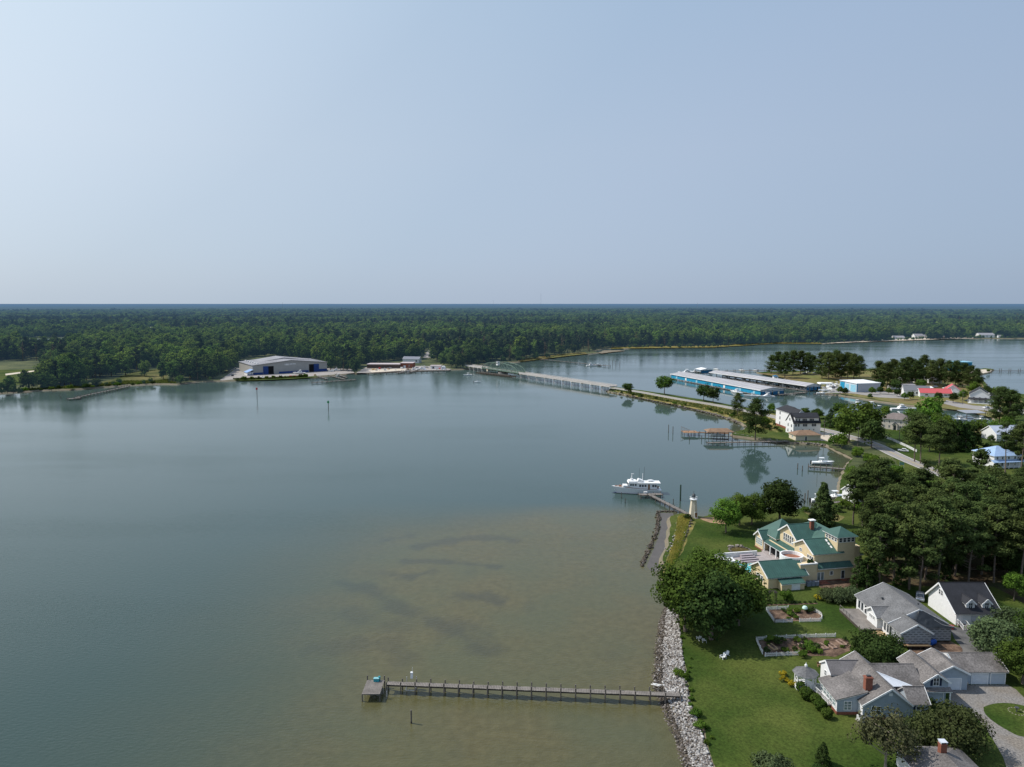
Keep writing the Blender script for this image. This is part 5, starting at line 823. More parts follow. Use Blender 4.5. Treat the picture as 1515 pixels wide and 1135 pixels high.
tr('yew',1298,975,1.0,'wide dark yew beside the lower kitchen garden',name='yew_tree'); tr('bluespruce',1470,975,1.0,'broad grey green conifer beside the asphalt drive',name='conifer',sz=1.05); tr('bluespruce',1500,950,.9,'grey green conifer behind the asphalt drive at the right edge',name='conifer'); tr('oak',1513,1012,.75,'green tree at the right end of the garage wing',name='leafy_tree',sz=.95); tr('oak',1540,985,.9,'tree just cut by the right edge behind the garage wing',name='leafy_tree'); tr('fresh',1500,888,.7,'bright shrubby tree at the edge of the pine wood near the white garage house',name='leafy_tree')
for i, (x, y, s) in enumerate(((1226,888,.85),(1243,890,1.0),(1260,887,.9))): tr('silver',x,y,s*1.15,('left','middle','right')[i]+' silvery shrub of the mound behind the grey house deck',name='shrub',cat='shrub')
tr('gold',1209.5,887,1.05,'bright yellow shrub on the lawn in front of the yellow house',name='shrub',cat='shrub'); tr('freshbush',1162,889,1.1,'small upright bush beside the dark arbor',name='shrub',cat='shrub',sz=1.4); tr('bush',1168,891,.6,'low dark bush right of the arbor',name='shrub',cat='shrub')
for i, (x, y, s) in enumerate(((1186,1023,.86),(1193,1034,1.0),(1207,1041,.86),(1214,1050.5,.9),(1223,1062,.78))): tr('boxball',x,y,s,('clipped round bush nearest the gazebo','largest clipped round bush, second from the gazebo','middle one of the five clipped round bushes by the house','clipped round bush second from the house corner','smallest clipped round bush at the house corner')[i],name='round_bush',cat='shrub')
for i, (x, y) in enumerate(((1159,1000),(1159.5,1008),(1169,1014),(1180,1016))): tr('gold',x,y,.85,('yellow shrub at the back left of the gazebo','yellow shrub left of the gazebo','yellow shrub in front of the gazebo','yellow shrub between gazebo and round bushes')[i],name='shrub',cat='shrub')
tr('bush',1017.5,769,.95,'dark round bush at the foot of the lighthouse',name='shrub',cat='shrub',sz=1.1); tr('silver',1140,1148,1.1,'grey green bush cut by the bottom edge of the lawn',name='shrub',cat='shrub'); tr('juniper',1155,1138,.28,'small dark conifer poking above the bottom edge',name='conifer'); tr('juniper',1217,1130,.38,'small dark ragged conifer on the lawn near the bottom edge',name='conifer'); tr('bush',1208,1150,.9,'low bush below the ragged conifer at the bottom edge',name='shrub',cat='shrub')
tr('freshbush',1265,967,.8,'bright green shrub at the right end of the lower garden',name='shrub',cat='shrub'); tr('freshbush',1187,972,.75,'bright green shrub at the near edge of the lower garden',name='shrub',cat='shrub'); tr('bush',1375,1046,.8,'low shrub at the corner of the pale blue house by the drive',name='shrub',cat='shrub')
for i, (x, y) in enumerate(((1005,1000),(1012,1003),(1028,1060),(1034,1078))): tr('freshbush',x,y,.75,'leafy weed clump on top of the riprap '+('just above the pier','at the lawn edge above the pier','below the pier','lowest down the shore')[i],name='shrub',cat='shrub')
# pine wood behind the houses
rp_ = random.Random(21); PW = []
front = [(1292,842),(1300,872),(1322,864),(1345,872),(1360,882),(1368,858),(1388,868),(1412,852),(1432,866),(1452,850),(1470,862),(1488,852),(1508,872),(1300,815),(1320,828),(1340,838),(1380,835),(1405,822),(1428,832),(1450,818),(1475,830),(1500,820),(1515,838),(1535,860),(1535,830)]
edge_ = [(1262,776,.95),(1276,779,1.02),(1284,762,.92),(1296,770,1.0)]
for x, y, s in edge_: PW.append((x, y, s, 'tall thin pine '+('standing free at the left edge of the pine wood','with bare trunk, second from the left edge of the wood','behind the free standing pines at the wood edge','at the wood edge near the garden path')[len(PW)], None))
for x, y in front: PW.append((x, y, rp_.uniform(.9,1.06), 'tall pine at the front of the wood behind the houses', 'front pines of the wood behind the houses'))
while len(PW) < 74:
    x, y = rp_.uniform(1292,1580), rp_.uniform(768,822)
    if all(math.dist(at2(x,y), at2(q[0],q[1])) > 3.6 for q in PW) and not (x < 1330 and y > 790): PW.append((x, y, rp_.uniform(.74,1.12), 'tall pine deep in the wood behind the houses', 'inner pines of the wood behind the houses'))
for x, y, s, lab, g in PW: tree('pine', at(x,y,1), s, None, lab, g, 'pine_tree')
for i in range(34):
    x, y = rp_.uniform(1297,1540), rp_.uniform(785,868)
    tree(rp_.choice(['juniper','dense','bush']), at(x,y,1), rp_.uniform(.45,.8), None, 'dark undergrowth holly beneath the tall pines', 'undergrowth beneath the pines', 'understory_tree')
for x, y, k, s, lab in ((1262,712,'mid',.55,'low leafy tree by the cove beside the motor boat dock'),(1285,718,'mid',.6,'low leafy tree between the cove and the road'),(1312,716,'mid',.6,'low leafy tree on the near side of the road bend'),(1340,726,'mid',.6,'low leafy tree right of the road bend'),(1375,738,'mid',.6,'low leafy tree between wood and road'),(1300,738,'mid',.7,'low tree at the back left of the pine wood'),(1250,752,'freshbush',1.6,'leafy shrub on the shore beside the white boats'),(1275,756,'freshbush',1.8,'second leafy shrub along the shore path'),(1240,757,'bush',1.2,'dark shrub on the shore left of the path'),(1190,757,'freshbush',1.0,'low pale shrub on the shore behind the dark round tree')): tree(k, at(x,y,1), s, None, lab, None, 'leafy_tree' if k == 'mid' else 'shrub', 'tree' if k == 'mid' else 'shrub')
# ------------------------------------------------------------------ boats
def hull(A, L_, B, h0, h1, n=14, deck=True, tr=.85):
    """bow towards -x, stern at +x, waterline z=0"""
    V = []; 
    for i in range(n+1):
        u = i/n; x = -L_/2+L_*u; w = B/2*min(1, (u*2.1)**.62)*(1 if u < .7 else 1-(1-tr)*(u-.7)/.3); sh = h1+(h0-h1)*min(1, u*1.35)
        if i == 0: w = .02
        V += [(x-.06*L_*(1-u)**3, -w, sh), (x+.05*L_*(1-u)**2, -w*.78, 0.0), (x+.07*L_*(1-u)**2, 0, -.55), (x+.05*L_*(1-u)**2, w*.78, 0.0), (x-.06*L_*(1-u)**3, w, sh)]
    F = [(i*5+j, i*5+j+1, i*5+j+6, i*5+j+5) for i in range(n) for j in range(4)]+[(n*5, n*5+1, n*5+2, n*5+3, n*5+4)]
    if deck: F += [(i*5, i*5+5, i*5+9, i*5+4) for i in range(n)]
    A.add(V, F)
def boat(loc, rz, lab, L_=8, B=2.8, kind='cruiser', s=1., name='motor_boat', hullm=None):
    t = thing(name, lab, 'boat', loc, rz); mesh_part(t, 'hull', hullm or GELCOAT, lambda A: hull(A, L_, B, .8, 1.25)); mesh_part(t, 'waterline', NAVY, lambda A: A.add([(-L_*.44,0,.03),(-L_*.2,-B*.39,.03),(L_*.49,-B*.40,.03),(L_*.49,B*.40,.03),(-L_*.2,B*.39,.03)],[(0,1,2,3,4)]))
    if kind == 'cruiser':
        c = mesh_part(t, 'cabin', GELCOAT, lambda A: A.add([(-L_*.25,-B*.36,1.0),(L_*.22,-B*.40,.9),(L_*.22,B*.40,.9),(-L_*.25,B*.36,1.0),(-L_*.08,-B*.30,2.0),(L_*.18,-B*.34,2.15),(L_*.18,B*.34,2.15),(-L_*.08,B*.30,2.0)],[(0,1,5,4),(1,2,6,5),(2,3,7,6),(3,0,4,7),(4,5,6,7)])); mesh_part(c, 'window', GLASS, lambda A: (A.box(-L_*.06,L_*.17,-B*.385,-B*.33,1.4,1.8), A.box(-L_*.06,L_*.17,B*.33,B*.385,1.4,1.8)))
        mesh_part(t, 'flybridge', GELCOAT, lambda A: (A.box(-L_*.02,L_*.14,-B*.28,B*.28,2.2,2.75), A.box(L_*.02,L_*.16,-B*.32,B*.32,3.5,3.6))); mesh_part(t, 'mast', GREYMETAL, lambda A: [A.tube((x,y,2.2),(x,y,3.5),.04,5) for x in (L_*.03,L_*.15) for y in (-B*.28,B*.28)]); mesh_part(t, 'rail', GREYMETAL, lambda A: [A.tube((-L_*.45,0,1.9),(-L_*.2,y,1.75),.03,4) for y in (-B*.4,B*.4)])
    elif kind == 'open':
        mesh_part(t, 'console', GELCOAT, lambda A: (A.box(-.4,.5,-.5,.5,.75,1.6), A.box(.9,1.5,-.5,.5,.75,1.25))); mesh_part(t, 'windscreen', GLASS, lambda A: A.ext([(-.42,-.5,1.6),(-.42,.5,1.6),(-.1,.45,2.0),(-.1,-.45,2.0)],(0,0,.03))); mesh_part(t, 'outboard', BLACK, lambda A: A.cbox(L_*.5+.2,0,-.3,.45,.5,1.7))
        if L_ > 6: mesh_part(t, 'hardtop', GELCOAT, lambda A: ([A.tube((x,y,.8),(x,y,2.6),.04,5) for x in (-.5,1.) for y in (-.6,.6)]+[A.box(-.8,1.3,-.85,.85,2.6,2.68)]))
    elif kind == 'sail':
        c = mesh_part(t, 'cabin', GELCOAT, lambda A: A.box(-L_*.2,L_*.15,-B*.25,B*.25,.8,1.5)); mesh_part(c, 'window', GLASS, lambda A: A.box(-L_*.15,L_*.1,-B*.26,B*.26,1.05,1.3)); mesh_part(t, 'mast', GREYMETAL, lambda A: (A.tube((-L_*.08,0,.8),(-L_*.08,0,L_*1.25),.08,6), A.tube((-L_*.08,0,2.0),(L_*.4,0,2.1),.07,6), A.tube((-L_*.08,-.8,L_*.8),(-L_*.08,.8,L_*.8),.03,4))); mesh_part(t, 'sail_cover', CANVAS, lambda A: A.tube((-L_*.06,0,2.2),(L_*.4,0,2.25),.17,6))
    t.scale = (s,)*3; return t
# the long white yacht
p = at(944,732,0); Y = thing('yacht', 'long white classic motor yacht moored at the landing stage near the lighthouse', 'yacht', (p.x+.2,p.y+2.6,0), R(-2)); mesh_part(Y, 'hull', GELCOAT, lambda A: hull(A, 17.6, 4.6, 1.35, 2.25, 22, True, .9)); mesh_part(Y, 'boot_stripe', NAVY, lambda A: hull(A, 17.5, 4.66, .16, .16, 22, False, .9))
mesh_part(Y, 'cap_rail', TEAK, lambda A: [A.bar(a, b, .14, .1) for a, b in [((-8.6+i*1.05+.0, s*(2.3*min(1, ((i)/17*2.1)**.62)), 2.3-.05*i if i < 13 else 1.62), (-8.6+(i+1)*1.05, s*(2.3*min(1, ((i+1)/17*2.1)**.62)), 2.3-.05*(i+1) if i+1 < 13 else 1.62)) for i in range(15) for s in (-1, 1)]])
c = mesh_part(Y, 'cabin', GELCOAT, lambda A: (A.box(-3.2,7.2,-1.75,1.75,1.3,3.4), A.box(-5.6,-3.2,-1.45,1.45,1.6,2.6), A.ext([(-3.9,-1.6,2.4),(-3.9,1.6,2.4),(-3.2,1.7,3.9),(-3.2,-1.7,3.9)],(.9,0,0))))
mesh_part(c, 'roof', WHITE, lambda A: (A.box(-3.8,8.4,-2.05,2.05,3.42,3.56), A.box(-3.6,-.6,-1.8,1.8,3.57,4.0))); mesh_part(c, 'window', GLASS, lambda A: ([A.box(x,x+.7,-1.79,-1.7,2.3,2.95) for x in (.4,1.4,2.4,5.3,6.2)]+[A.box(x,x+.55,-1.78,-1.7,2.6,3.2) for x in (-3.0,-2.2,-1.2)]+[A.obox((-3.86,y,3.0),(0,1,0),(.2,0,1),(-1,0,.2),.4,.35,.0,.04) for y in (-1.0,0,1.0)])); mesh_part(c, 'door', BROWNWOOD, lambda A: A.box(3.7,4.4,-1.8,-1.7,1.4,3.1)); mesh_part(c, 'aft_post', WHITE, lambda A: [A.box(8.1,8.2,y-.05,y+.05,1.4,3.4) for y in (-1.8,1.8)])
mesh_part(Y, 'flybridge', GELCOAT, lambda A: (A.ext([(-.4,-1.2,3.58),(1.9,-1.2,3.58),(1.9,-1.2,4.1),(.3,-1.2,4.6)],(0,2.4,0)), A.cbox(-2.2,0.6,4.0,.9,.7,.5))); mesh_part(Y, 'radar_mast', WHITE, lambda A: (A.tube((-2.4,0,4.0),(-2.2,0,6.0),.16,7), A.cbox(-2.0,0,5.9,1.0,.35,.22), A.tube((1.9,0,3.6),(1.9,0,6.2),.12,6))); mesh_part(Y, 'antenna', CHAR, lambda A: (A.tube((2.4,.6,3.6),(2.6,.6,8.2),.05,5), A.tube((.4,-.8,3.6),(.5,-.8,8.0),.04,5)))
Y.scale = (1, 1, 1.22)
mesh_part(Y, 'deck_furniture', TEAK, lambda A: (A.cbox(7.7,.6,1.4,.8,.8,.7), A.cbox(-6.6,0,2.1,.9,.7,.35))); mesh_part(Y, 'tender', GELCOAT, lambda A: A.blob((5.0,.5,3.9),.6,1,2,0,(2.2,1,.5))); mesh_part(Y, 'rail', GREYMETAL, lambda A: [A.tube((-8.6+i*1.2,s*(2.25*min(1,((i+.2)/15*2.1)**.62)),1.9),(-8.6+i*1.2,s*(2.25*min(1,((i+.2)/15*2.1)**.62)),3.05-.05*i),.03,4) for i in range(5) for s in (-1,1)])
# ------------------------------------------------------------------ cars
def car(loc, rz, lab, m, kind='car', L_=4.6):
    t = thing('parked_car', lab, 'car', loc, rz); h = .85 if kind == 'car' else 1.05
    mesh_part(t, 'body', m, lambda A: (A.ext([(-L_/2,-.9,.32),(L_/2,-.9,.32),(L_/2,-.9,h-.15),(L_/2-.3,-.9,h),(-L_/2+.2,-.9,h),(-L_/2,-.9,h-.2)],(0,1.8,0)), A.ext([(-L_*.20,-.78,h),(L_*(.38 if kind == 'car' else .1),-.78,h),(L_*(.25 if kind == 'car' else .08),-.7,h+.62),(-L_*.08,-.7,h+.62)],(0,1.5,0))))
    mesh_part(t, 'window', GLASS, lambda A: (A.ext([(-L_*.15,-.80,h+.06),(L_*(.3 if kind == 'car' else .07),-.80,h+.06),(L_*(.22 if kind == 'car' else .06),-.74,h+.52),(-L_*.07,-.74,h+.52)],(0,.03,0)), A.ext([(-L_*.15,.78,h+.06),(L_*(.3 if kind == 'car' else .07),.78,h+.06),(L_*(.22 if kind == 'car' else .06),.73,h+.52),(-L_*.07,.73,h+.52)],(0,.03,0)), A.ext([(-L_*.205,-.66,h+.08),(-L_*.205,.66,h+.08),(-L_*.10,.62,h+.56),(-L_*.10,-.62,h+.56)],(-.02,0,.02))))
    for x in (-L_*.31, L_*.30):
        for y in (-.86, .86): wv = mesh_part(t, 'wheel', BLACK, lambda A: A.tube((x,y-.1,.33),(x,y+.1,.33),.33,12)); mesh_part(wv, 'rim', SILVER, lambda A: A.tube((x,y-.11,.33),(x,y+.11,.33),.19,8))
    return t
# ------------------------------------------------------------------ white three storey house on the cove
def house_at(px, py, rz, lab, name='house', cat='house', z=1): return thing(name, lab, cat, at(px,py,z), rz)
T = thing('house', 'tall white three storey house with dark roofs at the head of the cove', 'house', (152.5,379.5,1), R(4)); A = M(); A.box(0,15.2,0,9,0,6.6); A.box(4.6,13.2,8.9,32,0,9.4); A.ext([(0.05,.2,6.6),(.05,4.5,11.0),(.05,8.8,6.6)],(15.1,0,0)); A.box(1.0,14.4,.7,4.4,6.6,9.1); A.gable_walls(5.2,10.2,7.2,14,9.4,9.5,12.0,'y'); A.obj('wall', WHITE_SIDING, T)
A = M(); A.slab([(-.3,-.4,6.35),(15.5,-.4,6.35),(15.5,1.6,8.5),(-.3,1.6,8.5)],.2); A.slab([(-.3,1.5,8.4),(.95,1.5,8.4),(.95,4.5,11.3),(-.3,4.5,11.3)],.2); A.slab([(14.45,1.5,8.4),(15.5,1.5,8.4),(15.5,4.5,11.3),(14.45,4.5,11.3)],.2); A.slab([(.7,.2,9.25),(14.7,.2,9.25),(14.7,4.5,11.35),(.7,4.5,11.35)],.2); A.slab([(-.3,4.5,11.3),(15.5,4.5,11.3),(15.5,9.4,6.35),(-.3,9.4,6.35)],.2); A.obj('roof', DARK_SHINGLE, T)
hip_roof(T, 4.6,13.2,13.5,32,9.45,12.4,DARK_SHINGLE); gable_roof(T, 5.2,10.2,7.2,15,9.55,12.1,'y',DARK_SHINGLE,ov=.3,rake=.25,barge=(1,0))
for x in (1.4,2.9): win(T,(x,0,5.2),'S',.7,1.25,1,2,fm=GREYMETAL,b=.07); win(T,(x+.6,.7,8.0),'S',.7,1.1,1,2,fm=GREYMETAL,b=.07)
for x0 in (5.6,10.6):
    for k in range(3): win(T,(x0+k*.85,0,5.2),'S',.6,1.3,1,1,fm=GREYMETAL,b=.07)
for x0 in (5.6,9.6):
    for k in range(3): win(T,(x0+k*.85,.7,8.0),'S',.6,1.1,1,1,fm=GREYMETAL,b=.07)
for x in (5.3,9.0,11.4): win(T,(x,0,2.7),'S',.5,.6,1,1,fm=GREYMETAL,b=.07)
for y, z in ((2.2,1.6),(2.2,4.6),(6.2,1.6),(6.2,4.6),(4.5,7.8)): win(T,(0,y,z),'W',.85,1.35,1,2,fm=GREYMETAL,b=.08)
for y in (11.5,14,26.5): 
    for z in (2.0,5.0,7.9): win(T,(4.6,y,z),'W',.95,1.6,1,2,fm=GREYMETAL,b=.08)
mesh_part(T, 'brick_base', BRICK, lambda A: (A.box(4.5,4.6,9,32,-.1,1.1),)); mesh_part(T, 'steps', WHITE, lambda A: [A.box(-1.6+.3*i,-.3+.3*i-.3,.6,1.8,0,.25+.28*i) for i in range(4)])
for x, y in ((-1.0,3.4),(-1.2,5.2)): tree('bush',(150.5+x*1.5,384+y,1),.7,None,'dark shrub by the steps of the tall white house','shrubs by the steps of the tall white house','shrub','shrub')
T = house_at(1174.5,651.5,R(3),'low cream boathouse with brown hip roof and dark door below the tall white house'); T.location = (147.3,362.8,1); A = M(); A.box(0,13.2,0,8,0,2.9); A.obj('wall', CREAM, T); hip_roof(T,0,13.2,0,8,2.9,4.9,BROWN_SHINGLE,ov=.6,trim=CREAM); door(T,(5.4,0,0),'S',.95,2.1,CHAR,1,name='door'); win(T,(0,4,1.7),'W',1.2,1.2,2,2,gm=PALEGLASS)
# dock, jetty and boat lift by the white house
T = thing('jetty', 'grey wooden walkway from the shore out to the brown roofed boat lift', 'jetty', (0,0,0)); pier(T, at2(1046,655,1.4), at2(1166,652.5,1.4), 1.4, 1.7, 3.4, .9)
T = thing('jetty', 'brown wooden jetty with a raised end platform beside the lawn point', 'jetty', (0,0,0)); pier(T, at2(1010,638.5,1.8), at2(1078,641,1.8), 1.8, 2.2, 3.2, .5, wood=BROWNWOOD); p = at(1013,638,2); A = M(); A.box(p.x-1.4,p.x+6.5,p.y-4.5,p.y+2.5,1.7,1.9); A.obj('platform', BROWNWOOD, T); mesh_part(T, 'screen', BROWNWOOD, lambda A: [A.box(p.x-1.4+.9*i,p.x-1.3+.9*i,p.y+2.3,p.y+2.45,1.9,4.3-.38*i) for i in range(6)]+[A.bar((p.x-1.4,p.y+2.4,4.1),(p.x+3.5,p.y+2.4,2.2),.1,.12)])
for x in (-1.3,2.5,6.4):
    for y in (-4.4,2.4): mesh_part(T, 'piling', PILE, lambda A: pile_at(A,p.x+x,p.y+y,-1.2,1.75,.18))
p = at(1068,653,0); T = thing('boat_lift', 'brown roofed boat lift standing on pilings over the water', 'boat lift', (p.x,p.y+6,0)); r_ = mesh_part(T, 'roof', BROWN_SHINGLE, lambda A: A.add([(-7,-4,4.5),(7,-4,4.5),(7,4,4.5),(-7,4,4.5),(-4.5,0,5.9),(4.5,0,5.9)],[(0,1,5,4),(1,2,5),(2,3,4,5),(3,0,4),(3,2,1,0)])); mesh_part(r_, 'fascia', BROWNWOOD, lambda A: (A.box(-6.95,6.95,-3.95,-3.8,4.2,4.49), A.box(-6.95,6.95,3.8,3.95,4.2,4.49)))
for x in (-6.3,-2,2,6.3):
    for y in (-3.4,3.4): mesh_part(T, 'post', PILE, lambda A: pile_at(A,x,y,-1.4,4.4,.15))
mesh_part(T, 'cross_beam', PILE, lambda A: [A.bar((-6.3,y,2.2),(6.3,y,2.2),.14,.22) for y in (-3.4,3.4)]+[A.bar((x,-3.4,1.6),(x,3.4,1.6),.12,.2) for x in (-3,3)]); boat((p.x-.5,p.y+6,1.8),0,'small white motor boat hoisted under the brown roofed boat lift',7,2.4,'open')
# motor boat dock and white boats in the cove
T = thing('dock', 'grey slatted dock with posts around the white motor boat in the cove', 'dock', (0,0,0)); pier(T, at2(1196,690,1.1), at2(1250,694,1.1), 1.2, 2.2, 2.6, 1.0); p = at(1221,690,0); boat((p.x,p.y+3.2,.5),R(176),'white motor boat with an upright frame at the slatted dock in the cove',9.5,3.0,'open'); t = thing('flagpole','tall thin dark mast standing behind the cove motor boat','mast',(p.x-1,p.y+5.5,0)); mesh_part(t,'pole',PILE,lambda A: A.tube((0,0,-1),(0,0,10.5),.12,7,.06)); mesh_part(t,'truck',CHAR,lambda A: A.lathe([(.09,10.5),(.12,10.62),(.02,10.7)],8))
p = at(1211,742,0); boat((p.x,p.y,.1),R(190),'small white boat left of the spruce in the cove',6.5,2.3,'open'); p = at(1238,738,0); boat((p.x,p.y+1,.1),R(184),'longer white boat right of the spruce in the cove',9.5,2.9,'open'); T = thing('dock','short dock between the two white boats behind the spruce','dock',(0,0,0)); pier(T, at2(1203,748,1), at2(1262,740,1), 1.1, 1.4, 2.8, .8)
T = thing('house','grey roofed white house half hidden behind the left pines','house',at(1262,748,1),R(8)); T.location = (at(1268,747,1).x,at(1268,747,1).y,1); A = M(); A.gable_walls(0,13,0,9,0,3.2,6.2,'x'); A.obj('wall', WHITE_SIDING, T); gable_roof(T,0,13,0,9,3.25,6.3,'x',GREY_SHINGLE)
for x in (2,4.5,7,10): win(T,(x,0,1.7),'S',1,1.4,2,2)
T = thing('house','white house with grey roof seen through the trunks of the pine wood','house',(at(1405,795,1).x,at(1405,795,1).y,1),R(-5)); A = M(); A.gable_walls(0,15,0,9,0,3.1,5.8,'x'); A.obj('wall', WHITE_SIDING, T); gable_roof(T,0,15,0,9,3.15,5.9,'x',mat('pale_grey_shingles',(.34,.34,.35),.9,.15,.5,.15,5)); win(T,(4,0,1.7),'S',1.2,1.4,2,2); win(T,(10,0,1.7),'S',1.2,1.4,2,2)  # roof shingles in a paler grey than the other houses
# ------------------------------------------------------------------ swing bridge and trestle
BA, BB = Vector((-44.4,768.4,0)), Vector((82.5,577.5,0)); bd = (BB-BA); BL = bd.length; brz = math.atan2(bd.y,bd.x)
T = thing('bridge','long low road bridge with pale concrete deck on many pile bents','bridge',BA,brz); Z = 4.5
mesh_part(T,'deck',PALECONC,lambda A: (A.box(-6,30,-4.2,4.2,Z-.7,Z), A.box(98,BL+1,-4.2,4.2,Z-.7,Z))); mesh_part(T,'roadway',ROADC,lambda A: (A.box(-6,30,-3.6,3.6,Z+.004,Z+.03), A.box(98,BL+1,-3.6,3.6,Z+.004,Z+.03)))
mesh_part(T,'parapet',PALECONC,lambda A: [(A.box(a,b,s*4.0-.15,s*4.0+.15,Z+.75,Z+.98), A.box(a,b,s*4.0-.1,s*4.0+.1,Z+.03,Z+.3), [A.box(x,x+.3,s*4.0-.12,s*4.0+.12,Z+.3,Z+.75) for x in np.arange(a,b-.3,2.6)]) for a, b in ((-6,30),(98,BL+1)) for s in (-1,1)])
bx_ = [3,12,21,29]+[101+13.2*i for i in range(10)]
for i, x in enumerate(bx_):
    if x < BL: mesh_part(T,'pile_bent',PALECONC,lambda A: (A.box(x-.5,x+.5,-4.6,4.6,Z-1.35,Z-.72), [A.box(x-.22,x+.22,y-.22,y+.22,-1.5,Z-1.35) for y in (-4.0,-2.4,-.8,.8,2.4,4.0)]))
S = thing('swing_span','faded green arched truss swing span in the middle of the bridge','bridge span',BA+bd.normalized()*64,brz); h_ = 34; prof = [(-34,0),(-29,4.4),(-22,6.2),(-14,7.2),(-5,7.8),(5,7.8),(14,7.2),(22,6.2),(29,4.4),(34,0)]
for s in (-1,1):
    y = s*4.6; mesh_part(S,'truss',BRIDGE_GREEN,lambda A: ([A.bar((a[0],y,Z+a[1]),(b[0],y,Z+b[1]),.55,.55) for a, b in zip(prof[:-1],prof[1:])]+[A.bar((-34,y,Z),(34,y,Z),.5,.9)]+[A.bar((a[0],y,Z),(a[0],y,Z+a[1]),.3,.3) for a in prof[1:-1]]+[A.bar((a[0],y,Z),(b[0],y,Z+b[1]),.22,.22) for a, b in zip(prof[1:5],prof[2:6])]+[A.bar((b[0],y,Z),(a[0],y,Z+a[1]),.22,.22) for a, b in zip(prof[4:8],prof[5:9])])); mesh_part(S,'side_rail',BRIDGE_GREEN,lambda A: (A.bar((-34,s*4.1,Z+1),(34,s*4.1,Z+1),.1,.25), A.bar((-34,s*4.1,Z+.5),(34,s*4.1,Z+.5),.1,.2)))
mesh_part(S,'top_bracing',BRIDGE_GREEN,lambda A: [A.bar((a[0],-4.6,Z+a[1]),(a[0],4.6,Z+a[1]),.3,.35) for a in prof[1:-1]]+[A.bar((a[0],-4.6,Z+a[1]),(b[0],4.6,Z+b[1]),.18,.18) for a, b in zip(prof[1:-2],prof[2:-1])]); mesh_part(S,'deck',mat('span_deck',(.30,.31,.28),.9,.15),lambda A: A.box(-34,34,-4.0,4.0,Z-.5,Z)); mesh_part(S,'pivot_pier',CONC,lambda A: A.lathe([(5,-1.5),(5,2.6)],18)); mesh_part(S,'floor_beam',DARKWOOD,lambda A: [A.box(x-.3,x+.3,-4.6,4.6,Z-1.5,Z-.52) for x in range(-33,34,6)])
t = thing('bridge_cabin','white bridge tender cabin high in the green truss','cabin',BA+bd.normalized()*61+Vector((-3.6,-2.2,Z+5.0)),brz); mesh_part(t,'wall',WHITE,lambda A: A.cbox(0,0,0,3,2.6,3.6)); mesh_part(t,'roof',GREYMETAL,lambda A: A.cbox(0,0,3.62,3.4,3,.2)); mesh_part(t,'window',GLASS,lambda A: (A.box(-1.2,1.2,-1.35,-1.31,1.6,2.8),)); mesh_part(t,'bracket',BRIDGE_GREEN,lambda A: A.box(-1.5,1.5,-1.3,1.3,-.4,-.02))
t = thing('fender','long dark timber fender below the swing span','fender',BA+bd.normalized()*62+Vector((-8,-9,0)),brz+R(8)); mesh_part(t,'wale',DARKWOOD,lambda A: (A.box(-26,30,-2.5,-2.1,.3,1.6), A.box(-26,30,2.1,2.5,.3,1.6), A.box(-20,24,-2.4,2.4,1.6,1.8))); mesh_part(t,'piling',PILE,lambda A: [pile_at(A,x,y,-1,2.2,.2) for x in range(-26,31,4) for y in (-2.6,2.6)])
p = at(722,552,0); t = thing('work_shed','small cream hut on the timber fender under the truss','hut',(p.x,p.y,1.8),brz); mesh_part(t,'wall',CREAM,lambda A: A.cbox(0,0,0,2.4,2.2,2.1)); mesh_part(t,'roof',CORAL,lambda A: A.cbox(0,0,2.12,2.7,2.5,.15))
for (x, y, L_, k, rz, lab) in ((692,555.5,9,'open',20,'low dark work boat near the left end of the bridge'),(706,566,6,'open',170,'small white motor boat out on the water before the bridge'),(875,541.5,12,'cruiser',185,'white boat moored at the far thin pier'),(885,541.5,8,'open',175,'small white boat beside the boat at the far thin pier')): boat(at(x,y,0),R(rz),lab,L_,L_*.3,k)
# far thin pier and pilings
T = thing('pier','thin long pier with a hooked end in the far bay behind the bridge','pier',(0,0,0)); pier(T, at2(800,531.5,1.4), at2(902,541.5,1.4), 1.4, 2.0, 8, 1.2, boards=3, pilew=.22)
for i, (x, y) in enumerate(((901,540),(906,540.5),(911,541),(917,541.5))): lone(x,y,7-i*.4,('left','second','third','right')[i]+' of the bare pilings off the far thin pier end',.25)
T = thing('pier','dark long pier on the far left shore below the meadow','pier',(0,0,0)); pier(T, at2(190,571.5,1.5), at2(112,588,1.5), 1.5, 1.7, 4.2, 1.2, boards=2, pilew=.2); pier(T, at2(100,590.3,1.2), at2(119,588.6,1.2), 1.3, 3.2, 4, .8, boards=2, pilew=.2); lone(90,590,2.2,'piling off the end of the far left pier',.25)
def marker(px, py, h, m, lab):
    p = at(px,py,0); t = thing('channel_marker',lab,'marker',(p.x,p.y,0)); mesh_part(t,'post',DARKWOOD,lambda A: pile_at(A,0,0,-2,h,.22)); mesh_part(t,'board',m,lambda A: A.cbox(0,-.28,h-1.3,1.4,.08,1.3)); mesh_part(t,'lamp',m,lambda A: A.cbox(0,0,h,.3,.3,.5))
marker(380.5,590,8.2,RED,'red channel marker on a dark post off the hangar'); marker(486,607,6.2,GREENMARK,'green channel marker on a dark post in open water')
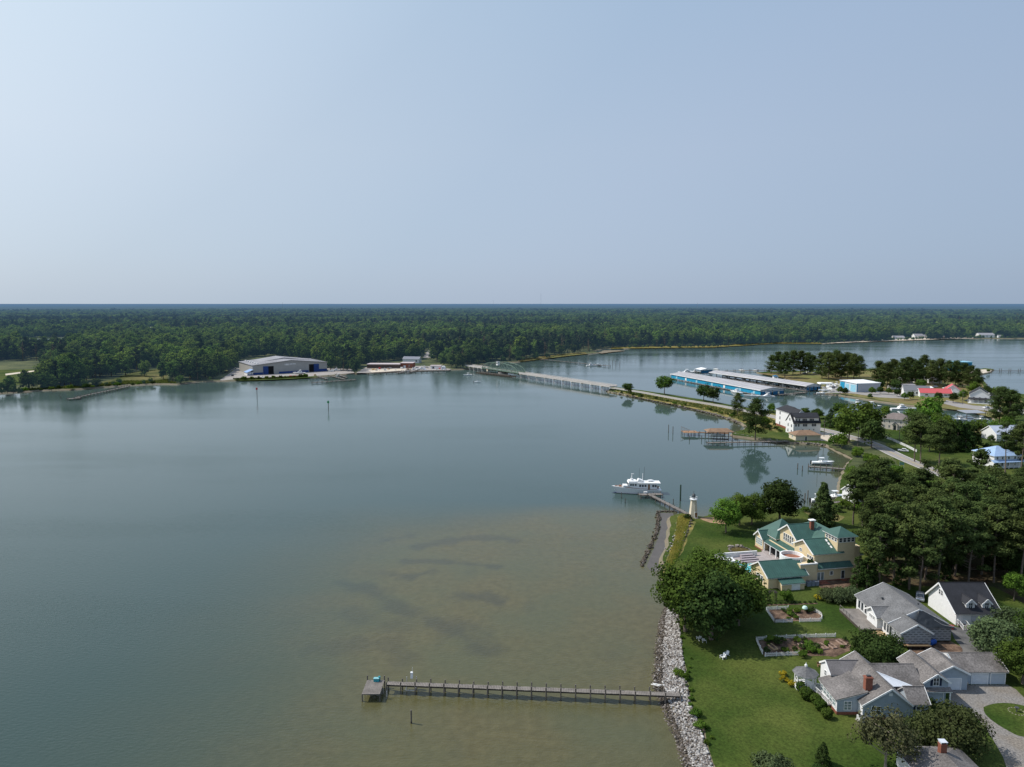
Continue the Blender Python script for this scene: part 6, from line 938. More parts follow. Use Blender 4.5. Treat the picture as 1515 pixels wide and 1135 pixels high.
# ------------------------------------------------------------------ boatyard hangar
T = thing('boat_hangar','big grey boat hangar with two blue sliding doors by the water','hangar',(-270.5,695,1),R(32)); a = at(374,555,1); b = at(484,549,1); fwid = math.hypot(b.x-a.x,b.y-a.y); T.location = (a.x,a.y,1); T.rotation_euler = (0,0,math.atan2(b.y-a.y,b.x-a.x)); W_h = fwid; D_h = 55
A = M(); A.ext([(0,0,0),(W_h,0,0),(W_h,0,9.4),(W_h*.5,0,13.0),(0,0,9.4)],(0,D_h,0)); A.obj('wall', HANGAR, T); mesh_part(T,'base_stripe',ROYAL,lambda A: (A.box(.0,W_h*.13,-.06,-.004,0,2.2), A.box(W_h*.34,W_h*.74,-.06,-.004,0,2.0), A.box(W_h*.88,W_h,-.06,-.004,0,2.6)))
gable_roof(T,0,W_h,0,D_h,9.45,13.1,'y',HANGROOF,ov=.6,rake=.8,trim=GREYMETAL,ribs=5); mesh_part(T,'roof_step',HANGROOF,lambda A: A.ext([(W_h*.18,D_h*.42,11.0),(W_h*.85,D_h*.42,11.0),(W_h*.5,D_h*.42,14.3)],(0,D_h*.56,0))); mesh_part(T,'ridge_vent',mat('pale_vent',(.6,.6,.6),.5),lambda A: [A.cbox(W_h*.08,6+9*i,10.3,1.4,4,.9) for i in range(6)])
for u0, lr in ((.14,0),(.745,1)):
    x0 = W_h*u0; d = mesh_part(T,'doorway',VOID,lambda A: A.box(x0+(4.6 if not lr else .2),x0+(10 if not lr else 5.4),-.09,-.004,0,8.0)); mesh_part(T,'sliding_door',ROYAL,lambda A: (A.box(x0-.4+(0 if not lr else 5.6),x0+4.6+(0 if not lr else 6.0),-.35,-.1,0,8.1), [A.box(x0-.3+(0 if not lr else 5.6)+1.2*i,x0-.2+(0 if not lr else 5.6)+1.2*i,-.42,-.36,.1,8.0) for i in range(4)]))
mesh_part(T,'sign_lettering',WHITE,lambda A: [A.box(W_h*.42+i*1.25,W_h*.42+i*1.25+(.85 if i % 3 else .6),-.16,-.06,8.6+(0 if i > 3 else -.5),9.7) for i in range(9)],label='row of unreadable white letters under the gable')
l = mesh_part(T,'lean_to',WHITE,lambda A: A.box(-6,-.05,-3,9,0,2.8)); mesh_part(l,'lean_to_roof',mat('light_blue_roof',(.20,.32,.55),.5),lambda A: A.slab([(-6.5,-3.4,3.0),(-.05,-3.4,5.6),(-.05,9.4,5.6),(-6.5,9.4,3.0)],.2)); mesh_part(l,'window',GLASS,lambda A: [A.box(-5.4+1.5*i,-4.6+1.5*i,-3.06,-3.004,1.2,2.3) for i in range(4)]); mesh_part(l,'base_stripe',ROYAL,lambda A: A.box(-6,-.06,-3.08,-3.07,0,.95))
for i, (px, py, m, lb) in enumerate(((335,551.5,CARDARK,'dark car parked first left of the hangar'),(340,549,SILVER,'silver car parked second left of the hangar'),(345,547,CARWHITE,'white car parked third left of the hangar'),(349,545,SILVER,'silver car parked farthest left of the hangar'),(344,556.5,CARDARK,'dark car on the drive in front of the hangar lean-to'))): car(at(px,py,1),R(70+i*7),lb,m)
for (px, py, L_, k, rz, lab, z) in ((443,553.5,12,'cruiser',5,'white cabin boat on stands between the hangar doors',1.8),(389,560,6,'open',-20,'small white boat lying in the grass before the left hangar door',1.2),(497,549,9,'cruiser',15,'white covered boat hauled out right of the hangar',1.4),(501,556.5,7,'open',150,'white boat at the yard finger docks',.1),(490,550,6,'open',20,'grey covered boat on the hard beside the right hangar door',1.2)): boat(at(px,py,0 if z < .5 else 1)+Vector((0,0,z-(0 if z < .5 else 1))),R(rz),lab,L_,L_*.32,k)
T = thing('dock','grey finger docks of the boatyard in front of the hangar','dock',(0,0,0)); pier(T, at2(462,566,1.2), at2(526,561.5,1.2), 1.2, 2.2, 4.5, .9, boards=2, pilew=.2)
for a, b in (((470,556.5),(484,560.5)),((487,555.5),(510,561)),((497,553.5),(513,558.5))): pier(T, at2(*a,1.2), at2(*b,1.2), 1.25, 1.8, 5, .7, boards=2, pilew=.2)
for (px, py, m, lb) in ((430,558,RED,'red tank on the hangar apron'),(436,558,RED,'red drum beside the red tank on the hangar apron'),(466,556,NEWWOOD,'yellow crate on the yard quay')): t = thing('crate',lb,'crate',at(px,py,1),.4); mesh_part(t,'body',m,lambda A: A.cbox(0,0,0,2.2,1.4,1.4)); mesh_part(t,'lid',m,lambda A: A.cbox(0,0,1.41,2.3,1.5,.12))
# brown and red quay buildings
T = thing('warehouse','long low brown warehouse with flat white roof on the quay right of the hangar','warehouse',at(543,545,1),R(-2)); p0, p1 = at(543,545,1), at(592,544,1); w_ = (p1-p0).length; A = M(); A.box(0,w_,0,16,0,4.2); A.obj('wall',mat('brown_cladding',(.15,.115,.10),.8,.15),T); mesh_part(T,'roof',mat('dusty_flat_roof',(.44,.38,.38),.8,.1),lambda A: A.box(-.5,w_+.5,-.5,16.5,4.22,4.6)); mesh_part(T,'band',mat('dark_band',(.07,.05,.045),.8),lambda A: A.box(0,w_,-.05,-.004,1.6,3.0))
T = thing('warehouse','red brick fish house beside the long brown warehouse','warehouse',at(592,544.5,1),R(-4)); A = M(); A.box(0,14,0,14,0,5.2); A.obj('wall',BRICK,T); mesh_part(T,'roof',MATS['dusty_flat_roof'],lambda A: A.box(-.4,14.4,-.4,14.4,5.22,5.6)); door(T,(5,0,0),'S',2.2,2.6,WHITE,2); win(T,(10,0,2.6),'S',1.2,1.4,1,2)
T = thing('house','grey gabled building with white end behind the red fish house','building',at(596,537,1),R(-12)); A = M(); A.gable_walls(0,20,0,10,0,4.5,7.2,'x'); A.obj('wall',WHITE_SIDING,T); gable_roof(T,0,20,0,10,4.55,7.3,'x',mat('slate_blue_roof',(.20,.21,.25),.8,.1)); win(T,(17,0,2.6),'S',2,1.6,2,2)
T = thing('shed','small white dock shed with flat grey roof at the right end of the quay','shed',at(637,545.5,1),R(-3)); A = M(); A.box(0,11,0,8,0,3.0); A.obj('wall',WHITE_SIDING,T); mesh_part(T,'roof',MATS['dusty_flat_roof'],lambda A: A.box(-.7,11.7,-.7,8.7,3.02,3.35)); door(T,(3,0,0),'S',2,2.2,CHAR,2)
T = thing('shed','little pale shed with rounded roof at the far right of the quay','shed',at(652,546.5,1),0); A = M(); A.ext([(0,0,0),(5,0,0),(5,0,2),(4,0,3),(2.5,0,3.4),(1,0,3),(0,0,2)],(0,6,0)); A.obj('wall',WHITE,T); mesh_part(T,'door',GREYMETAL,lambda A: A.box(1.6,3.2,-.05,-.004,0,2.1))
for i, (px, py) in enumerate(((576,545.5),(580,545),(628,543),(632,544.5))): car(at(px,py,1),R(20+40*i),('silver car parked before the brown warehouse','dark car parked before the brown warehouse','white van on the quay behind the sheds','silver car beside the little quay sheds')[i],(SILVER,CARDARK,CARWHITE,SILVER)[i])
for (px, py, L_, k, rz, lab) in ((612,548.5,9,'cruiser',200,'white work boat tied up before the red fish house'),(600,550,8,'open',170,'low grey skiff at the middle of the quay'),(623,546.5,10,'cruiser',15,'white boat stored on the quay between the sheds')): boat(at(px,py,0 if py > 547 else 1.2),R(rz),lab,L_,L_*.3,k)
T = thing('dock','wooden quay edge with fenders before the warehouses','dock',(0,0,0)); pier(T, at2(545,552.8,1.2), at2(665,548.2,1.2), 1.35, 2.0, 6, .5, boards=2, pilew=.22); pier(T, at2(588,551.5,1.2), at2(606,547.5,1.2), 1.3, 2.6, 6, .6, boards=2, pilew=.2); pier(T, at2(603,551,1.2), at2(619,547,1.2), 1.3, 2.2, 6, .6, boards=2, pilew=.2)
rk = random.Random(41)
for i in range(11): tree('freshbush' if i % 3 else 'bush',at(352+i*10.2+rk.uniform(-3,3),562.4-i*.48,1),rk.uniform(.9,1.9),None,'bush in the rough strip below the boat hangar','bushes in the rough strip below the boat hangar','shrub','shrub')
for i in range(12): tree('bush' if i % 2 else 'freshbush',at(40+i*17+rk.uniform(-5,5),579.5-i*.95,1),rk.uniform(.8,2.2),None,'marsh shrub along the far left shore','marsh shrubs along the far left shore','shrub','shrub')
for i in range(14):
    x = rk.uniform(548,660); y = 548.4-(x-545)*.012-rk.uniform(.3,3.0); t = thing('crate','stack of crates and gear standing on the quay','crate',at(x,y,1),rk.uniform(0,3)); t['group'] = 'crates and gear on the quay'; mm_ = rk.choice([NEWWOOD,GREYMETAL,BLUEP,RED,WHITE,BROWNWOOD]); mesh_part(t,'body',mm_,lambda A: A.cbox(0,0,0,rk.uniform(1.5,3.5),rk.uniform(1.2,2),rk.uniform(.8,1.8))); mesh_part(t,'pallet',WOOD,lambda A: A.cbox(.2,0,-.02,3.2,2.1,.18))
for i, x in enumerate((556,570,585,628,645,655)): boat(at(x,549.9-(x-545)*.016,0),R(rk.uniform(-20,20)+(180 if i % 2 else 0)),'small work boat tied along the quay edge',rk.uniform(6,9),2.4,('open','cruiser')[i % 2])['group'] = 'small work boats along the quay'
for i, (x, y) in enumerate(((1228,577),(1243,576),(1252,573),(1219,578))): boat(at(x,y,1.9),R(90+i*20),'white boat on stands in the marina yard',8.5,2.7,('cruiser','open')[i % 2])['group'] = 'boats on stands in the marina yard'
# ------------------------------------------------------------------ marina
def slip_shed(T, L_, W, near_front, open_w):
    """covered slips along local +y; local x across"""
    r_ = mesh_part(T,'roof',SHEDROOF,lambda A: (A.slab([(-.8,-.8,4.7),(W/2,-.8,6.4),(W/2,L_+.8,6.4),(-.8,L_+.8,4.7)],.25), A.slab([(W/2,-.8,6.4),(W+.8,-.8,4.7),(W+.8,L_+.8,4.7),(W/2,L_+.8,6.4)],.25), [A.bar((-.8,y,4.75),(W/2,y,6.45),.12,.08) for y in np.arange(0,L_,6)])); mesh_part(r_,'fascia',WHITE,lambda A: (A.box(-.85,-.75,-.8,L_+.8,4.15,4.68), A.box(W+.75,W+.85,-.8,L_+.8,4.15,4.68)))
    mesh_part(T,'gable',mat('white_gable_sheet',(.60,.62,.64),.5,.05),lambda A: A.ext([(0,-.05,3.4),(W,-.05,3.4),(W,-.05,4.6),(W/2,-.05,6.2),(0,-.05,4.6)],(0,.1,0))); mesh_part(T,'end_wall',CYAN_DK,lambda A: [A.box(x,x+W*.2,-.04,.06,.6,3.38) for x in (0,W*.27,W*.53,W*.8)])
    if not open_w:
        mesh_part(T,'side_wall',CYAN,lambda A: A.box(-.06,.06,.1,L_,.75,4.3)); k = 0
        for y in (8,26,48,66,90,108,124):
            if y < L_: mesh_part(T,'opening',WHITE if k % 3 == 2 else PALECYAN,lambda A: (A.box(-.12,-.07,y-1.2,y+1.2,.8,3.3), A.box(-.16,-.12,y-.8,y+.8,.9,2.6))); k += 1
    n = int(L_/9)
    for i in range(n+1):
        y = L_*i/n; mesh_part(T,'slip_frame',mat('dark_frame',(.05,.055,.065),.7),lambda A: [A.box(x-.18,x+.18,y-.18,y+.18,-1,4.4) for x in ((.3,W*.5,W-.3))]+[A.box(.3,W-.3,y-.1,y+.1,3.9,4.2)])
    mesh_part(T,'walkway',WOOD,lambda A: (A.box(-2.2,-.1,-2,L_+2,.5,.7), A.box(W*.48,W*.52,0,L_,.5,.7))); mesh_part(T,'piling',PILE,lambda A: [pile_at(A,-2.2,y,-1,1.7,.16) for y in np.arange(0,L_,5)])
T = thing('boat_shed','long bright blue covered boat shed nearest the causeway','boat shed',(193.7,548.7,0),math.atan2(130,-42)-PI/2); slip_shed(T,134,22,True,False)
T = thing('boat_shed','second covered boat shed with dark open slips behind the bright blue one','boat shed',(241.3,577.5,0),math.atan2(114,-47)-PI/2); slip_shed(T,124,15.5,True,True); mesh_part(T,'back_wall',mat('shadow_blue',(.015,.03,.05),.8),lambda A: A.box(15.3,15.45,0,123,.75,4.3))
for i in range(9):
    d_ = Vector((-47,114,0)).normalized(); p = Vector((241.3,577.5,0))+d_*(7+12.5*i)+Vector((d_.y,-d_.x,0))*5.5; boat((p.x,p.y,.1),math.atan2(114,-47)+PI/2+R(90),'white boat berthed under the dark open slips, number counted from the near end'.replace(', number counted from the near end',''),9,2.9,('cruiser','open')[i % 2])['group'] = 'white boats under the dark open slips'
for (x, y, L_, k, rz, lab) in ((1019,551.5,22,'cruiser',172,'big white motor yacht at the far end of the boat sheds'),(1030,551.5,14,'cruiser',170,'white cruiser right behind the big motor yacht at the far end'),(1057,578.5,9,'open',-75,'white open boat along the bright blue wall, farthest of the three'),(1089,581,14,'cruiser',-70,'white cabin cruiser along the bright blue wall'),(1113,586.5,13,'open',-15,'white open boat at the near corner of the bright blue shed'),(1135,587.5,12,'cruiser',8,'white cabin boat at the near end of the bright blue shed'),(1146,584,7,'cruiser',10,'small white boat with canopy at the gable end of the bright blue shed'),(1185,577,9,'open',10,'white boat among the slips between the sheds'),(1218,582.5,11,'open',175,'low white boat at the dock before the second shed end'),(1287,602,16,'cruiser',15,'big white cruiser in the cove before the cream house'),(1290,609,9,'open',10,'small white boat below the big white cruiser in the cove'),(1268,597,9,'open',60,'dark stern skiff beside the big white cruiser'),(1337,606,17,'cruiser',175,'long white flybridge boat at the cove bank'),(1341,617,9,'open',0,'small white boat behind the bright round tree'),(1420,622,9,'open',10,'white boat beside the grey roofed boat shelter'),(1451,622,9,'open',5,'white boat right of the grey roofed boat shelter'),(1232,572,12,'cruiser',100,'white boat hauled out at the marina yard'),(1224,574,10,'cruiser',80,'orange striped boat hauled out at the marina yard'),(1238,569.5,11,'open',95,'white boat parked behind the marina yard boats'),(1445,500.6,8,'open',0,'tiny boat on the far beach')): boat(at(x,y,0 if (x < 1220 or x > 1250) else 1.4),R(rz),lab,L_,L_*.29,k)
for (x, y, L_) in ((1008,553,11),(1042,548,10),(1060,547,10),(1098,548.5,11),(1118,549,9)): boat(at(x,y,0),R(100),'sailing boat with bare mast behind the boat sheds',L_,3,'sail',name='sailing_boat')['group'] = 'bare masted sailing boats behind the boat sheds'
T = thing('boat_shelter','small covered slip with white roof beyond the blue shed far end','boat shelter',at(1042,553,0),R(15)); mesh_part(T,'roof',WHITE,lambda A: A.ext([(-7,-5,4.6),(7,-5,4.6),(0,-5,6)],(0,12,0))); mesh_part(T,'post',PILE,lambda A: [pile_at(A,x,y,-1,4.6,.2) for x in (-6.5,6.5) for y in (-4.5,1,6.5)]); mesh_part(T,'wall',CYAN_DK,lambda A: A.box(-6.4,6.4,-4.3,-4.2,1,4.2))
T = thing('dock','long pale dock with posts behind the boat sheds','dock',(0,0,0)); pier(T, at2(1040,549.5,1.2), at2(1200,546.5,1.2), 1.3, 3, 9, 1.4, boards=3, pilew=.25)
T = thing('dock','low dock between the two boat sheds at the cove','dock',(0,0,0)); pier(T, at2(1152,584,1), at2(1192,580.5,1), 1.1, 2.4, 5, .8, boards=2, pilew=.2); pier(T, at2(1205,583,1), at2(1243,583.5,1), 1.1, 1.8, 5, .7, boards=2, pilew=.2)
T = thing('shelter','white canopy at the end of the second boat shed','shelter',at(1222,574,1),R(-8)); mesh_part(T,'roof',WHITE,lambda A: A.ext([(-6,-3,3.4),(6,-3,3.4),(5,-3,4.2),(-5,-3,4.2)],(0,9,0))); mesh_part(T,'post',GREYMETAL,lambda A: [pile_at(A,x,y,0,3.4,.12) for x in (-5.5,5.5) for y in (-2.5,5.5)])
T = thing('workshop','pale blue metal workshop with white flat roof at the marina yard','workshop',at(1267,580.5,1),R(13)); A = M(); A.box(0,22,0,20,0,6.8); A.obj('wall',mat('pale_workshop_wall',(.50,.58,.64),.5,.05),T); mesh_part(T,'roof',WHITE,lambda A: A.slab([(-.5,-.5,7.2),(22.5,-.5,7.2),(22.5,20.5,7.8),(-.5,20.5,7.8)],.35)); mesh_part(T,'door',PALECYAN,lambda A: (A.box(-.06,-.004,1,7,0,5.6), A.box(-.06,-.004,9,13,0,5.6))); mesh_part(T,'panel',mat('grey_panel',(.40,.42,.45),.5),lambda A: A.box(1,21,-.05,-.004,.4,6.4)); mesh_part(T,'corner',CYAN,lambda A: (A.box(-.08,.9,-.08,-.06,0,6.6), A.box(-.08,-.07,14,19.5,0,6.6)))
def cottage(px, py, w, d, h, rh, rz, roofm, lab, wall=None, axis='x', nwin=3, cat='house'):
    T = thing('house', lab, cat, at(px,py,1), rz); A = M(); A.gable_walls(0,w,0,d,0,h,h+rh,axis); A.obj('wall', wall or WHITE_SIDING, T); gable_roof(T,0,w,0,d,h+.05,h+rh+.1,axis,roofm)
    for i in range(nwin): win(T,((i+.7)*w/(nwin+.4),0,h*.55),'S',w*.09,h*.35,1,2)
    return T
for i, (x, y) in enumerate(((1331,567),(1353,566),(1374,567))):
    T = thing('shed',('left','middle','right')[i]+' one of three white sheds glimpsed between the right marina pines','shed',at(x,y,1),R(-8)); A = M(); A.gable_walls(0,11,0,7,0,3.2,4.8,'x'); A.obj('wall',WHITE_SIDING,T); gable_roof(T,0,11,0,7,3.25,4.9,'x',HANGROOF)
PALEROOF = mat('pale_grey_metal_roof',(.42,.46,.54),.45,.1,.3)
cottage(1337,585,18,9,4.0,3.2,R(-18),mat('mid_grey_roof',(.15,.16,.175),.8,.1),'white cottage with mid grey roof left of the coral red roofs'); cottage(1361,587,22,9,3.0,2.8,R(-14),CORAL,'low white house with long coral red roof'); cottage(1396,586,11,14,4.2,4.2,R(-30),CORAL,'white house with steep bright red roof',axis='y',nwin=2)
cottage(1361,580,10,7,3.2,.7,R(-3),WHITE,'small white flat shed behind the mid grey roof'); cottage(1318,576,20,7,3.0,.9,R(-2),HANGROOF,'low white shed under the marina pines',nwin=2)
T = cottage(1434,596,12,15,6.0,4.0,R(-32),DARK_SHINGLE,'two storey white house with dark gable and front porch',axis='y',nwin=3); A = M(); A.slab([(-1,-3.6,3.2),(13,-3.6,3.2),(13,0,4.0),(-1,0,4.0)],.2); A.obj('porch_roof',DARK_SHINGLE,T); mesh_part(T,'post',WHITE,lambda A: [A.box(x-.15,x+.15,-3.3,-3.0,0,3.0) for x in np.arange(-.8,13,3)]); mesh_part(T,'porch_floor',WHITE,lambda A: A.box(-.9,12.9,-3.4,-.02,0,.6)); A = M(); A.gable_walls(10,19,4,11,0,4.5,7,'x'); A.obj('wing',WHITE_SIDING,T); gable_roof(T,12.1,19,4,11,4.55,7.1,'x',DARK_SHINGLE)
T = thing('house','cream two storey house with brown hip roof beside the road','house',at(1303,634,1),R(-38)); A = M(); A.box(0,14.5,0,10,0,6.0); A.obj('wall',STUCCO,T); hip_roof(T,0,14.5,0,10,6.0,9.0,mat('grey_brown_shingles',(.17,.14,.13),.9,.15,.5),ov=.6)
for x in (1.6,4.2,10,12.6): win(T,(x,0,4.4),'S',.7,1.1,1,2); win(T,(x,0,1.8),'S',.7,1.3,1,2)
win(T,(14.5,5,4.3),'E',.8,1.2,1,2); p_ = mesh_part(T,'portico',STUCCO,lambda A: A.ext([(5.9,-.9,0),(6.4,-.9,0),(6.4,-.9,2.6),(7.2,-.9,3.4),(8.0,-.9,2.6),(8.0,-.9,0),(8.5,-.9,0),(8.5,-.9,2.9),(7.2,-.9,4.2),(5.9,-.9,2.9)],(0,.88,0))); door(T,(7.2,0,0),'S',1.2,2.3,CHAR,1,name='door'); mesh_part(p_,'portico_roof',mat('arch_roof',(.14,.15,.17),.8),lambda A: (A.bar((5.6,-.5,2.95),(7.2,-.5,4.4),1.3,.18), A.bar((8.8,-.5,2.95),(7.2,-.5,4.4),1.3,.18)))
T = fence('fence','white board fence along the road before the cream house',[at2(*p,1) for p in ((1303,645.5),(1320,652),(1340,661),(1356,669))],1.3)
cottage(1474,653,22,11,3.6,3.4,R(4),PALEROOF,'white house with long pale metal roof and chimney at the right edge',nwin=4); T = cottage(1466,645,9,6,2.6,.6,R(4),PALEROOF,'low porch wing with pale roof at the left of the right edge house',nwin=3)
T = thing('house','white house with light blue metal hip roofs behind the right edge pines','house',at(1470,693,1),R(8)); A = M(); A.box(0,13,0,12,0,5.4); A.obj('wall',WHITE_SIDING,T); hip_roof(T,0,13,0,12,5.4,8.6,mat('light_blue_metal_roof',(.30,.42,.62),.4,.08,.3),ov=.5); A = M(); A.slab([(-1.6,-1.8,2.9),(14,-1.8,2.9),(14,0,3.7),(-1.6,0,3.7)],.15); A.obj('porch_roof',MATS['light_blue_metal_roof'],T); mesh_part(T,'post',WHITE,lambda A: [A.box(x-.1,x+.1,-1.6,-1.4,0,2.7) for x in np.arange(-1.2,14,2.4)])
for x in (1.5,4,7,10): win(T,(x,0,1.7),'S',.8,1.4,1,2); win(T,(x,0,4.4),'S',.8,1.0,1,2)
win(T,(0,4,4.2),'W',.8,1.1,1,2); win(T,(0,8,4.2),'W',.8,1.1,1,2)
T = thing('boat_shelter','grey roofed open boat shelter on posts in the right cove','boat shelter',at(1437,619.5,0),R(3)); mesh_part(T,'roof',GREYMETAL,lambda A: A.ext([(-6.5,-4.5,4.0),(6.5,-4.5,4.0),(6.5,4.5,4.6),(-6.5,4.5,4.6)],(0,0,.3))); mesh_part(T,'post',PILE,lambda A: [pile_at(A,x,y,-1,4.2,.15) for x in (-6,0,6) for y in (-4,4)]); mesh_part(T,'walkway',DARKWOOD,lambda A: (A.box(-6.5,6.5,4,5,.7,.9), A.box(-6.5,-5.6,-4.4,4,.7,.9)))
T = thing('boat_shed','blue and white boat house seen above the marina pines','boat shed',at(1412,549,1),R(4)); A = M(); A.box(0,19,0,12,0,9.0); A.obj('wall',CYAN,T); mesh_part(T,'roof',PALECYAN,lambda A: A.box(-.5,19.5,-.5,12.5,9.02,9.6)); mesh_part(T,'opening',CYAN_DK,lambda A: [A.box(2+4.4*i,5+4.4*i,-.06,-.004,1.5,8) for i in range(4)])
T = thing('pier','dark straight breakwater pier running out from the sandy point at the right','pier',(0,0,0)); pier(T, at2(1466,548.8,1.2), at2(1620,548.6,1.2), 1.3, 2.6, 10, 2.2, boards=3, wood=DARKWOOD, pilew=.25)
for (px, py, rz, m, lb) in ((1196,551.5,10,CARWHITE,'white pickup truck parked between the marina pine groups'),(1190,553,12,SILVER,'silver car parked under the left marina pines'),(1206,552.5,5,SILVER,'grey car right of the white pickup under the pines'),(1508,614,0,CARDARK,'dark car at the right edge near the cove'),(1459,604,20,CARWHITE,'white car parked before the porch of the two storey house'),(1336,668,-30,CARWHITE,'white car behind the board fence by the road'),(1432,560+34,10,CARDARK,'dark car parked by the bright red roof'),(1361,886,60,SILVER,'silver car parked between the grey house and the pine wood'),(1399,575,0,CARWHITE,'white car under the right marina pines'),(1345,573,5,SILVER,'silver car under the middle of the marina pines'),(1383,573,5,CARWHITE,'white van parked behind the red roofs')): car(at(px,py,1),R(rz),lb,m)
t = thing('kiosk','small white kiosk with grey roof on the dry grass by the boat sheds','kiosk',at(1147,561,1)); mesh_part(t,'wall',WHITE,lambda A: A.cbox(0,0,0,4,4,2.8)); mesh_part(t,'roof',CYAN_DK,lambda A: A.lathe([(3.4,2.82),(.2,4)],4)); mesh_part(t,'door',CHAR,lambda A: A.box(-.5,.5,-2.05,-2.004,0,2.1))
def pole(px, py, h, lab, arm=True):
    t = thing('utility_pole',lab,'utility pole',at(px,py,1)); mesh_part(t,'post',PILE,lambda A: A.tube((0,0,-.5),(0,0,h),.17,7,.12))
    if arm: mesh_part(t,'crossarm',PILE,lambda A: A.box(-1.1,1.1,-.08,.08,h-1,h-.82)); mesh_part(t,'insulator',GREYMETAL,lambda A: [A.cbox(x,0,h-.82,.12,.12,.25) for x in (-.95,-.3,.3,.95)])
for x, y, h, l in ((1219,646,9,'utility pole beside the tall white house'),(1269,660,10,'utility pole among the trees on the road bend'),(1330,655,9,'utility pole behind the cream house fence'),(1380,575,10,'utility pole behind the coral red roof'),(1424,598,9,'utility pole left of the two storey porch house'),(645,541,12,'utility pole beside the valley road'),(1148,545,9,'tall lamp post on the dock behind the sheds')): pole(x,y,h,l)
t = thing('road_sign','small green road sign on posts beside the road bend','sign',at(1334,692,1),R(-20)); mesh_part(t,'panel',mat('sign_green',(.10,.22,.17),.5),lambda A: A.box(-.9,.9,-.03,.03,1.2,2.4)); mesh_part(t,'post',WHITE,lambda A: [A.box(x-.06,x+.06,.04,.14,0,2.5) for x in (-.8,.8)])
# far houses across the bay
for px, py, w, h, lab in ((221,490,20,6,'pale roofed house among the trees on the far left'),(1323,501.8,22,3.5,'low white house on the far beach, left of the pair'),(1353,500.6,18,5,'white house with tall gable on the far beach'),(1367,500.6,16,4,'small white house beside the tall gabled one on the far beach'),(1449,499.3,30,5,'large pale house on the far beach at the right'),(1392,500.6,8,3,'tiny yellow hut on the far beach'),(1477,499.6,8,3,'tiny white hut right of the large pale far house'),(703,531.5,14,3,'small pale roof among the trees behind the bridge')): cottage(px,py,w,w*.55,h,h*.75,R(random.uniform(-8,8)),mat('dull_grey_roof',(.26,.26,.28),.7),lab,wall=CREAM if 'yellow' in lab else WHITE_SIDING,nwin=3)
for px, D_, h, lab in ((800,9000,190,'tall thin radio tower on the horizon'),(730,9500,110,'shorter thin radio tower on the horizon left of the tall one'),(1030,6500,75,'thin mast above the far forest right of the bridge'),(420,9000,80,'faint mast on the far left horizon')):
    X = (px-757.5)/FOC*D_; t = thing('radio_tower',lab,'tower',(X,D_,1)); mesh_part(t,'mast',GREYMETAL,lambda A: A.tube((0,0,0),(0,0,h),1.3,4,.9)); mesh_part(t,'base',CONC,lambda A: A.box(-3,3,-3,3,0,3))
# ------------------------------------------------------------------ trees of the middle distance
for i, (x, y, s) in enumerate(((1141,552.5,.85),(1151,555,1.05),(1161,559,1.1),(1173,554,1.1),(1184,553,1.05),(1195,553.5,.98),(1203,551,.8))): tree('shorepine',at(x,y,1),s*1.0,None,'broad dark pine in the left group on the marina field','left group of pines on the marina field','pine_tree')
for i, (x, y, s) in enumerate(((1216,560,1.1),(1226,562,1.15),(1236,558,1.15),(1244,563,1.1),(1254,560,1.1),(1263,562,1.05),(1271,558,.9))): tree('shorepine',at(x,y,1),s*1.02,None,'broad dark pine in the middle group on the marina field','middle group of pines on the marina field','pine_tree')
for i, (x, y, s) in enumerate(((1300,571,1.0),(1312,576,1.05),(1322,570,1.05),(1335,573,1.1),(1345,568,1.1),(1356,572,1.0),(1366,568,1.15),(1378,571,1.0),(1390,569,1.05),(1402,572,1.0),(1413,570,1.0),(1424,573,.95),(1434,575,.9),(1444,577,.8))): tree('shorepine',at(x,y,1),s*.98,None,'broad dark pine in the right group behind the red roofs','right group of pines behind the red roofs','pine_tree')
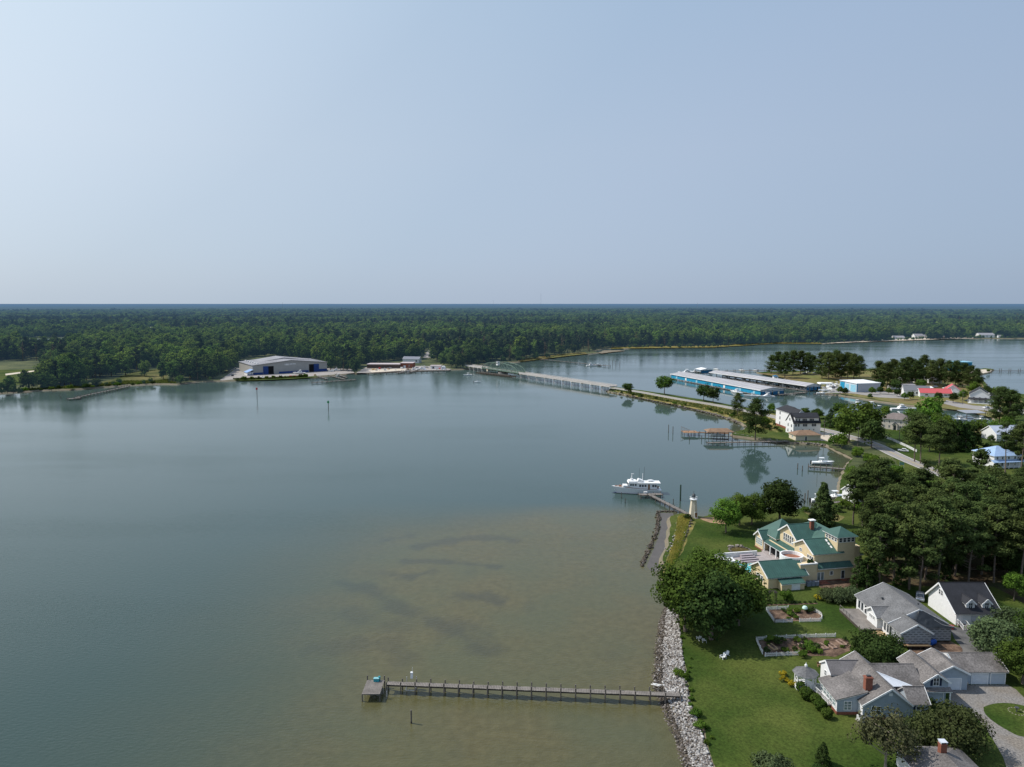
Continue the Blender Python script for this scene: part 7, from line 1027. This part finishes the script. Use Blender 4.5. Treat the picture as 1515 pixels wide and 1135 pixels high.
for key, x, y, s, lab in (('mid',983,583,1.25,'round tree standing on the causeway edge'),('mid',1041,593.5,1.0,'left tree of the pair on the causeway'),('mid',1055,596,.95,'right tree of the pair on the causeway'),('mid',929,583,.75,'small tree at the bridge end of the causeway'),('shorepine',1091,614,.62,'flat topped tree on the causeway left of the tall white house'),('shorepine',1117,650,.95,'ragged dark pine on the lawn point beside the brown jetty'),('mid',1131,633,.6,'round green tree behind the lawn point pine'),('mid',1241,618,.8,'dark tree behind the tall white house'),('juniper',1228,632,1.15,'dark conical shrub right of the tall white house'),('mid',1256,655,1.5,'big round tree right of the tall white house'),('mid',1276,650,1.7,'largest round tree by the road bend'),('mid',1289,663,1.15,'tree at the road bend before the cream house'),('freshbush',1237,660,3.2,'bright green bushy tree on the cove bank'),('mid',1245,664,.7,'low leafy tree on the cove bank'),('mid',1374,632,1.6,'bright round tree between cream house and cove'),('mid',1390,638,.9,'dark tree right of the bright round tree'),('mid',1360,640,.9,'leafy tree right of the cream house'),
  ('pine',1353,683,1.0,'pine with bare trunk beside the road, left of three'),('pine',1362,686,1.05,'pine with bare trunk beside the road, middle of three'),('pine',1388,697,1.0,'pine with bare trunk beside the road, right of three'),('mid',1375,668,.9,'dark leafy tree behind the roadside pines'),('juniper',1404,667,1.5,'dark conifer at the left end of the hedge on the green'),('juniper',1416,666,1.6,'dark conifer second in the hedge on the green'),('juniper',1428,666,1.5,'dark conifer third in the hedge on the green'),('juniper',1440,665,1.3,'dark conifer at the right end of the hedge on the green'),('bush',1461,667,1.8,'round shrub right of the conifer hedge'),('bush',1466,654,1.6,'dark shrub before the pale roof house'),('mid',1413,650,.7,'tree in the tree belt left of the pale roof house'),('mid',1432,646,.75,'leafy tree in the belt behind the green'),('mid',1450,645,.8,'wide tree in the belt behind the green'),('mid',1470,642,.7,'tree right in the belt behind the green'),('mid',1490,640,.8,'tree beyond the pale roof house'),
  ('shorepine',1478,628,1.0,'broad pine right of the two storey porch house'),('shorepine',1492,630,.95,'second broad pine right of the porch house'),('mid',1500,622,.9,'leafy tree at the right edge by the cove'),('mid',1460,590,.8,'tree behind the two storey porch house'),('mid',1480,592,.9,'tree on the shore behind the porch house'),('pine',1487,706,1.0,'left front pine before the light blue roofed house'),('pine',1508,716,1.05,'right front pine before the light blue roofed house'),('pine',1520,702,1.0,'pine at the right edge by the light blue roofed house'),('shorepine',1503,690,.8,'pine between the two blue roof front pines'),
  ('mid',1300,578,.8,'leafy understory tree under the right pine group'),('mid',1326,580,.85,'leafy tree behind the low shed under the pines'),('mid',1362,578,.8,'leafy tree behind the mid grey cottage'),('mid',1440,584,.9,'leafy tree at the right end of the pine group'),('mid',1350,634,1.0,'dark tree at the cove end beside the cream house'),('mid',1386,655,1.2,'tall leafy tree between the roadside pines and the belt'),('mid',1402,650,1.1,'leafy tree at the left of the belt behind the green'),('mid',1345,655,.9,'leafy tree behind the white board fence'),('mid',1421,655,.9,'dark leafy tree in front of the belt behind the green'),('mid',1310,616,.6,'low tree behind the cream house on the cove'),('mid',1388,594,.55,'small tree between the red roofs'),('mid',1424,592,.7,'tree left of the porch house'),('mid',1338,592,.5,'small tree by the mid grey cottage door'),('mid',1500,600,.8,'tree at the right edge beyond the porch house'),('mid',1243,583,.55,'dark tree left of the pale blue workshop'),('mid',1250,585,.5,'low tree before the pale blue workshop'),('mid',1290,584,.55,'leafy tree right of the pale blue workshop'),('mid',1302,583,.5,'second leafy tree right of the workshop'),('mid',1315,584,.5,'third leafy tree right of the workshop'),('mid',1327,587,.5,'tree before the mid grey cottage'),('mid',1347,591,.5,'round tree before the coral red roof'),('mid',1410,596,.6,'dark tree before the bright red roof'),('bush',1287,589.5,1.6,'lone shrub on the cove bank by the big cruiser'),('mid',1462,551.5,.3,'tiny tree out on the sandy point'),('mid',1360,512,.1,'speck of a bush on the far beach')): tree(key,at(x,y,1),s,None,lab,None,'pine_tree' if 'pine' in key else 'conifer' if key == 'juniper' else 'shrub' if 'bush' in key else 'leafy_tree','shrub' if 'bush' in key else 'tree')
rq = random.Random(31)
for i in range(30):
    u = rq.random(); x, y = 912+u*175, 578.5+u*37+rq.uniform(-1.5,2.5); tree(rq.choice(['bush','freshbush']),at(x,y,1),rq.uniform(.5,1.1),None,'low shrub in the rough verge of the causeway','low shrubs along the causeway verge','shrub','shrub')
for i in range(16):
    x = rq.choice([rq.uniform(1118,1146), rq.uniform(1190,1235)]); tree(rq.choice(['bush','mid','freshbush']),at(x,609.5+(x-1132)*.13,1),rq.uniform(.35,.6),None,'leafy bush along the road behind the tall white house','bushes along the road behind the tall white house','shrub','shrub')
for i in range(14): tree('bush',at(rq.uniform(1128,1150),rq.uniform(622,640),1),rq.uniform(.5,1.2),None,'shrub on the grass left of the tall white house','shrubs left of the tall white house','shrub','shrub')
for i in range(18): x = rq.uniform(1265,1330); tree('freshbush',at(x,672+(x-1265)*.42+rq.uniform(-4,6),1),rq.uniform(.9,2.0),None,'rank green bush on the verge below the road','rank bushes on the verge below the road','shrub','shrub')
# ------------------------------------------------------------------ light, sky, camera
SUN_EL, SUN_AZ = R(50), R(-74)            # azimuth measured from +Y towards +X
sd = Vector((math.sin(SUN_AZ)*math.cos(SUN_EL), math.cos(SUN_AZ)*math.cos(SUN_EL), math.sin(SUN_EL)))
su = bpy.data.lights.new('sun', 'SUN'); su.energy = 4.5; su.angle = R(.55); su.color = (1, .955, .88); so = bpy.data.objects.new('sun', su); COL.objects.link(so)
so.rotation_euler = (-sd).to_track_quat('-Z', 'Y').to_euler()
w = bpy.data.worlds.new('World'); SC.world = w; w.use_nodes = True; N, L = w.node_tree.nodes, w.node_tree.links; bg = N['Background']
sk = N.new('ShaderNodeTexSky'); sk.sky_type = 'NISHITA'; sk.sun_disc = False; sk.sun_elevation = SUN_EL; sk.sun_rotation = SUN_AZ % (2*PI); sk.altitude = 50; sk.air_density = 1.0; sk.dust_density = 2.2; sk.ozone_density = 1.6
geo = N.new('ShaderNodeTexCoord'); dt = N.new('ShaderNodeVectorMath'); dt.operation = 'DOT_PRODUCT'; L.new(geo.outputs['Generated'], dt.inputs[0]); dt.inputs[1].default_value = sd
mr = N.new('ShaderNodeMapRange'); mr.inputs['From Min'].default_value = -1.; mr.inputs['From Max'].default_value = 1.0; L.new(dt.outputs['Value'], mr.inputs['Value'])
rp = N.new('ShaderNodeValToRGB'); L.new(mr.outputs[0], rp.inputs[0]); el = rp.color_ramp.elements       # hazy air: brighter towards the sun, plus added fill on the unseen opposite side
for d_, c_ in ((-.9, (.46,.56,.72)), (-.25, (.355,.462,.625)), (.18, (.455,.562,.725)), (.33, (.475,.590,.745)), (.5, (.55,.660,.795)), (.62, (.665,.77,.89)), (.72, (.77,.87,.96)), (1.0, (1., 1., 1.))):
    e_ = el.new((d_+1)/2); e_.color = (*c_, 1)
el.remove(el[0]); el.remove(el[-1])
sp = N.new('ShaderNodeSeparateXYZ'); L.new(geo.outputs['Generated'], sp.inputs[0]); r2 = N.new('ShaderNodeValToRGB'); L.new(sp.outputs['Z'], r2.inputs[0]); e2 = r2.color_ramp.elements
e2[0].position = 0; e2[0].color = (1.0, .985, .965, 1); e2[1].position = 1; e2[1].color = (.55, .68, .9, 1)
for p_, c_ in ((.06, (1., 1., 1.)), (.2, (1., 1., 1.)), (.37, (.87, .93, .98))): e_ = e2.new(p_); e_.color = (*c_, 1)
mm = N.new('ShaderNodeMix'); mm.data_type = 'RGBA'; mm.blend_type = 'MULTIPLY'; mm.inputs['Factor'].default_value = 1; L.new(rp.outputs[0], mm.inputs['A']); L.new(r2.outputs[0], mm.inputs['B'])
sc_ = N.new('ShaderNodeVectorMath'); sc_.operation = 'SCALE'; sc_.inputs['Scale'].default_value = 10.; L.new(mm.outputs['Result'], sc_.inputs[0])
mx_ = N.new('ShaderNodeMix'); mx_.data_type = 'RGBA'; mx_.inputs['Factor'].default_value = .85; L.new(sk.outputs[0], mx_.inputs['A']); L.new(sc_.outputs[0], mx_.inputs['B']); L.new(mx_.outputs['Result'], bg.inputs[0]); bg.inputs[1].default_value = .1
cam = bpy.data.cameras.new('camera'); cam.lens = FOC*36/1515; cam.sensor_width = 36; cam.sensor_fit = 'HORIZONTAL'; cam.clip_start = 1; cam.clip_end = 120000
co_ = bpy.data.objects.new('camera', cam); COL.objects.link(co_); co_.location = (0, 0, CAM_H); co_.rotation_euler = (PI/2-PITCH, 0, 0); SC.camera = co_
SC.view_settings.view_transform = 'Standard'; SC.view_settings.look = 'None'; SC.view_settings.exposure = 0; SC.view_settings.gamma = 1
SC.render.engine = 'CYCLES'; SC.cycles.max_bounces = 6; SC.cycles.diffuse_bounces = 2; SC.cycles.glossy_bounces = 3; SC.cycles.transmission_bounces = 3; SC.cycles.transparent_max_bounces = 4
SC.cycles.use_denoising = True; SC.cycles.caustics_reflective = False; SC.cycles.caustics_refractive = False
